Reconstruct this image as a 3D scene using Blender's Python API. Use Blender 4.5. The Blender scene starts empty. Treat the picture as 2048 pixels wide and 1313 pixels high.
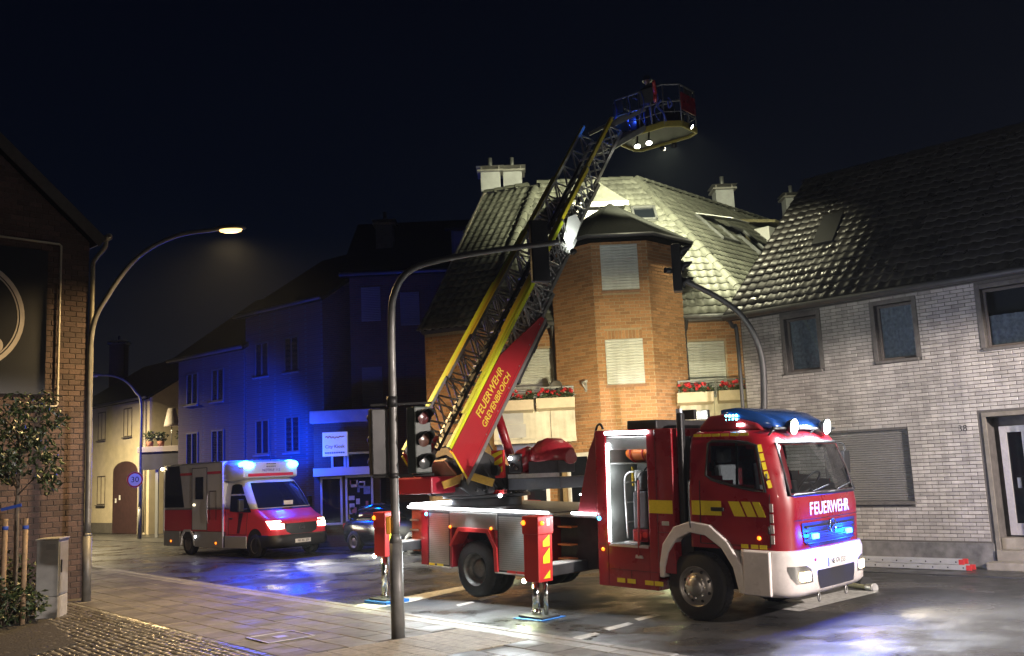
import bpy, bmesh, math, random
from mathutils import Vector, Matrix
random.seed(7)
scene = bpy.context.scene
C = scene.collection
V = Vector
rad = math.radians

# ------------------------------------------------------------------ camera
F_PX, PITCH, ROLL, CAM_Z = 1920.0, rad(8.45), rad(-2.6), 2.2
_fw = V((0, math.cos(PITCH), math.sin(PITCH)))
_r = V((1, 0, 0))
_u = _r.cross(_fw)
CR = _r * math.cos(ROLL) + _u * math.sin(ROLL)
CU = _u * math.cos(ROLL) - _r * math.sin(ROLL)
CAM = V((0, 0, CAM_Z))
cd = bpy.data.cameras.new('camera')
cam = bpy.data.objects.new('camera', cd)
C.objects.link(cam)
cd.sensor_width = 36.0
cd.lens = F_PX / 2048 * 36.0
cd.clip_start, cd.clip_end = 0.1, 2000
m3 = Matrix((CR, CU, -_fw)).transposed()
cam.matrix_world = Matrix.Translation(CAM) @ m3.to_4x4()
scene.camera = cam

# ------------------------------------------------------------------ world (night sky)
w = bpy.data.worlds.new('World')
scene.world = w
w.use_nodes = True
nt = w.node_tree
nt.nodes.clear()
wo = nt.nodes.new('ShaderNodeOutputWorld')
add = nt.nodes.new('ShaderNodeAddShader')
b1 = nt.nodes.new('ShaderNodeBackground')
b2 = nt.nodes.new('ShaderNodeBackground')
sky = nt.nodes.new('ShaderNodeTexSky')
sky.sky_type = 'NISHITA'
sky.sun_disc = False
sky.sun_elevation = rad(-7.0)
sky.sun_rotation = rad(-40)
b1.inputs['Strength'].default_value = 0.02
tc = nt.nodes.new('ShaderNodeTexCoord')
sep = nt.nodes.new('ShaderNodeSeparateXYZ')
ramp = nt.nodes.new('ShaderNodeValToRGB')
ramp.color_ramp.elements[0].position = 0.0
ramp.color_ramp.elements[0].color = (0.0070, 0.0060, 0.0048, 1)
ramp.color_ramp.elements[1].position = 0.55
ramp.color_ramp.elements[1].color = (0.00012, 0.00030, 0.0012, 1)
e = ramp.color_ramp.elements.new(0.13)
e.color = (0.0011, 0.0014, 0.0024, 1)
e = ramp.color_ramp.elements.new(0.26)
e.color = (0.0003, 0.0006, 0.0017, 1)
nz = nt.nodes.new('ShaderNodeTexNoise')
nz.inputs['Scale'].default_value = 3.0
nz.inputs['Detail'].default_value = 6
mp = nt.nodes.new('ShaderNodeMapping')
mp.inputs['Scale'].default_value = (1, 1, 5)
ma = nt.nodes.new('ShaderNodeMath')
ma.operation = 'MULTIPLY_ADD'
ma.inputs[1].default_value = -0.12
nt.links.new(tc.outputs['Generated'], sep.inputs[0])
nt.links.new(tc.outputs['Generated'], mp.inputs[0])
nt.links.new(mp.outputs[0], nz.inputs['Vector'])
mb_ = nt.nodes.new('ShaderNodeMath')
mb_.operation = 'ADD'
mb_.inputs[1].default_value = 0.06
nt.links.new(sep.outputs['Z'], mb_.inputs[0])
nt.links.new(nz.outputs['Fac'], ma.inputs[0])
nt.links.new(mb_.outputs[0], ma.inputs[2])
nt.links.new(ma.outputs[0], ramp.inputs[0])
nt.links.new(sky.outputs[0], b1.inputs['Color'])
nt.links.new(ramp.outputs[0], b2.inputs['Color'])
nt.links.new(b1.outputs[0], add.inputs[0])
nt.links.new(b2.outputs[0], add.inputs[1])
nt.links.new(add.outputs[0], wo.inputs['Surface'])

scene.view_settings.view_transform = 'Standard'
scene.view_settings.look = 'None'
scene.view_settings.exposure = 1.6
scene.view_settings.gamma = 1.0
cy = scene.cycles
cy.use_denoising = True
cy.max_bounces = 6
cy.diffuse_bounces = 2
cy.glossy_bounces = 3
cy.transmission_bounces = 4
cy.volume_bounces = 0
cy.sample_clamp_indirect = 3.0
cy.sample_clamp_direct = 0.0
cy.use_light_tree = True
cy.caustics_reflective = False
cy.caustics_refractive = False
cy.blur_glossy = 0.5

# ------------------------------------------------------------------ pixel helpers (photo pixel -> direction; distance comes from ground / plane / depth)
def ray(x, y):
    return _fw + CR * ((x - 1024) / F_PX) - CU * ((y - 656.5) / F_PX)
def gz(x, y, z=0.0):
    d = ray(x, y)
    t = (z - CAM_Z) / d.z
    return V((d.x * t, d.y * t, z))
def aty(x, y, Y):
    d = ray(x, y)
    return CAM + d * (Y / d.y)
def onpl(x, y, p0, n):
    d = ray(x, y)
    return CAM + d * ((V(p0) - CAM).dot(n) / d.dot(n))
def proj(p):
    d = V(p) - CAM
    z = d.dot(_fw)
    if z < 0.1:
        return None
    return (1024 + F_PX * d.dot(CR) / z, 656.5 - F_PX * d.dot(CU) / z, z)

# ------------------------------------------------------------------ materials
MATS = {}
def mat(name, col, rough=0.6, metal=0.0, var=0.0, scale=20.0, bump=0.0, bscale=60.0, emit=None, estr=0.0,
        coat=0.0, spec=0.5, rvar=0.0, rnd=0.0, trans=0.0, dirt=0.0, alpha=1.0, rscale=3.0, bdist=0.01, streak=0.0):
    if name in MATS:
        return MATS[name]
    m = bpy.data.materials.new(name)
    m.use_nodes = True
    n, l = m.node_tree.nodes, m.node_tree.links
    p = n['Principled BSDF']
    p.inputs['Base Color'].default_value = (*col, 1)
    p.inputs['Roughness'].default_value = rough
    p.inputs['Metallic'].default_value = metal
    p.inputs['Specular IOR Level'].default_value = spec
    p.inputs['Coat Weight'].default_value = coat
    p.inputs['Coat Roughness'].default_value = 0.06
    p.inputs['Transmission Weight'].default_value = trans
    p.inputs['Alpha'].default_value = alpha
    tcn = None
    if var or bump or rvar or dirt or streak:
        tcn = n.new('ShaderNodeNewGeometry')
    cur = None
    def mixmul(fac_out, lo, hi):
        nonlocal cur
        mr = n.new('ShaderNodeMapRange')
        mr.inputs['From Min'].default_value = 0.25 if fac_out.node.type == 'TEX_NOISE' else 0.0
        mr.inputs['From Max'].default_value = 0.75 if fac_out.node.type == 'TEX_NOISE' else 1.0
        mr.inputs['To Min'].default_value = lo
        mr.inputs['To Max'].default_value = hi
        l.new(fac_out, mr.inputs['Value'])
        mx = n.new('ShaderNodeVectorMath')
        mx.operation = 'SCALE'
        if cur is None:
            mx.inputs[0].default_value = col
        else:
            l.new(cur, mx.inputs[0])
        l.new(mr.outputs[0], mx.inputs['Scale'])
        cur = mx.outputs[0]
    if var:
        a = n.new('ShaderNodeTexNoise')
        a.inputs['Scale'].default_value = scale
        a.inputs['Detail'].default_value = 5
        l.new(tcn.outputs['Position'], a.inputs['Vector'])
        mixmul(a.outputs['Fac'], 1 - var, 1 + var)
    if dirt:
        a = n.new('ShaderNodeTexNoise')
        a.inputs['Scale'].default_value = 1.3
        a.inputs['Detail'].default_value = 8
        a.inputs['Roughness'].default_value = 0.7
        l.new(tcn.outputs['Position'], a.inputs['Vector'])
        mixmul(a.outputs['Fac'], 1 - dirt, 1 + dirt * 0.6)
    if streak:
        mpn = n.new('ShaderNodeMapping')
        mpn.inputs['Scale'].default_value = (5.0, 5.0, 0.35)
        l.new(tcn.outputs['Position'], mpn.inputs['Vector'])
        a = n.new('ShaderNodeTexNoise')
        a.inputs['Scale'].default_value = 1.0
        a.inputs['Detail'].default_value = 6
        a.inputs['Roughness'].default_value = 0.65
        l.new(mpn.outputs[0], a.inputs['Vector'])
        mixmul(a.outputs['Fac'], 1 - streak, 1 + streak * 0.5)
    if rnd:
        oi = n.new('ShaderNodeObjectInfo')
        ge = n.new('ShaderNodeNewGeometry')
        ad = n.new('ShaderNodeMath')
        ad.operation = 'ADD'
        l.new(oi.outputs['Random'], ad.inputs[0])
        l.new(ge.outputs['Random Per Island'], ad.inputs[1])
        fr = n.new('ShaderNodeMath')
        fr.operation = 'FRACT'
        l.new(ad.outputs[0], fr.inputs[0])
        mixmul(fr.outputs[0], 1 - rnd, 1 + rnd)
    if cur is not None:
        l.new(cur, p.inputs['Base Color'])
    if rvar:
        a = n.new('ShaderNodeTexNoise')
        a.inputs['Scale'].default_value = rscale
        a.inputs['Detail'].default_value = 4
        l.new(tcn.outputs['Position'], a.inputs['Vector'])
        mr = n.new('ShaderNodeMapRange')
        mr.inputs['From Min'].default_value = 0.35
        mr.inputs['From Max'].default_value = 0.65
        mr.inputs['To Min'].default_value = max(0.03, rough - rvar)
        mr.inputs['To Max'].default_value = min(1, rough + rvar)
        l.new(a.outputs['Fac'], mr.inputs['Value'])
        l.new(mr.outputs[0], p.inputs['Roughness'])
    if bump:
        a = n.new('ShaderNodeTexNoise')
        a.inputs['Scale'].default_value = bscale
        a.inputs['Detail'].default_value = 4
        l.new(tcn.outputs['Position'], a.inputs['Vector'])
        bp = n.new('ShaderNodeBump')
        bp.inputs['Strength'].default_value = bump
        bp.inputs['Distance'].default_value = bdist
        l.new(a.outputs['Fac'], bp.inputs['Height'])
        l.new(bp.outputs[0], p.inputs['Normal'])
    if emit:
        p.inputs['Emission Color'].default_value = (*emit, 1)
        p.inputs['Emission Strength'].default_value = estr
    MATS[name] = m
    return m

def clear_glass(name, tint=(.8, .85, .9), refl=1.0):
    if name in MATS:
        return MATS[name]
    m = bpy.data.materials.new(name)
    m.use_nodes = True
    n, l = m.node_tree.nodes, m.node_tree.links
    n.clear()
    o = n.new('ShaderNodeOutputMaterial')
    mx = n.new('ShaderNodeMixShader')
    tr = n.new('ShaderNodeBsdfTransparent')
    tr.inputs['Color'].default_value = (*tint, 1)
    gl = n.new('ShaderNodeBsdfGlossy')
    gl.inputs['Roughness'].default_value = 0.03
    gl.inputs['Color'].default_value = (refl, refl, refl, 1)
    fr = n.new('ShaderNodeFresnel')
    fr.inputs['IOR'].default_value = 1.5
    l.new(fr.outputs[0], mx.inputs[0])
    l.new(tr.outputs[0], mx.inputs[1])
    l.new(gl.outputs[0], mx.inputs[2])
    l.new(mx.outputs[0], o.inputs['Surface'])
    MATS[name] = m
    return m
def asphalt_mat():
    m = bpy.data.materials.new('asphalt_wet')
    m.use_nodes = True
    n, l = m.node_tree.nodes, m.node_tree.links
    p = n['Principled BSDF']
    g = n.new('ShaderNodeNewGeometry')
    def noise(sc, det=4, ro=.5):
        a = n.new('ShaderNodeTexNoise')
        a.inputs['Scale'].default_value = sc
        a.inputs['Detail'].default_value = det
        a.inputs['Roughness'].default_value = ro
        l.new(g.outputs['Position'], a.inputs['Vector'])
        return a.outputs['Fac']
    def mr(x, a, b, c, d):
        q = n.new('ShaderNodeMapRange')
        for k, v in zip(('From Min', 'From Max', 'To Min', 'To Max'), (a, b, c, d)):
            q.inputs[k].default_value = v
        l.new(x, q.inputs['Value'])
        return q.outputs[0]
    def mul(x, y):
        q = n.new('ShaderNodeMath')
        q.operation = 'MULTIPLY'
        l.new(x, q.inputs[0])
        l.new(y, q.inputs[1])
        return q.outputs[0]
    grain, patch, pud = noise(140, 3, .7), noise(.55, 6, .6), noise(.8, 5, .55)
    vo = n.new('ShaderNodeTexVoronoi')
    vo.feature = 'DISTANCE_TO_EDGE'
    vo.inputs['Scale'].default_value = .42
    vv = n.new('ShaderNodeVectorMath')
    vv.operation = 'ADD'
    wob = n.new('ShaderNodeTexNoise')
    wob.inputs['Scale'].default_value = 2.2
    wob.inputs['Detail'].default_value = 5
    l.new(g.outputs['Position'], wob.inputs['Vector'])
    l.new(g.outputs['Position'], vv.inputs[0])
    l.new(wob.outputs['Color'], vv.inputs[1])
    l.new(vv.outputs[0], vo.inputs['Vector'])
    crack = mr(vo.outputs['Distance'], .0, .006, .35, 1.0)
    v = mul(mul(mr(grain, .3, .7, .55, 1.5), mr(patch, .35, .65, .7, 1.25)), crack)
    sc = n.new('ShaderNodeVectorMath')
    sc.operation = 'SCALE'
    sc.inputs[0].default_value = (.036, .036, .037)
    l.new(v, sc.inputs['Scale'])
    l.new(sc.outputs[0], p.inputs['Base Color'])
    l.new(mul(mr(pud, .42, .58, .26, .58), mr(grain, .3, .7, .85, 1.15)), p.inputs['Roughness'])
    b1 = n.new('ShaderNodeBump')
    b1.inputs['Distance'].default_value = .006
    l.new(mul(mr(grain, .2, .8, 0, 1), mr(pud, .46, .58, .12, 1)), b1.inputs['Height'])
    b1.inputs['Strength'].default_value = .8
    b2 = n.new('ShaderNodeBump')
    b2.inputs['Distance'].default_value = .02
    b2.inputs['Strength'].default_value = .25
    l.new(noise(5, 3), b2.inputs['Height'])
    l.new(b1.outputs[0], b2.inputs['Normal'])
    l.new(b2.outputs[0], p.inputs['Normal'])
    MATS['asphalt_wet'] = m
    return m

def brick_mat(name, c1, c2, mortar, L=0.24, H=0.075, rough=0.85):
    """far walls: bricks too small to tell apart, brick pattern in the material"""
    if name in MATS:
        return MATS[name]
    m = bpy.data.materials.new(name)
    m.use_nodes = True
    n, l = m.node_tree.nodes, m.node_tree.links
    p = n['Principled BSDF']
    p.inputs['Roughness'].default_value = rough
    tcn = n.new('ShaderNodeTexCoord')
    sp = n.new('ShaderNodeSeparateXYZ')
    l.new(tcn.outputs['Object'], sp.inputs[0])
    ad = n.new('ShaderNodeMath')
    ad.operation = 'ADD'
    l.new(sp.outputs['X'], ad.inputs[0])
    l.new(sp.outputs['Y'], ad.inputs[1])
    cb = n.new('ShaderNodeCombineXYZ')
    l.new(ad.outputs[0], cb.inputs['X'])
    l.new(sp.outputs['Z'], cb.inputs['Y'])
    bt = n.new('ShaderNodeTexBrick')
    bt.inputs['Scale'].default_value = 1.0
    bt.inputs['Brick Width'].default_value = L
    bt.inputs['Row Height'].default_value = H
    bt.inputs['Mortar Size'].default_value = 0.008
    bt.inputs['Color1'].default_value = (*c1, 1)
    bt.inputs['Color2'].default_value = (*c2, 1)
    bt.inputs['Mortar'].default_value = (*mortar, 1)
    l.new(cb.outputs[0], bt.inputs['Vector'])
    l.new(bt.outputs['Color'], p.inputs['Base Color'])
    bp = n.new('ShaderNodeBump')
    bp.inputs['Strength'].default_value = 0.5
    bp.inputs['Distance'].default_value = 0.008
    bp.invert = True
    l.new(bt.outputs['Fac'], bp.inputs['Height'])
    l.new(bp.outputs[0], p.inputs['Normal'])
    MATS[name] = m
    return m

# ------------------------------------------------------------------ mesh builder
class MB:
    def __init__(s):
        s.v, s.f, s.sm = [], [], []
    def add(s, vs, fs, smooth=False):
        o = len(s.v)
        s.v += [tuple(x) for x in vs]
        s.f += [tuple(i + o for i in f) for f in fs]
        s.sm += [smooth] * len(fs)
        return s
    def para(s, o, a, b, c):
        o, a, b, c = V(o), V(a), V(b), V(c)
        vs = [o, o + a, o + a + b, o + b, o + c, o + a + c, o + a + b + c, o + b + c]
        return s.add(vs, [(0, 3, 2, 1), (4, 5, 6, 7), (0, 1, 5, 4), (1, 2, 6, 5), (2, 3, 7, 6), (3, 0, 4, 7)])
    def bx(s, x0, x1, y0, y1, z0, z1):
        return s.para((x0, y0, z0), (x1 - x0, 0, 0), (0, y1 - y0, 0), (0, 0, z1 - z0))
    def beam(s, p0, p1, w_, h, up=(0, 0, 1)):
        p0, p1 = V(p0), V(p1)
        d = p1 - p0
        up = V(up)
        sd = d.cross(up)
        if sd.length < 1e-6:
            sd = d.cross(V((1, 0, 0)))
        sd.normalize()
        uu = sd.cross(d).normalized()
        return s.para(p0 - sd * w_ / 2 - uu * h / 2, sd * w_, d, uu * h)
    def cyl(s, p0, p1, r0, r1=None, n=14, caps=True, smooth=True):
        p0, p1 = V(p0), V(p1)
        r1 = r0 if r1 is None else r1
        d = (p1 - p0).normalized()
        a = d.orthogonal().normalized()
        b = d.cross(a)
        vs = []
        for p, r in ((p0, r0), (p1, r1)):
            for i in range(n):
                t = 2 * math.pi * i / n
                vs.append(p + (a * math.cos(t) + b * math.sin(t)) * r)
        s.add(vs, [(i, (i + 1) % n, n + (i + 1) % n, n + i) for i in range(n)], smooth)
        if caps:
            s.add([], [])
            o = len(s.v) - 2 * n
            s.f += [tuple(o + i for i in reversed(range(n))), tuple(o + n + i for i in range(n))]
            s.sm += [False, False]
        return s
    def tube(s, path, r, n=8, closed=False):
        path = [V(p) for p in path]
        rs = r if isinstance(r, (list, tuple)) else [r] * len(path)
        m = len(path)
        vs = []
        prev = None
        for i, p in enumerate(path):
            if closed:
                d = path[(i + 1) % m] - path[i - 1]
            else:
                d = path[min(i + 1, m - 1)] - path[max(i - 1, 0)]
            d.normalize()
            a = d.orthogonal().normalized() if prev is None else (prev - d * prev.dot(d)).normalized()
            prev = a
            b = d.cross(a)
            for k in range(n):
                t = 2 * math.pi * k / n
                vs.append(p + (a * math.cos(t) + b * math.sin(t)) * rs[i])
        fs = []
        for i in range(m if closed else m - 1):
            j = (i + 1) % m
            for k in range(n):
                fs.append((i * n + k, i * n + (k + 1) % n, j * n + (k + 1) % n, j * n + k))
        if not closed:
            fs += [tuple(reversed(range(n))), tuple((m - 1) * n + k for k in range(n))]
        return s.add(vs, fs, True)
    def prism(s, poly, o, ux, uy, d):
        o, ux, uy, d = V(o), V(ux), V(uy), V(d)
        n = len(poly)
        a = [o + ux * p[0] + uy * p[1] for p in poly]
        return s.add(a + [p + d for p in a], [tuple(range(n)), tuple(reversed(range(n, 2 * n)))] +
                     [(i, (i + 1) % n, n + (i + 1) % n, n + i) for i in range(n)])
    def strip(s, outer, inner, o, ux, uy, d):
        """band between two equal-length open polylines, extruded by d"""
        o, ux, uy, d = V(o), V(ux), V(uy), V(d)
        n = len(outer)
        A = [o + ux * p[0] + uy * p[1] for p in outer]
        B = [o + ux * p[0] + uy * p[1] for p in inner]
        vs = A + B + [p + d for p in A] + [p + d for p in B]
        fs = []
        for i in range(n - 1):
            fs += [(i, i + 1, n + i + 1, n + i), (2 * n + i, 3 * n + i, 3 * n + i + 1, 2 * n + i + 1),
                   (i, 2 * n + i, 2 * n + i + 1, i + 1), (n + i, n + i + 1, 3 * n + i + 1, 3 * n + i)]
        fs += [(0, n, 3 * n, 2 * n), (n - 1, 3 * n - 1, 4 * n - 1, 2 * n - 1)]
        return s.add(vs, fs)
    def lathe(s, prof, o, ax, n=20, smooth=True):
        o, ax = V(o), V(ax).normalized()
        a = ax.orthogonal().normalized()
        b = ax.cross(a)
        vs, m = [], len(prof)
        for r, h in prof:
            for k in range(n):
                t = 2 * math.pi * k / n
                vs.append(o + ax * h + (a * math.cos(t) + b * math.sin(t)) * max(r, 1e-4))
        fs = [(i * n + k, i * n + (k + 1) % n, (i + 1) * n + (k + 1) % n, (i + 1) * n + k) for i in range(m - 1) for k in range(n)]
        return s.add(vs, fs, smooth)
    def loft(s, rings, closed=True, caps=True, smooth=True):
        n, m = len(rings[0]), len(rings)
        vs = [p for r in rings for p in r]
        kk = n if closed else n - 1
        fs = [(i * n + k, i * n + (k + 1) % n, (i + 1) * n + (k + 1) % n, (i + 1) * n + k) for i in range(m - 1) for k in range(kk)]
        s.add(vs, fs, smooth)
        if caps and closed:
            o = len(s.v) - n * m
            s.f += [tuple(o + k for k in reversed(range(n))), tuple(o + (m - 1) * n + k for k in range(n))]
            s.sm += [False, False]
        return s
    def ball(s, c, r, n=10, m=7, sc=(1, 1, 1)):
        c = V(c)
        rings = []
        for i in range(m + 1):
            t = math.pi * i / m
            rr = max(math.sin(t), 0.01) * r
            rings.append([c + V((rr * math.cos(2 * math.pi * k / n) * sc[0], rr * math.sin(2 * math.pi * k / n) * sc[1], -r * math.cos(t) * sc[2])) for k in range(n)])
        return s.loft(rings)
    def mesh(s, name, mt, inv=None, recalc=True):
        me = bpy.data.meshes.new(name)
        vs = s.v if inv is None else [tuple(inv @ V(p)) for p in s.v]
        me.from_pydata(vs, [], s.f)
        if recalc and len(s.f) < 60000:
            bm = bmesh.new()
            bm.from_mesh(me)
            bmesh.ops.recalc_face_normals(bm, faces=bm.faces)
            bm.to_mesh(me)
            bm.free()
        if mt is not None:
            me.materials.append(mt)
        me.polygons.foreach_set('use_smooth', s.sm)
        me.update()
        return me

RM = {}      # world matrix of every root empty
def thing(name, label, cat, loc=(0, 0, 0), rot=(0, 0, 0), group=None):
    o = bpy.data.objects.new(name, None)
    C.objects.link(o)
    o.location = loc
    o.rotation_euler = rot
    o.empty_display_size = 0.2
    o['label'] = label
    o['category'] = cat
    if group:
        o['group'] = group
    from mathutils import Euler
    RM[o.name] = Matrix.Translation(V(loc)) @ Euler(rot, 'XYZ').to_matrix().to_4x4()
    return o
def wm(o):
    """world matrix of a root, a part or a sub-part (parts sit at identity under their root)"""
    while o.parent is not None:
        o = o.parent
    return RM.get(o.name, Matrix())
def part(name, mb, mt, parent, world=False, bevel=0.0, label=None, seg=2, solid=0.0, recalc=True):
    inv = wm(parent).inverted() if (world and parent is not None) else None
    o = bpy.data.objects.new(name, mb.mesh(name, mt, inv, recalc))
    C.objects.link(o)
    if parent is not None:
        o.parent = parent
    if solid:
        md = o.modifiers.new('s', 'SOLIDIFY')
        md.thickness = solid
        md.offset = 0
    if bevel:
        md = o.modifiers.new('b', 'BEVEL')
        md.width = bevel
        md.segments = seg
        md.limit_method = 'ANGLE'
        md.angle_limit = rad(35)
    if label:
        o['label'] = label
    return o
def single(name, mb, mt, label, cat, group=None, kind=None, bevel=0.0):
    o = part(name, mb, mt, None, bevel=bevel)
    if label:
        o['label'] = label
    if cat:
        o['category'] = cat
    if group:
        o['group'] = group
    if kind:
        o['kind'] = kind
    return o
def structure(name, mb, mt, bevel=0.0):
    o = part(name, mb, mt, None, bevel=bevel)
    o['kind'] = 'structure'
    return o
def text(name, s, size, o, ux, uy, mt, parent, depth=0.004, sx=1.0, align='CENTER', world=False, bold=0.0):
    cu = bpy.data.curves.new('t', 'FONT')
    cu.body = s
    cu.size = size
    cu.align_x = align
    cu.align_y = 'CENTER'
    cu.offset = bold
    cu.extrude = depth / 2
    cu.resolution_u = 3
    ob = bpy.data.objects.new('t', cu)
    C.objects.link(ob)
    bpy.context.view_layer.update()
    me = bpy.data.meshes.new_from_object(ob.evaluated_get(bpy.context.evaluated_depsgraph_get()))
    bpy.data.objects.remove(ob)
    bpy.data.curves.remove(cu)
    ux, uy = V(ux).normalized(), V(uy).normalized()
    nn = ux.cross(uy)
    M = Matrix((ux * sx, uy, nn)).transposed().to_4x4()
    M.translation = V(o)
    if world and parent is not None:
        M = wm(parent).inverted() @ M
    me.transform(M)
    me.materials.clear()
    me.materials.append(mt)
    ob = bpy.data.objects.new(name, me)
    C.objects.link(ob)
    ob.parent = parent
    return ob
def copy_tree(o, parent=None):
    c = o.copy()
    C.objects.link(c)
    c.parent = parent
    for ch in o.children:
        copy_tree(ch, c)
    return c
def light(kind, name, loc, col, power, parent=None, size=0.1, target=None, cone=90, blend=0.4):
    ld = bpy.data.lights.new(name, kind)
    ld.color = col
    ld.energy = power
    if kind == 'SPOT':
        ld.spot_size = rad(cone)
        ld.spot_blend = blend
        ld.shadow_soft_size = size
    elif kind == 'POINT':
        ld.shadow_soft_size = size
    elif kind == 'AREA':
        ld.size = size
    o = bpy.data.objects.new(name, ld)
    C.objects.link(o)
    M = Matrix.Translation(V(loc))
    if target is not None:
        d = V(target) - V(loc)
        M = M @ d.to_track_quat('-Z', 'Y').to_matrix().to_4x4()
    if parent is not None:
        o.parent = parent
        M = wm(parent).inverted() @ M
    o.matrix_local = M
    return o

# ------------------------------------------------------------------ brick and tile fields
_unit = None
def unit_brick(mt):
    m = MB()
    c = 0.08
    # front face slightly arrised: outer rim at y=-0.75, face at y=-1
    o = [(-.5, 0, -.5), (.5, 0, -.5), (.5, 0, .5), (-.5, 0, .5)]
    r = [(-.5, -.7, -.5), (.5, -.7, -.5), (.5, -.7, .5), (-.5, -.7, .5)]
    q = [(-.48, -1, -.44), (.48, -1, -.44), (.48, -1, .44), (-.48, -1, .44)]
    fs = [(8, 9, 10, 11)]
    for i in range(4):
        j = (i + 1) % 4
        fs += [(i, j, 4 + j, 4 + i), (4 + i, 4 + j, 8 + j, 8 + i)]
    m.add(o + r + q, fs)
    return m
def brick_field(parent, o, tx, poly, holes, mt, L=0.21, H=0.065, J=0.012, depth=0.014, n_ind=300, vis=None, jit=0.0, cname='brick'):
    """poly: convex (s,z) outline; holes: (s0,s1,z0,z1); bricks laid in stretcher bond on the plane o + s*tx, outward = tx x z"""
    o, tx = V(o), V(tx).normalized()
    up = V((0, 0, 1))
    out = tx.cross(up).normalized()
    zs = [p[1] for p in poly]
    z0, z1 = min(zs), max(zs)
    items = []
    row = 0
    z = z0
    while z + H <= z1 + 1e-4:
        zc = z + H / 2
        xs = []
        n = len(poly)
        for i in range(n):
            a, b = poly[i], poly[(i + 1) % n]
            if (a[1] - zc) * (b[1] - zc) < 0:
                xs.append(a[0] + (b[0] - a[0]) * (zc - a[1]) / (b[1] - a[1]))
        if len(xs) >= 2:
            iv = [(min(xs), max(xs))]
            for h in holes:
                if h[2] - H * 0.5 < zc < h[3] + H * 0.5:
                    nv = []
                    for a, b in iv:
                        if h[1] <= a or h[0] >= b:
                            nv.append((a, b))
                        else:
                            if h[0] > a:
                                nv.append((a, h[0]))
                            if h[1] < b:
                                nv.append((h[1], b))
                    iv = nv
            pitch = L + J
            off = (row % 2) * pitch / 2
            for a, b in iv:
                k = math.floor((a - off) / pitch)
                while True:
                    s0 = off + k * pitch
                    s1 = s0 + L
                    k += 1
                    if s0 >= b:
                        break
                    c0, c1 = max(s0, a), min(s1, b)
                    if c1 - c0 > 0.03:
                        items.append(((c0 + c1) / 2, zc, c1 - c0))
        z += H + J
        row += 1
    sized = []
    for it in items:
        p = o + tx * it[0] + up * it[1]
        q = proj(p)
        ok = q is not None and 0 < q[0] < 2048 and 0 < q[1] < 1313 and (vis is None or vis(q[0], q[1]))
        sized.append((0 if not ok else it[2] / q[2], it, ok))
    order = sorted(range(len(sized)), key=lambda i: -sized[i][0])
    ind = set(i for i in order[:n_ind] if sized[i][2])
    ub = unit_brick(mt)
    me = ub.mesh(cname, mt)
    inv = wm(parent).inverted()
    R = Matrix((tx, -out, up)).transposed()
    rest = MB()
    for i, (_, it, ok) in enumerate(sized):
        jz = random.uniform(-jit, jit)
        d = depth * random.uniform(0.75, 1.15)
        p = o + tx * it[0] + up * (it[1] + jz)
        if i in ind:
            ob = bpy.data.objects.new(cname, me)
            C.objects.link(ob)
            ob.parent = parent
            ob.matrix_local = inv @ (Matrix.Translation(p) @ (R @ Matrix.Diagonal((it[2], d, H))).to_4x4())
        else:
            M = R @ Matrix.Diagonal((it[2], d, H))
            rest.add([p + M @ V(v) for v in ub.v], ub.f)
    if rest.v:
        r = part(cname + 'work', rest, mt, parent, world=True, recalc=False)
        r['kind'] = 'stuff'
def pip(x, y, poly):
    c = False
    j = len(poly) - 1
    for i in range(len(poly)):
        if (poly[i][1] > y) != (poly[j][1] > y) and x < (poly[j][0] - poly[i][0]) * (y - poly[i][1]) / (poly[j][1] - poly[i][1]) + poly[i][0]:
            c = not c
        j = i
    return c
def tile_mb(w_, h):
    m = MB()
    n = 7
    vs = []
    def prof(t):
        return 0.034 * (0.5 + 0.5 * math.cos(2 * math.pi * (t - 0.22))) ** 1.3
    ts = [0, .1, .22, .36, .55, .8, 1.0]
    for (yy, zz) in ((-0.02, 0.030), (h * 1.12, 0.0)):
        for t in ts:
            vs.append(((t - .5) * w_ * 1.03, yy, prof(t) + zz))
    for t in ts:
        vs.append(((t - .5) * w_ * 1.03, -0.02, prof(t) + 0.004))
    fs = []
    for i in range(n - 1):
        fs += [(i, i + 1, n + i + 1, n + i), (2 * n + i, 2 * n + i + 1, i + 1, i)]
    m.add(vs, fs, True)
    m.sm = [k % 2 == 0 for k in range(len(fs))]
    return m
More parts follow.
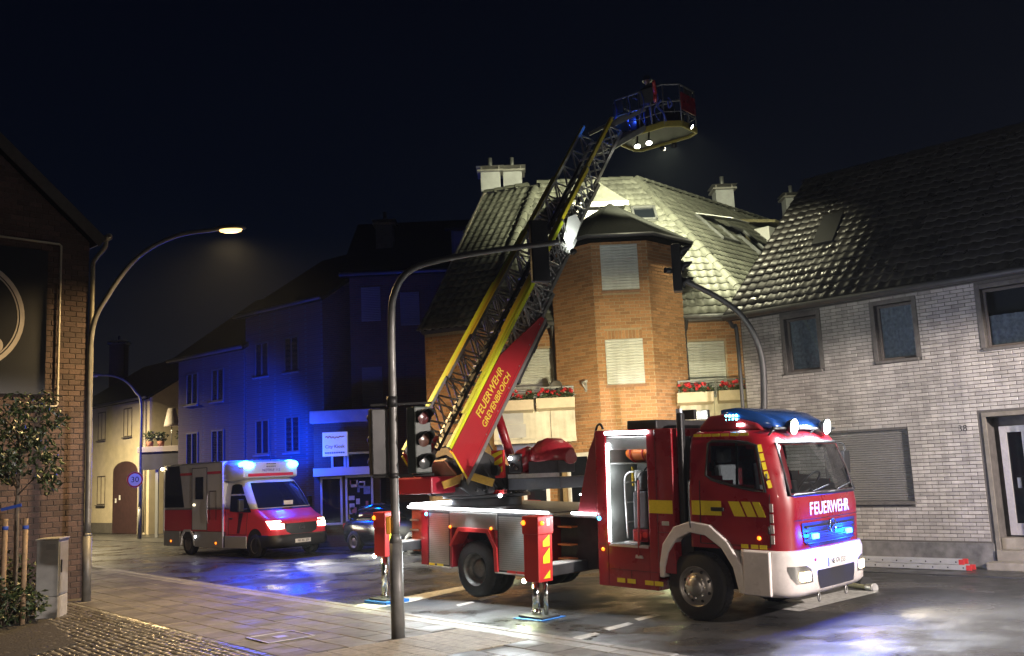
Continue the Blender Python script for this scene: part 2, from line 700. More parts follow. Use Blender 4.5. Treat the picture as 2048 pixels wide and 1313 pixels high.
def tile_field(parent, pts, eave, mt, tw=0.27, th=0.33, n_ind=300, skip=None, cname='roof_tile'):
    """pts: planar 3D outline; eave: 3D direction along the courses"""
    pts = [V(p) for p in pts]
    ex = V(eave).normalized()
    nrm = V((0, 0, 0))
    for i in range(len(pts)):
        nrm += pts[i].cross(pts[(i + 1) % len(pts)])
    nrm.normalize()
    if nrm.z < 0:
        nrm = -nrm
    ey = nrm.cross(ex).normalized()
    if ey.z < 0:
        ey, ex = -ey, -ex
    o = pts[0]
    P2 = [((p - o).dot(ex), (p - o).dot(ey)) for p in pts]
    x0, x1 = min(p[0] for p in P2), max(p[0] for p in P2)
    y0, y1 = min(p[1] for p in P2), max(p[1] for p in P2)
    R = Matrix((ex, ey, nrm)).transposed()
    t = tile_mb(tw, th)
    inv = wm(parent).inverted()
    items = []
    for j in range(int((y1 - y0) / th) + 1):
        for i in range(int((x1 - x0) / tw) + 2):
            a, b = x0 + (i + .5) * tw, y0 + j * th
            if pip(a, b + th * .5, P2):
                p = o + ex * a + ey * b + nrm * 0.012
                q = proj(p)
                if skip and q and skip(q[0], q[1]):
                    continue
                ok = q is not None and 0 < q[0] < 2048 and 0 < q[1] < 1313
                items.append((0 if not ok else 1 / q[2], p))
    items.sort(key=lambda k: -k[0])
    me = t.mesh(cname, mt)
    rest = MB()
    for k, (s, p) in enumerate(items):
        tilt = Matrix.Rotation(random.gauss(0, .014), 3, 'Z') @ Matrix.Rotation(random.gauss(0, .014), 3, 'X')
        if k < n_ind and s > 0:
            ob = bpy.data.objects.new(cname, me)
            C.objects.link(ob)
            ob.parent = parent
            ob.matrix_local = inv @ (Matrix.Translation(p) @ (R @ tilt).to_4x4())
        else:
            M = R @ tilt
            o_ = len(rest.v)
            rest.v += [tuple(p + M @ V(v)) for v in t.v]
            rest.f += [tuple(i + o_ for i in f) for f in t.f]
            rest.sm += t.sm
    if rest.v:
        r = part('tiling', rest, mt, parent, world=True, recalc=False)
        r['kind'] = 'stuff'
def ridge_caps(parent, a, b, mt, r=0.11, step=0.34):
    a, b = V(a), V(b)
    d = b - a
    n = max(1, int(d.length / step))
    d.normalize()
    m = MB()
    s = d.cross(V((0, 0, 1))).normalized()
    u = s.cross(d)
    rings = []
    for (x, rr) in ((0, r * 1.12), (step * 1.08, r * 0.95)):
        rings.append([(math.cos(t) * rr, x, math.sin(t) * rr) for t in [math.pi * k / 6 for k in range(7)]])
    m.loft([[V(p) for p in q] for q in rings], closed=False, caps=False)
    m.add([rings[0][k] for k in range(7)], [tuple(range(7))])
    me = m.mesh('ridge_tile', mt)
    inv = wm(parent).inverted()
    R = Matrix((s, d, u)).transposed().to_4x4()
    for k in range(n):
        ob = bpy.data.objects.new('ridge_tile', me)
        C.objects.link(ob)
        ob.parent = parent
        ob.matrix_local = inv @ Matrix.Translation(a + d * (k * step) + u * 0.0) @ R
# ================================================================== materials
asphalt = asphalt_mat()
slabm = mat('paving_slab', (0.105, 0.100, 0.094), 0.62, var=0.25, scale=9, bump=0.35, bscale=80, rvar=0.14, rnd=0.28, dirt=0.25, rscale=2, bdist=0.006)
jointm = mat('joint_sand', (0.035, 0.033, 0.030), 0.75, var=0.3, scale=15, bump=0.3)
kerbm = mat('kerb_stone', (0.20, 0.195, 0.18), 0.5, var=0.25, scale=12, bump=0.3, rnd=0.18, dirt=0.3)
cobm = mat('cobble', (0.075, 0.070, 0.066), 0.34, var=0.3, scale=18, bump=0.3, bscale=40, rnd=0.4, rvar=0.12)
tactm = mat('tactile_concrete', (0.24, 0.21, 0.16), 0.55, var=0.25, scale=14, bump=0.3, rnd=0.12, dirt=0.3)
paintm = mat('road_paint', (0.52, 0.52, 0.50), 0.45, var=0.35, scale=14, bump=0.2, dirt=0.45, rvar=0.15)
soilm = mat('soil', (0.025, 0.022, 0.016), 0.9, var=0.4, scale=8, bump=0.8, bscale=25, bdist=0.03)
steel = mat('galvanised_steel', (0.30, 0.30, 0.29), 0.45, 0.7, var=0.2, scale=10, rvar=0.12, dirt=0.2)
polem = mat('pole_grey_paint', (0.16, 0.16, 0.155), 0.45, 0.2, var=0.2, scale=8, dirt=0.3, rvar=0.1)
blackp = mat('black_plastic', (0.012, 0.012, 0.013), 0.45, var=0.2, scale=20, rvar=0.1)
signalg = mat('signal_housing_green', (0.030, 0.042, 0.036), 0.5, var=0.15, scale=20)
cabm = mat('cabinet_grey', (0.26, 0.26, 0.25), 0.55, var=0.15, scale=6, dirt=0.35, bump=0.1)
woodm = mat('stake_wood', (0.28, 0.19, 0.11), 0.8, var=0.35, scale=14, bump=0.4)
whitep = mat('white_paint', (0.72, 0.72, 0.70), 0.4, var=0.08, scale=10, dirt=0.12)
leafm = mat('leaf_green', (0.032, 0.050, 0.018), 0.42, var=0.3, scale=6, rnd=0.45)
barkm = mat('bark', (0.10, 0.08, 0.06), 0.9, var=0.4, scale=20, bump=0.6)

# ================================================================== ground, pavement, cobbles
m = MB()
m.add([(-220, -60, 0), (220, -60, 0), (220, 320, 0), (-220, 320, 0)], [(0, 1, 2, 3)])
structure('road', m, asphalt)

KO, KD = V((-3.7, 17.93, 0)), V((-0.641, 0.768, 0))
KN = V((-0.768, -0.641, 0))
def kp(a, b, z=0.0):
    return KO + KD * a + KN * b + V((0, 0, z))
PZ = 0.045          # lowered kerb at the crossing
m = MB()
m.prism([(-16, 0.10), (60, 0.10), (60, 30), (-16, 30)], kp(0, 0, -0.2), KD, KN, (0, 0, 0.2 + PZ - 0.012))
pave = structure('pavement', m, jointm)
def slab_mesh(name, a, b, h, mt, ch=0.012):
    q = MB()
    x, y = a / 2, b / 2
    lo = [(-x, -y, -h), (x, -y, -h), (x, y, -h), (-x, y, -h)]
    md = [(-x, -y, -ch * .6), (x, -y, -ch * .6), (x, y, -ch * .6), (-x, y, -ch * .6)]
    tp = [(-x + ch, -y + ch, 0), (x - ch, -y + ch, 0), (x - ch, y - ch, 0), (-x + ch, y - ch, 0)]
    fs = [(8, 9, 10, 11)]
    for i in range(4):
        j = (i + 1) % 4
        fs += [(i, j, 4 + j, 4 + i), (4 + i, 4 + j, 8 + j, 8 + i)]
    q.add(lo + md + tp, fs)
    return q.mesh(name, mt)
RK = Matrix((KD, KN, V((0, 0, 1)))).transposed().to_4x4()
def put(name, me, a, b, z, parent, tilt=0.0, rz=0.0):
    o = bpy.data.objects.new(name, me)
    C.objects.link(o)
    o.parent = parent
    T = Matrix.Translation(kp(a, b, z)) @ RK
    if tilt or rz:
        T = T @ Matrix.Rotation(random.uniform(-tilt, tilt), 4, 'X') @ Matrix.Rotation(random.uniform(-tilt, tilt), 4, 'Y') @ Matrix.Rotation(random.uniform(-rz, rz), 4, 'Z')
    o.matrix_local = T
    return o
# kerb stones
km = slab_mesh('kerb_stone', 0.985, 0.16, 0.2, kerbm, 0.02)
for k in range(-13, 24):
    put('kerb_stone', km, k * 1.0, 0.08, PZ + 0.004, pave, 0.003)
# pale band behind the kerb
bm_ = slab_mesh('edge_slab', 0.49, 0.24, 0.05, kerbm)
for k in range(-18, 24):
    put('edge_slab', bm_, k * 0.5, 0.29, PZ, pave, 0.004)
sm_ = slab_mesh('paving_slab', 0.492, 0.432, 0.05, slabm)
TACT = lambda a, b: -6.35 < a < -4.95 and 0.42 < b
mh = gz(561, 1282)
mha, mhb = (mh - KO).dot(KD), (mh - KO).dot(KN)
n_s = 0
for i in range(-17, 30):
    for j in range(6):
        a, b = i * 0.5 + (0.25 if j % 2 else 0), 0.42 + 0.22 + j * 0.44
        if TACT(a, b):
            continue
        q = proj(kp(a, b))
        if q is None or q[0] < 150 or q[0] > 1500 or q[1] > 1345:
            continue
        put('paving_slab', sm_, a, b, PZ + random.uniform(-.003, .003), pave, 0.006, 0.004)
        n_s += 1
m = MB()
m.prism([(14.6, 0.42), (60, 0.42), (60, 3.05), (14.6, 3.05)], kp(0, 0, PZ - 0.011), KD, KN, (0, 0, 0.010))
structure('path', m, slabm)
# ribbed guidance slabs by the signal pole
q = MB()
q.bx(-.146, .146, -.146, .146, -.05, 0)
for k in range(6):
    x = -.122 + k * .0488
    q.add([(x - .016, -.146, 0), (x - .009, -.146, .008), (x + .009, -.146, .008), (x + .016, -.146, 0),
           (x - .016, .146, 0), (x - .009, .146, .008), (x + .009, .146, .008), (x + .016, .146, 0)],
          [(0, 1, 5, 4), (1, 2, 6, 5), (2, 3, 7, 6), (0, 3, 2, 1), (4, 5, 6, 7)])
tm_ = q.mesh('ribbed_slab', tactm)
for i in range(5):
    for j in range(9):
        put('ribbed_slab', tm_, -6.2 + i * 0.3, 0.58 + j * 0.3, PZ + random.uniform(-.002, .002), pave, 0.004)
# inspection cover let into the slabs
t = thing('manhole_cover', 'square metal-framed inspection cover let into the pavement slabs', 'manhole cover', kp(mha, mhb, PZ), (0, 0, math.atan2(KD.y, KD.x)))
m = MB()
m.bx(-.33, .33, -.33, .33, 0.004, .008)
part('plate', m, slabm, t)
m = MB()
for s in (-1, 1):
    m.bx(-.36, .36, s * .345 - .018, s * .345 + .018, .004, .016)
    m.bx(s * .345 - .018, s * .345 + .018, -.327, .327, .004, .016)
part('frame', m, steel, t, bevel=.003)
m = MB()
m.bx(-.09, .09, -.09, .09, .008, .015)
part('lifting_plate', m, steel, t, bevel=.003)
# edging row and cobbles
em = slab_mesh('edging_stone', 0.155, 0.12, 0.06, mat('edging_granite', (0.16, 0.155, 0.15), 0.28, var=0.25, scale=14, bump=0.3, rnd=0.25), 0.018)
for k in range(-60, 34):
    q = proj(kp(k * .165, 3.12))
    if q and 0 < q[0] < 2048 and q[1] < 1330:
        put('edging_stone', em, k * .165, 3.12, PZ + random.uniform(-.004, .004), pave, 0.02)
cobble = []
for i in range(-75, 45):
    for j in range(42):
        a, b = i * .118 + random.uniform(-.012, .012) + (.059 if j % 2 else 0), 3.25 + j * .112 + random.uniform(-.01, .01)
        q = proj(kp(a, b))
        if q and -40 < q[0] < 700 and 1150 < q[1] < 1345:
            cobble.append((-1 / q[2], a, b))
cobble.sort()
cbm = MB()
hx = .052
cbm.add([(-hx, -hx, -.05), (hx, -hx, -.05), (hx, hx, -.05), (-hx, hx, -.05), (-hx, -hx, -.012), (hx, -hx, -.012), (hx, hx, -.012), (-hx, hx, -.012),
         (-.034, -.034, 0), (.034, -.034, 0), (.034, .034, 0), (-.034, .034, 0), (0, 0, .004)],
        [(0, 1, 5, 4), (1, 2, 6, 5), (2, 3, 7, 6), (3, 0, 4, 7), (4, 5, 9, 8), (5, 6, 10, 9), (6, 7, 11, 10), (7, 4, 8, 11), (8, 9, 12), (9, 10, 12), (10, 11, 12), (11, 8, 12)], True)
cm = cbm.mesh('cobble', cobm)
rest = MB()
for k, (_, a, b) in enumerate(cobble):
    if k < 300:
        put('cobble', cm, a, b, PZ + random.uniform(-.006, .006), pave, 0.07, 0.25)
    else:
        M = Matrix.Translation(kp(a, b, PZ + random.uniform(-.006, .006))) @ RK @ Matrix.Rotation(random.uniform(-.25, .25), 4, 'Z') @ Matrix.Rotation(random.uniform(-.07, .07), 4, 'X')
        rest.add([M @ V(v) for v in cbm.v], cbm.f, True)
o = part('cobblestones', rest, cobm, pave, recalc=False)
o['kind'] = 'stuff'

# far pavement along the white house (low step)
WO, WT = V((8.73, 18.26, 0)), V((0.7193, -0.6947, 0))
WN = V((-0.6947, -0.7193, 0))       # towards the street
def wp(s, d, z=0.0):
    return WO + WT * s + WN * d + V((0, 0, z))
m = MB()
m.prism([(-40, -0.05), (9, -0.05), (9, 1.25), (-40, 1.25)], wp(0, 0, -.2), WT, WN, (0, 0, 0.2 + 0.02))
structure('pavement_far', m, mat('far_pavement', (0.05, 0.05, 0.05), 0.45, var=0.3, scale=3, bump=0.4, bscale=60, rvar=0.15, dirt=0.3))

# painted markings (sheets 4 mm above the road)
def marking(pts, z=0.004):
    q = MB()
    q.add([gz(x, y, z) for x, y in pts], [tuple(range(len(pts)))])
    structure('road_marking', q, paintm)
marking([(700, 1212), (807, 1194), (928, 1172), (936, 1178), (807, 1207), (722, 1222)])
marking([(956, 1199), (993, 1191), (999, 1193), (962, 1202)])
marking([(912, 1210), (944, 1203), (950, 1205), (918, 1213)])
marking([(1268, 1238), (1310, 1228), (1322, 1231), (1278, 1242)])
marking([(1207, 1257), (1256, 1245), (1268, 1248), (1218, 1262)])
marking([(1145, 1275), (1190, 1265), (1201, 1268), (1156, 1281)])
marking([(1533, 1216), (1600, 1223), (1758, 1184), (1690, 1180)])

# ================================================================== street lamp (lit, left)
lampglass = mat('lamp_glass_lit', (1, .8, .5), 0.3, emit=(1.0, 0.60, 0.17), estr=1.5)
def curve_pts(P, n=8):
    """Catmull-Rom through P"""
    P = [V(p) for p in P]
    Q = [P[0] * 2 - P[1]] + P + [P[-1] * 2 - P[-2]]
    out = []
    for i in range(1, len(Q) - 2):
        for k in range(n):
            t = k / n
            a, b, c, d = Q[i - 1], Q[i], Q[i + 1], Q[i + 2]
            out.append(0.5 * ((2 * b) + (c - a) * t + (2 * a - 5 * b + 4 * c - d) * t * t + (3 * b - a - 3 * c + d) * t ** 3))
    out.append(P[-1])
    return out
def street_lamp(base, top_z, head, label, lit=True, power=900, mid=None, col=(1.0, 0.66, 0.28), cone=165, blend=.7):
    b = V(base)
    t = thing('street_lamp', label, 'street lamp', b, group='street lamps with curved arms')
    h = V(head)
    m = MB()
    m.cyl(b, b + V((0, 0, 1.3)), 0.085, 0.085, 16)
    m.cyl(b + V((0, 0, 1.3)), b + V((0, 0, 1.36)), 0.085, 0.062, 16)
    s0 = b + V((0, 0, top_z))
    d = h - s0
    arm = curve_pts([b + V((0, 0, 1.36)), b + V((0, 0, top_z * .6)), s0, s0 + V((d.x * .13, d.y * .13, d.z * .40)), s0 + V((d.x * .36, d.y * .36, d.z * .76)),
                     s0 + V((d.x * .66, d.y * .66, d.z * .95)), h], 8)
    m.tube(arm, [.062 - .022 * i / len(arm) for i in range(len(arm))], 12)
    part('pole', m, polem, t, world=True)
    dd = V((d.x, d.y, 0)).normalized()
    sd = V((-dd.y, dd.x, 0))
    m = MB()
    rings = []
    for (x, wd, zt, zb) in ((-.12, .04, .03, -.03), (-.02, .09, .06, -.03), (.18, .13, .085, -.02), (.42, .12, .075, -.02), (.56, .05, .03, -.01)):
        rings.append([h + dd * x + sd * (math.cos(a) * wd) + V((0, 0, zt * math.sin(a) if math.sin(a) > 0 else -zb * math.sin(a) * 1)) for a in [2 * math.pi * k / 12 for k in range(12)]])
    m.loft(rings)
    hd = part('lamp_head', m, polem, t, world=True)
    m = MB()
    rings = []
    for (z, k) in ((-.021, 1.0), (-.06, .92), (-.085, .6)):
        rings.append([h + dd * (.25 + math.cos(a) * .24 * k) + sd * (math.sin(a) * .105 * k) + V((0, 0, z)) for a in [2 * math.pi * i / 14 for i in range(14)]])
    m.loft(rings)
    part('lamp_glass', m, lampglass if lit else mat('lamp_glass_dark', (.3, .3, .28), .2), hd, world=True)
    if lit:
        light('SPOT', 'lamp_light', h + dd * .25 + V((0, 0, -.13)), col, power, t, 0.12, h + dd * .25 + V((0, 0, -5)), cone, blend)
    return t
street_lamp((-8.58, 19.34, 0), 5.3, (-5.98, 19.34, 7.42), 'tall lit street lamp with curved arm beside the brick gable', True, 1350, cone=160, blend=.8)
SLY = 42.3
slb = aty(279, 1060, SLY)
slb.z = 0
street_lamp(slb, aty(274, 810, SLY).z, aty(197, 751, SLY), 'small dark street lamp with curved arm carrying the round 30 sign', False)
# lamps of the same street that light this side, behind and beside the photographer
street_lamp((3.6, -4.5, 0), 3.7, (2.2, -1.8, 5.3), 'lit street lamp on the pavement behind the photographer', True, 700, col=(1.0, .82, .68), cone=178, blend=.06)
street_lamp((15.2, 6.2, 0), 3.7, (13.0, 5.0, 5.3), 'lit street lamp farther along the street past the white house', True, 7600, col=(1.0, .86, .78), cone=178, blend=.06)

# 30 sign on the dark lamp
t = thing('speed_sign', 'round white 30 sign with a red rim on the dark lamp', 'road sign', aty(270, 960, SLY - .12))
m = MB()
m.lathe([(0.001, -.01), (.34, -.01), (.34, .01), (.001, .012)], (0, 0, 0), (0.25, -1, 0), 28, False)
part('sign_plate', m, mat('sign_white', (.7, .7, .7), .4), t)
m = MB()
m.lathe([(.27, .012), (.27, .018), (.335, .018), (.335, .012)], (0, 0, 0), (0.25, -1, 0), 28, False)
part('red_rim', m, mat('sign_red', (.5, .02, .02), .4), t)
text('lettering', '30', .34, V((0.25, -1, 0)).normalized() * .02, (1, .25, 0), (0, 0, 1), mat('sign_black', (.01, .01, .012), .5), t)

# ================================================================== traffic signals
lensr = mat('signal_lens_red', (.07, .014, .014), .25, var=.2, scale=60)
lensy = mat('signal_lens_amber', (.06, .022, .012), .25, var=.2, scale=60)
lensg = mat('signal_lens_green', (.03, .035, .035), .25, var=.2, scale=60)
def signal_head(parent, o, yaw, fm, depth=.16, w_=.25, h=.9, back=True, visor=.2, dark=False):
    """a three-lens head: o = centre of the face, facing direction yaw (0 = -y, towards the viewer)"""
    fx = V((math.sin(yaw), -math.cos(yaw), 0))
    sx = V((math.cos(yaw), math.sin(yaw), 0))
    up = V((0, 0, 1))
    o = V(o)
    m = MB()
    m.para(o - sx * w_ / 2 - up * h / 2, sx * w_, -fx * depth, up * h)
    hd = part('signal_head', m, fm, parent, world=True, bevel=.02)
    for k, lm in enumerate((lensr, lensy, lensg)):
        c = o + up * (h / 2 - h * (k + .5) / 3)
        m = MB()
        m.lathe([(.001, .02), (.06, .016), (.1, .002)], c, fx, 18)
        part('lens', m, lm, hd, world=True)
        m = MB()
        rr = .112
        ang = [rad(-40) + rad(260) * i / 14 for i in range(15)]
        ring = lambda q, r: [c + fx * q + (sx * math.cos(a) + up * math.sin(a)) * r for a in ang]
        cut = [.06 + (visor - .06) * max(0.0, math.sin(a)) ** .6 if math.sin(a) > 0 else .05 for a in ang]
        outer = [c + fx * cut[i] + (sx * math.cos(a) + up * math.sin(a)) * rr for i, a in enumerate(ang)]
        m.loft([ring(0, rr), outer], closed=False, caps=False)
        part('visor', m, blackp, hd, world=True, solid=.006)
    return hd
pb = V((-1.72, 13.4, 0))
t = thing('traffic_signal', 'grey signal pole with a curved arm standing on the ribbed pavement slabs', 'traffic signal', pb)
m = MB()
m.cyl(pb, pb + V((0.0, 0, 1.30)), .092, .090, 20)
m.cyl(pb + V((0, 0, 1.30)), pb + V((0, 0, 1.42)), .090, .058, 20)
part('pole_base', m, polem, t, world=True)
m = MB()
arm = curve_pts([pb + V((0, 0, 1.4)), pb + V((.01, 0, 2.8)), pb + V((.02, 0, 4.3)), pb + V((.08, 0, 4.78)), pb + V((.3, 0, 5.08)), pb + V((.75, 0, 5.22)), pb + V((1.6, 0, 5.33)), pb + V((2.45, 0, 5.40))], 8)
m.tube(arm, [.058 - .02 * i / len(arm) for i in range(len(arm))], 14)
part('arm', m, polem, t, world=True)
m = MB()
m.cyl(pb + V((0, 0, 3.15)), pb + V((0, 0, 3.30)), .075, .075, 16)
m.beam(pb + V((-.3, 0, 3.19)), pb + V((.55, 0.02, 3.19)), .03, .03)
part('bracket', m, blackp, t, world=True)
m = MB()
m.cyl(pb + V((0, 0, 2.17)), pb + V((0, 0, 2.24)), .072, .072, 16)
m.beam(pb + V((-.3, 0, 2.2)), pb + V((.55, 0.02, 2.2)), .03, .03)
part('bracket', m, blackp, t, world=True)
signal_head(t, pb + V((.43, -.10, 2.68)), rad(38), signalg, depth=.22, w_=.27, h=.92)
signal_head(t, pb + V((-.24, .12, 2.68)), rad(205), blackp, depth=.16, w_=.25, h=.92)
signal_head(t, pb + V((2.15, .25, 5.32)), rad(200), blackp, depth=.10, w_=.27, h=.92)
m = MB()
m.bx(pb.x - .005 + .2, pb.x + .20 + .02, 13.36, 13.42, 2.3, 3.1)
part('backing_board', m, blackp, t, world=True)
m = MB()
m.bx(pb.x - .12, pb.x - .055, pb.y - .09, pb.y + .02, 1.42, 1.66)
part('push_button_box', m, mat('button_yellow', (.55, .24, .02), .4, var=.1), t, world=True, bevel=.015)

# second signal behind the fire engine
b2_ = V((4.62, 18.5, 0))
t = thing('traffic_signal', 'dark signal on a curved arm rising behind the fire engine cab', 'traffic signal', b2_)
m = MB()
Y2 = 18.5
pts = [b2_, b2_ + V((0, 0, 2.0)), aty(1528, 800, Y2), aty(1521, 705, Y2 - .05), aty(1488, 638, Y2 - .15), aty(1440, 598, Y2 - .3), aty(1365, 560, Y2 - .5), aty(1352, 553, Y2 - .52)]
arm = curve_pts(pts, 8)
m.tube(arm, [.075 - .03 * i / len(arm) for i in range(len(arm))], 12)
part('arm', m, mat('pole_dark_paint', (.045, .043, .042), .5, var=.2, scale=8), t, world=True)
c = aty(1352, 537, Y2 - .55)
signal_head(t, c + V((.10, 0, 0)), rad(78), blackp, depth=.17, w_=.25, h=.92, visor=.22)
m = MB()
m.cyl(c + V((-.07, -.02, -.05)), c + V((-.22, -.1, -.05)), .05, .06, 12)
part('small_lamp', m, blackp, t, world=True)

# ================================================================== utility cabinet
c0, c1 = gz(69, 1240, .04), gz(114, 1237, .04)
CW = (c1 - c0).length
t = thing('utility_cabinet', 'grey metal utility cabinet standing between the brick gable and the cobbles', 'cabinet', (c0.x, c0.y, 0), (0, 0, math.atan2(c1.y - c0.y, c1.x - c0.x)))
m = MB()
m.bx(0, CW, .0, .62, 0.0, .40)
part('plinth', m, mat('cabinet_plinth', (.33, .32, .30), .7, var=.2, scale=8, dirt=.3), t, bevel=.01)
m = MB()
m.bx(0.0, CW, -.0, .62, .405, 1.36)
m.bx(-.02, CW + .02, -.02, .64, 1.36, 1.395)
part('body', m, cabm, t, bevel=.012)
m = MB()
m.bx(CW + .002, CW + .012, .05, .57, .45, 1.32)
dr = part('door', m, cabm, t, bevel=.004)
m = MB()
m.bx(CW + .012, CW + .033, .10, .135, .80, 1.02)
part('handle', m, blackp, dr, bevel=.005)
m = MB()
m.bx(.16, .32, -.006, -.001, 1.2, 1.3)
part('sticker', m, mat('sticker_grey', (.2, .2, .2), .5), t)

# ================================================================== young street tree with stakes, bed of shrubs
def leaves(m, c, spread, n, size, droop=.5):
    for _ in range(n):
        d = V((random.gauss(0, 1), random.gauss(0, 1), random.gauss(0, 1))).normalized() * (random.random() ** .5)
        p = V(c) + V((d.x * spread[0], d.y * spread[1], d.z * spread[2]))
        ax = V((random.gauss(0, 1), random.gauss(0, 1), -droop + random.gauss(0, .5))).normalized()
        sd = ax.cross(V((random.gauss(0, 1), random.gauss(0, 1), random.gauss(0, 1)))).normalized()
        L = size * random.uniform(.7, 1.3)
        nn = ax.cross(sd) * (L * .12)
        w_ = sd * L * .24
        m.add([p, p + ax * L * .45 + w_ - nn, p + ax * L, p + ax * L * .45 - w_ - nn, p + ax * L * .5 + nn], [(0, 1, 4), (1, 2, 4), (2, 3, 4), (3, 0, 4)])
tb = V((-8.75, 16.6, 0))
tb = aty(27, 1200, 16.6)
tb = V((tb.x, 16.6, 0))
t = thing('young_tree', 'young staked tree with drooping leaves beside the brick gable', 'tree', tb)
m = MB()
m.tube([tb, tb + V((.02, 0, 1.0)), tb + V((0, .02, 2.0)), tb + V((.03, 0, 2.8)), tb + V((-.02, .02, 3.5))], [.045, .04, .035, .028, .012], 8)
lim = []
for k in range(12):
    a = k * 2.4
    z = 2.15 + k * .115
    e_ = tb + V((math.cos(a) * .55, math.sin(a) * .5, z + .45))
    m.tube([tb + V((0, 0, z)), tb + V((math.cos(a) * .28, math.sin(a) * .25, z + .28)), e_], [.016, .011, .005], 5)
    lim.append(e_)
part('trunk', m, barkm, t, world=True)
m = MB()
for e_ in lim:
    leaves(m, e_ + V((0, 0, -.12)), (.26, .26, .30), 95, .11, .9)
leaves(m, tb + V((0, 0, 3.0)), (.40, .40, .55), 240, .11, .9)
part('crown', m, leafm, t, world=True, recalc=False)
for k, px in enumerate((5, 46)):
    q = aty(px, 1190, 16.4)
    s = thing('tree_stake', ('round wooden stake beside the young tree, farther from the grey cabinet', 'round wooden stake between the young tree and the grey cabinet')[k], 'stake', (q.x, 16.4, 0), group='stakes of the young tree')
    m = MB()
    m.cyl((0, 0, 0), (.01, 0, 1.78), .045, .042, 12)
    part('post', m, woodm, s)
    m = MB()
    m.cyl((0.01, 0, 1.60), (.01, 0, 1.66), .049, .049, 12)
    part('strap', m, mat('strap_blue', (.03, .08, .42), .6), s)
m = MB()
q0, q1 = aty(5, 1020, 16.4), aty(46, 1010, 16.4)
m.beam(q0 + V((0, -.05, 0)), q1 + V((0, -.05, 0)), .01, .05)
single('tie_strap', m, MATS['strap_blue'], 'blue strap tying the two wooden stakes together', 'strap')
# planting bed
m = MB()
bed = [kp(-1.2, 4.5), kp(2.4, 4.05), kp(2.9, 8), kp(-4, 9)]
m.prism([(p.x, p.y) for p in bed], (0, 0, PZ - .02), (1, 0, 0), (0, 1, 0), (0, 0, .025))
structure('planting_bed', m, soilm)
random.seed(11)
for k, (px, py, Y, r, lab) in enumerate(((40, 1150, 17.9, .55, 'low dark shrub against the brick gable wall behind the cabinet'),
                                         (8, 1180, 16.2, .5, 'dark shrub round the foot of the staked tree'),
                                         (52, 1215, 16.6, .36, 'small dark shrub in front of the grey utility cabinet'),
                                         (0, 1120, 18.6, .7, 'taller dark shrub against the gable below the round sign'))):
    q = aty(px, py, Y)
    b = V((q.x, q.y, .03))
    t = thing('shrub', lab, 'shrub', b)
    m = MB()
    for j in range(7):
        a = j * .9
        m.tube([b, b + V((math.cos(a) * r * .4, math.sin(a) * r * .4, r * .7)), b + V((math.cos(a) * r * .7, math.sin(a) * r * .7, r * 1.2))], [.012, .009, .004], 5)
    part('stem', m, barkm, t, world=True)
    m = MB()
    leaves(m, b + V((0, 0, r * .85)), (r, r, r * .8), int(520 * r), .11, .2)
    part('foliage', m, leafm, t, world=True, recalc=False)
# ================================================================== houses
UP = V((0, 0, 1))
brickA = mat('brick_brown_red', (0.066, 0.042, 0.038), 0.8, var=0.3, scale=30, bump=0.4, bscale=50, rnd=0.3, dirt=0.15)
brickB = mat('brick_orange', (0.35, 0.180, 0.080), 0.85, var=0.2, scale=40, bump=0.35, bscale=60, rnd=0.22, dirt=0.12)
brickW = mat('brick_white_glazed', (0.43, 0.405, 0.375), 0.42, var=0.12, scale=7, bump=0.15, bscale=30, rnd=0.20, dirt=0.30, streak=.28)
mortA = mat('mortar_grey', (0.075, 0.068, 0.062), 0.95, var=0.2, scale=20, bump=0.3)
mortB = mat('mortar_sand', (0.36, 0.28, 0.18), 0.95, var=0.2, scale=20, bump=0.3)
mortW = mat('mortar_dark', (0.10, 0.092, 0.085), 0.95, var=0.2, scale=20, bump=0.3)
tileB = mat('roof_tile_grey', (0.098, 0.102, 0.083), 0.66, var=0.25, scale=9, bump=0.3, bscale=60, rnd=0.26, dirt=0.32)
tileW = mat('roof_tile_dark_glazed', (0.018, 0.016, 0.015), 0.40, var=0.3, scale=9, rnd=0.45, bump=0.3, bscale=18, dirt=0.5, rvar=.16, rscale=2.5)
slatem = mat('dark_slate', (0.0075, 0.008, 0.0075), 0.9, spec=0.05, var=0.35, scale=18, bump=0.5, bscale=25, dirt=0.3)
underm = mat('roof_underlay', (0.03, 0.03, 0.028), 0.9)
ivory = mat('shutter_ivory', (0.50, 0.52, 0.50), 0.5, var=0.06, scale=6, dirt=0.18, streak=.2)
cream = mat('balcony_cream', (0.52, 0.48, 0.36), 0.75, var=0.12, scale=5, dirt=0.28, streak=.35)
boxcream = mat('flowerbox_cream', (0.50, 0.42, 0.28), 0.6, var=0.1, scale=5, dirt=0.25)
frameg = mat('stone_surround', (0.125, 0.115, 0.105), 0.7, var=0.25, scale=10, dirt=0.3, bump=0.2)
glassd = mat('dark_glass', (0.008, 0.010, 0.014), 0.06, spec=0.6)
zinc = mat('zinc', (0.16, 0.165, 0.165), 0.5, 0.5, var=0.2, scale=8, dirt=0.2)
darkpipe = mat('dark_pipe', (0.045, 0.045, 0.048), 0.5, var=0.2, scale=8)
whiteupvc = mat('window_white', (0.62, 0.62, 0.60), 0.4, dirt=0.1, var=0.05)
curtain = mat('net_curtain', (0.34, 0.33, 0.31), 0.9, var=0.35, scale=14)
flowerm = mat('geranium_red', (0.50, 0.014, 0.022), 0.6, rnd=0.3)
lmetal = mat('lead_grey', (0.13, 0.145, 0.16), 0.5, 0.3, var=0.15, scale=6, dirt=0.2)

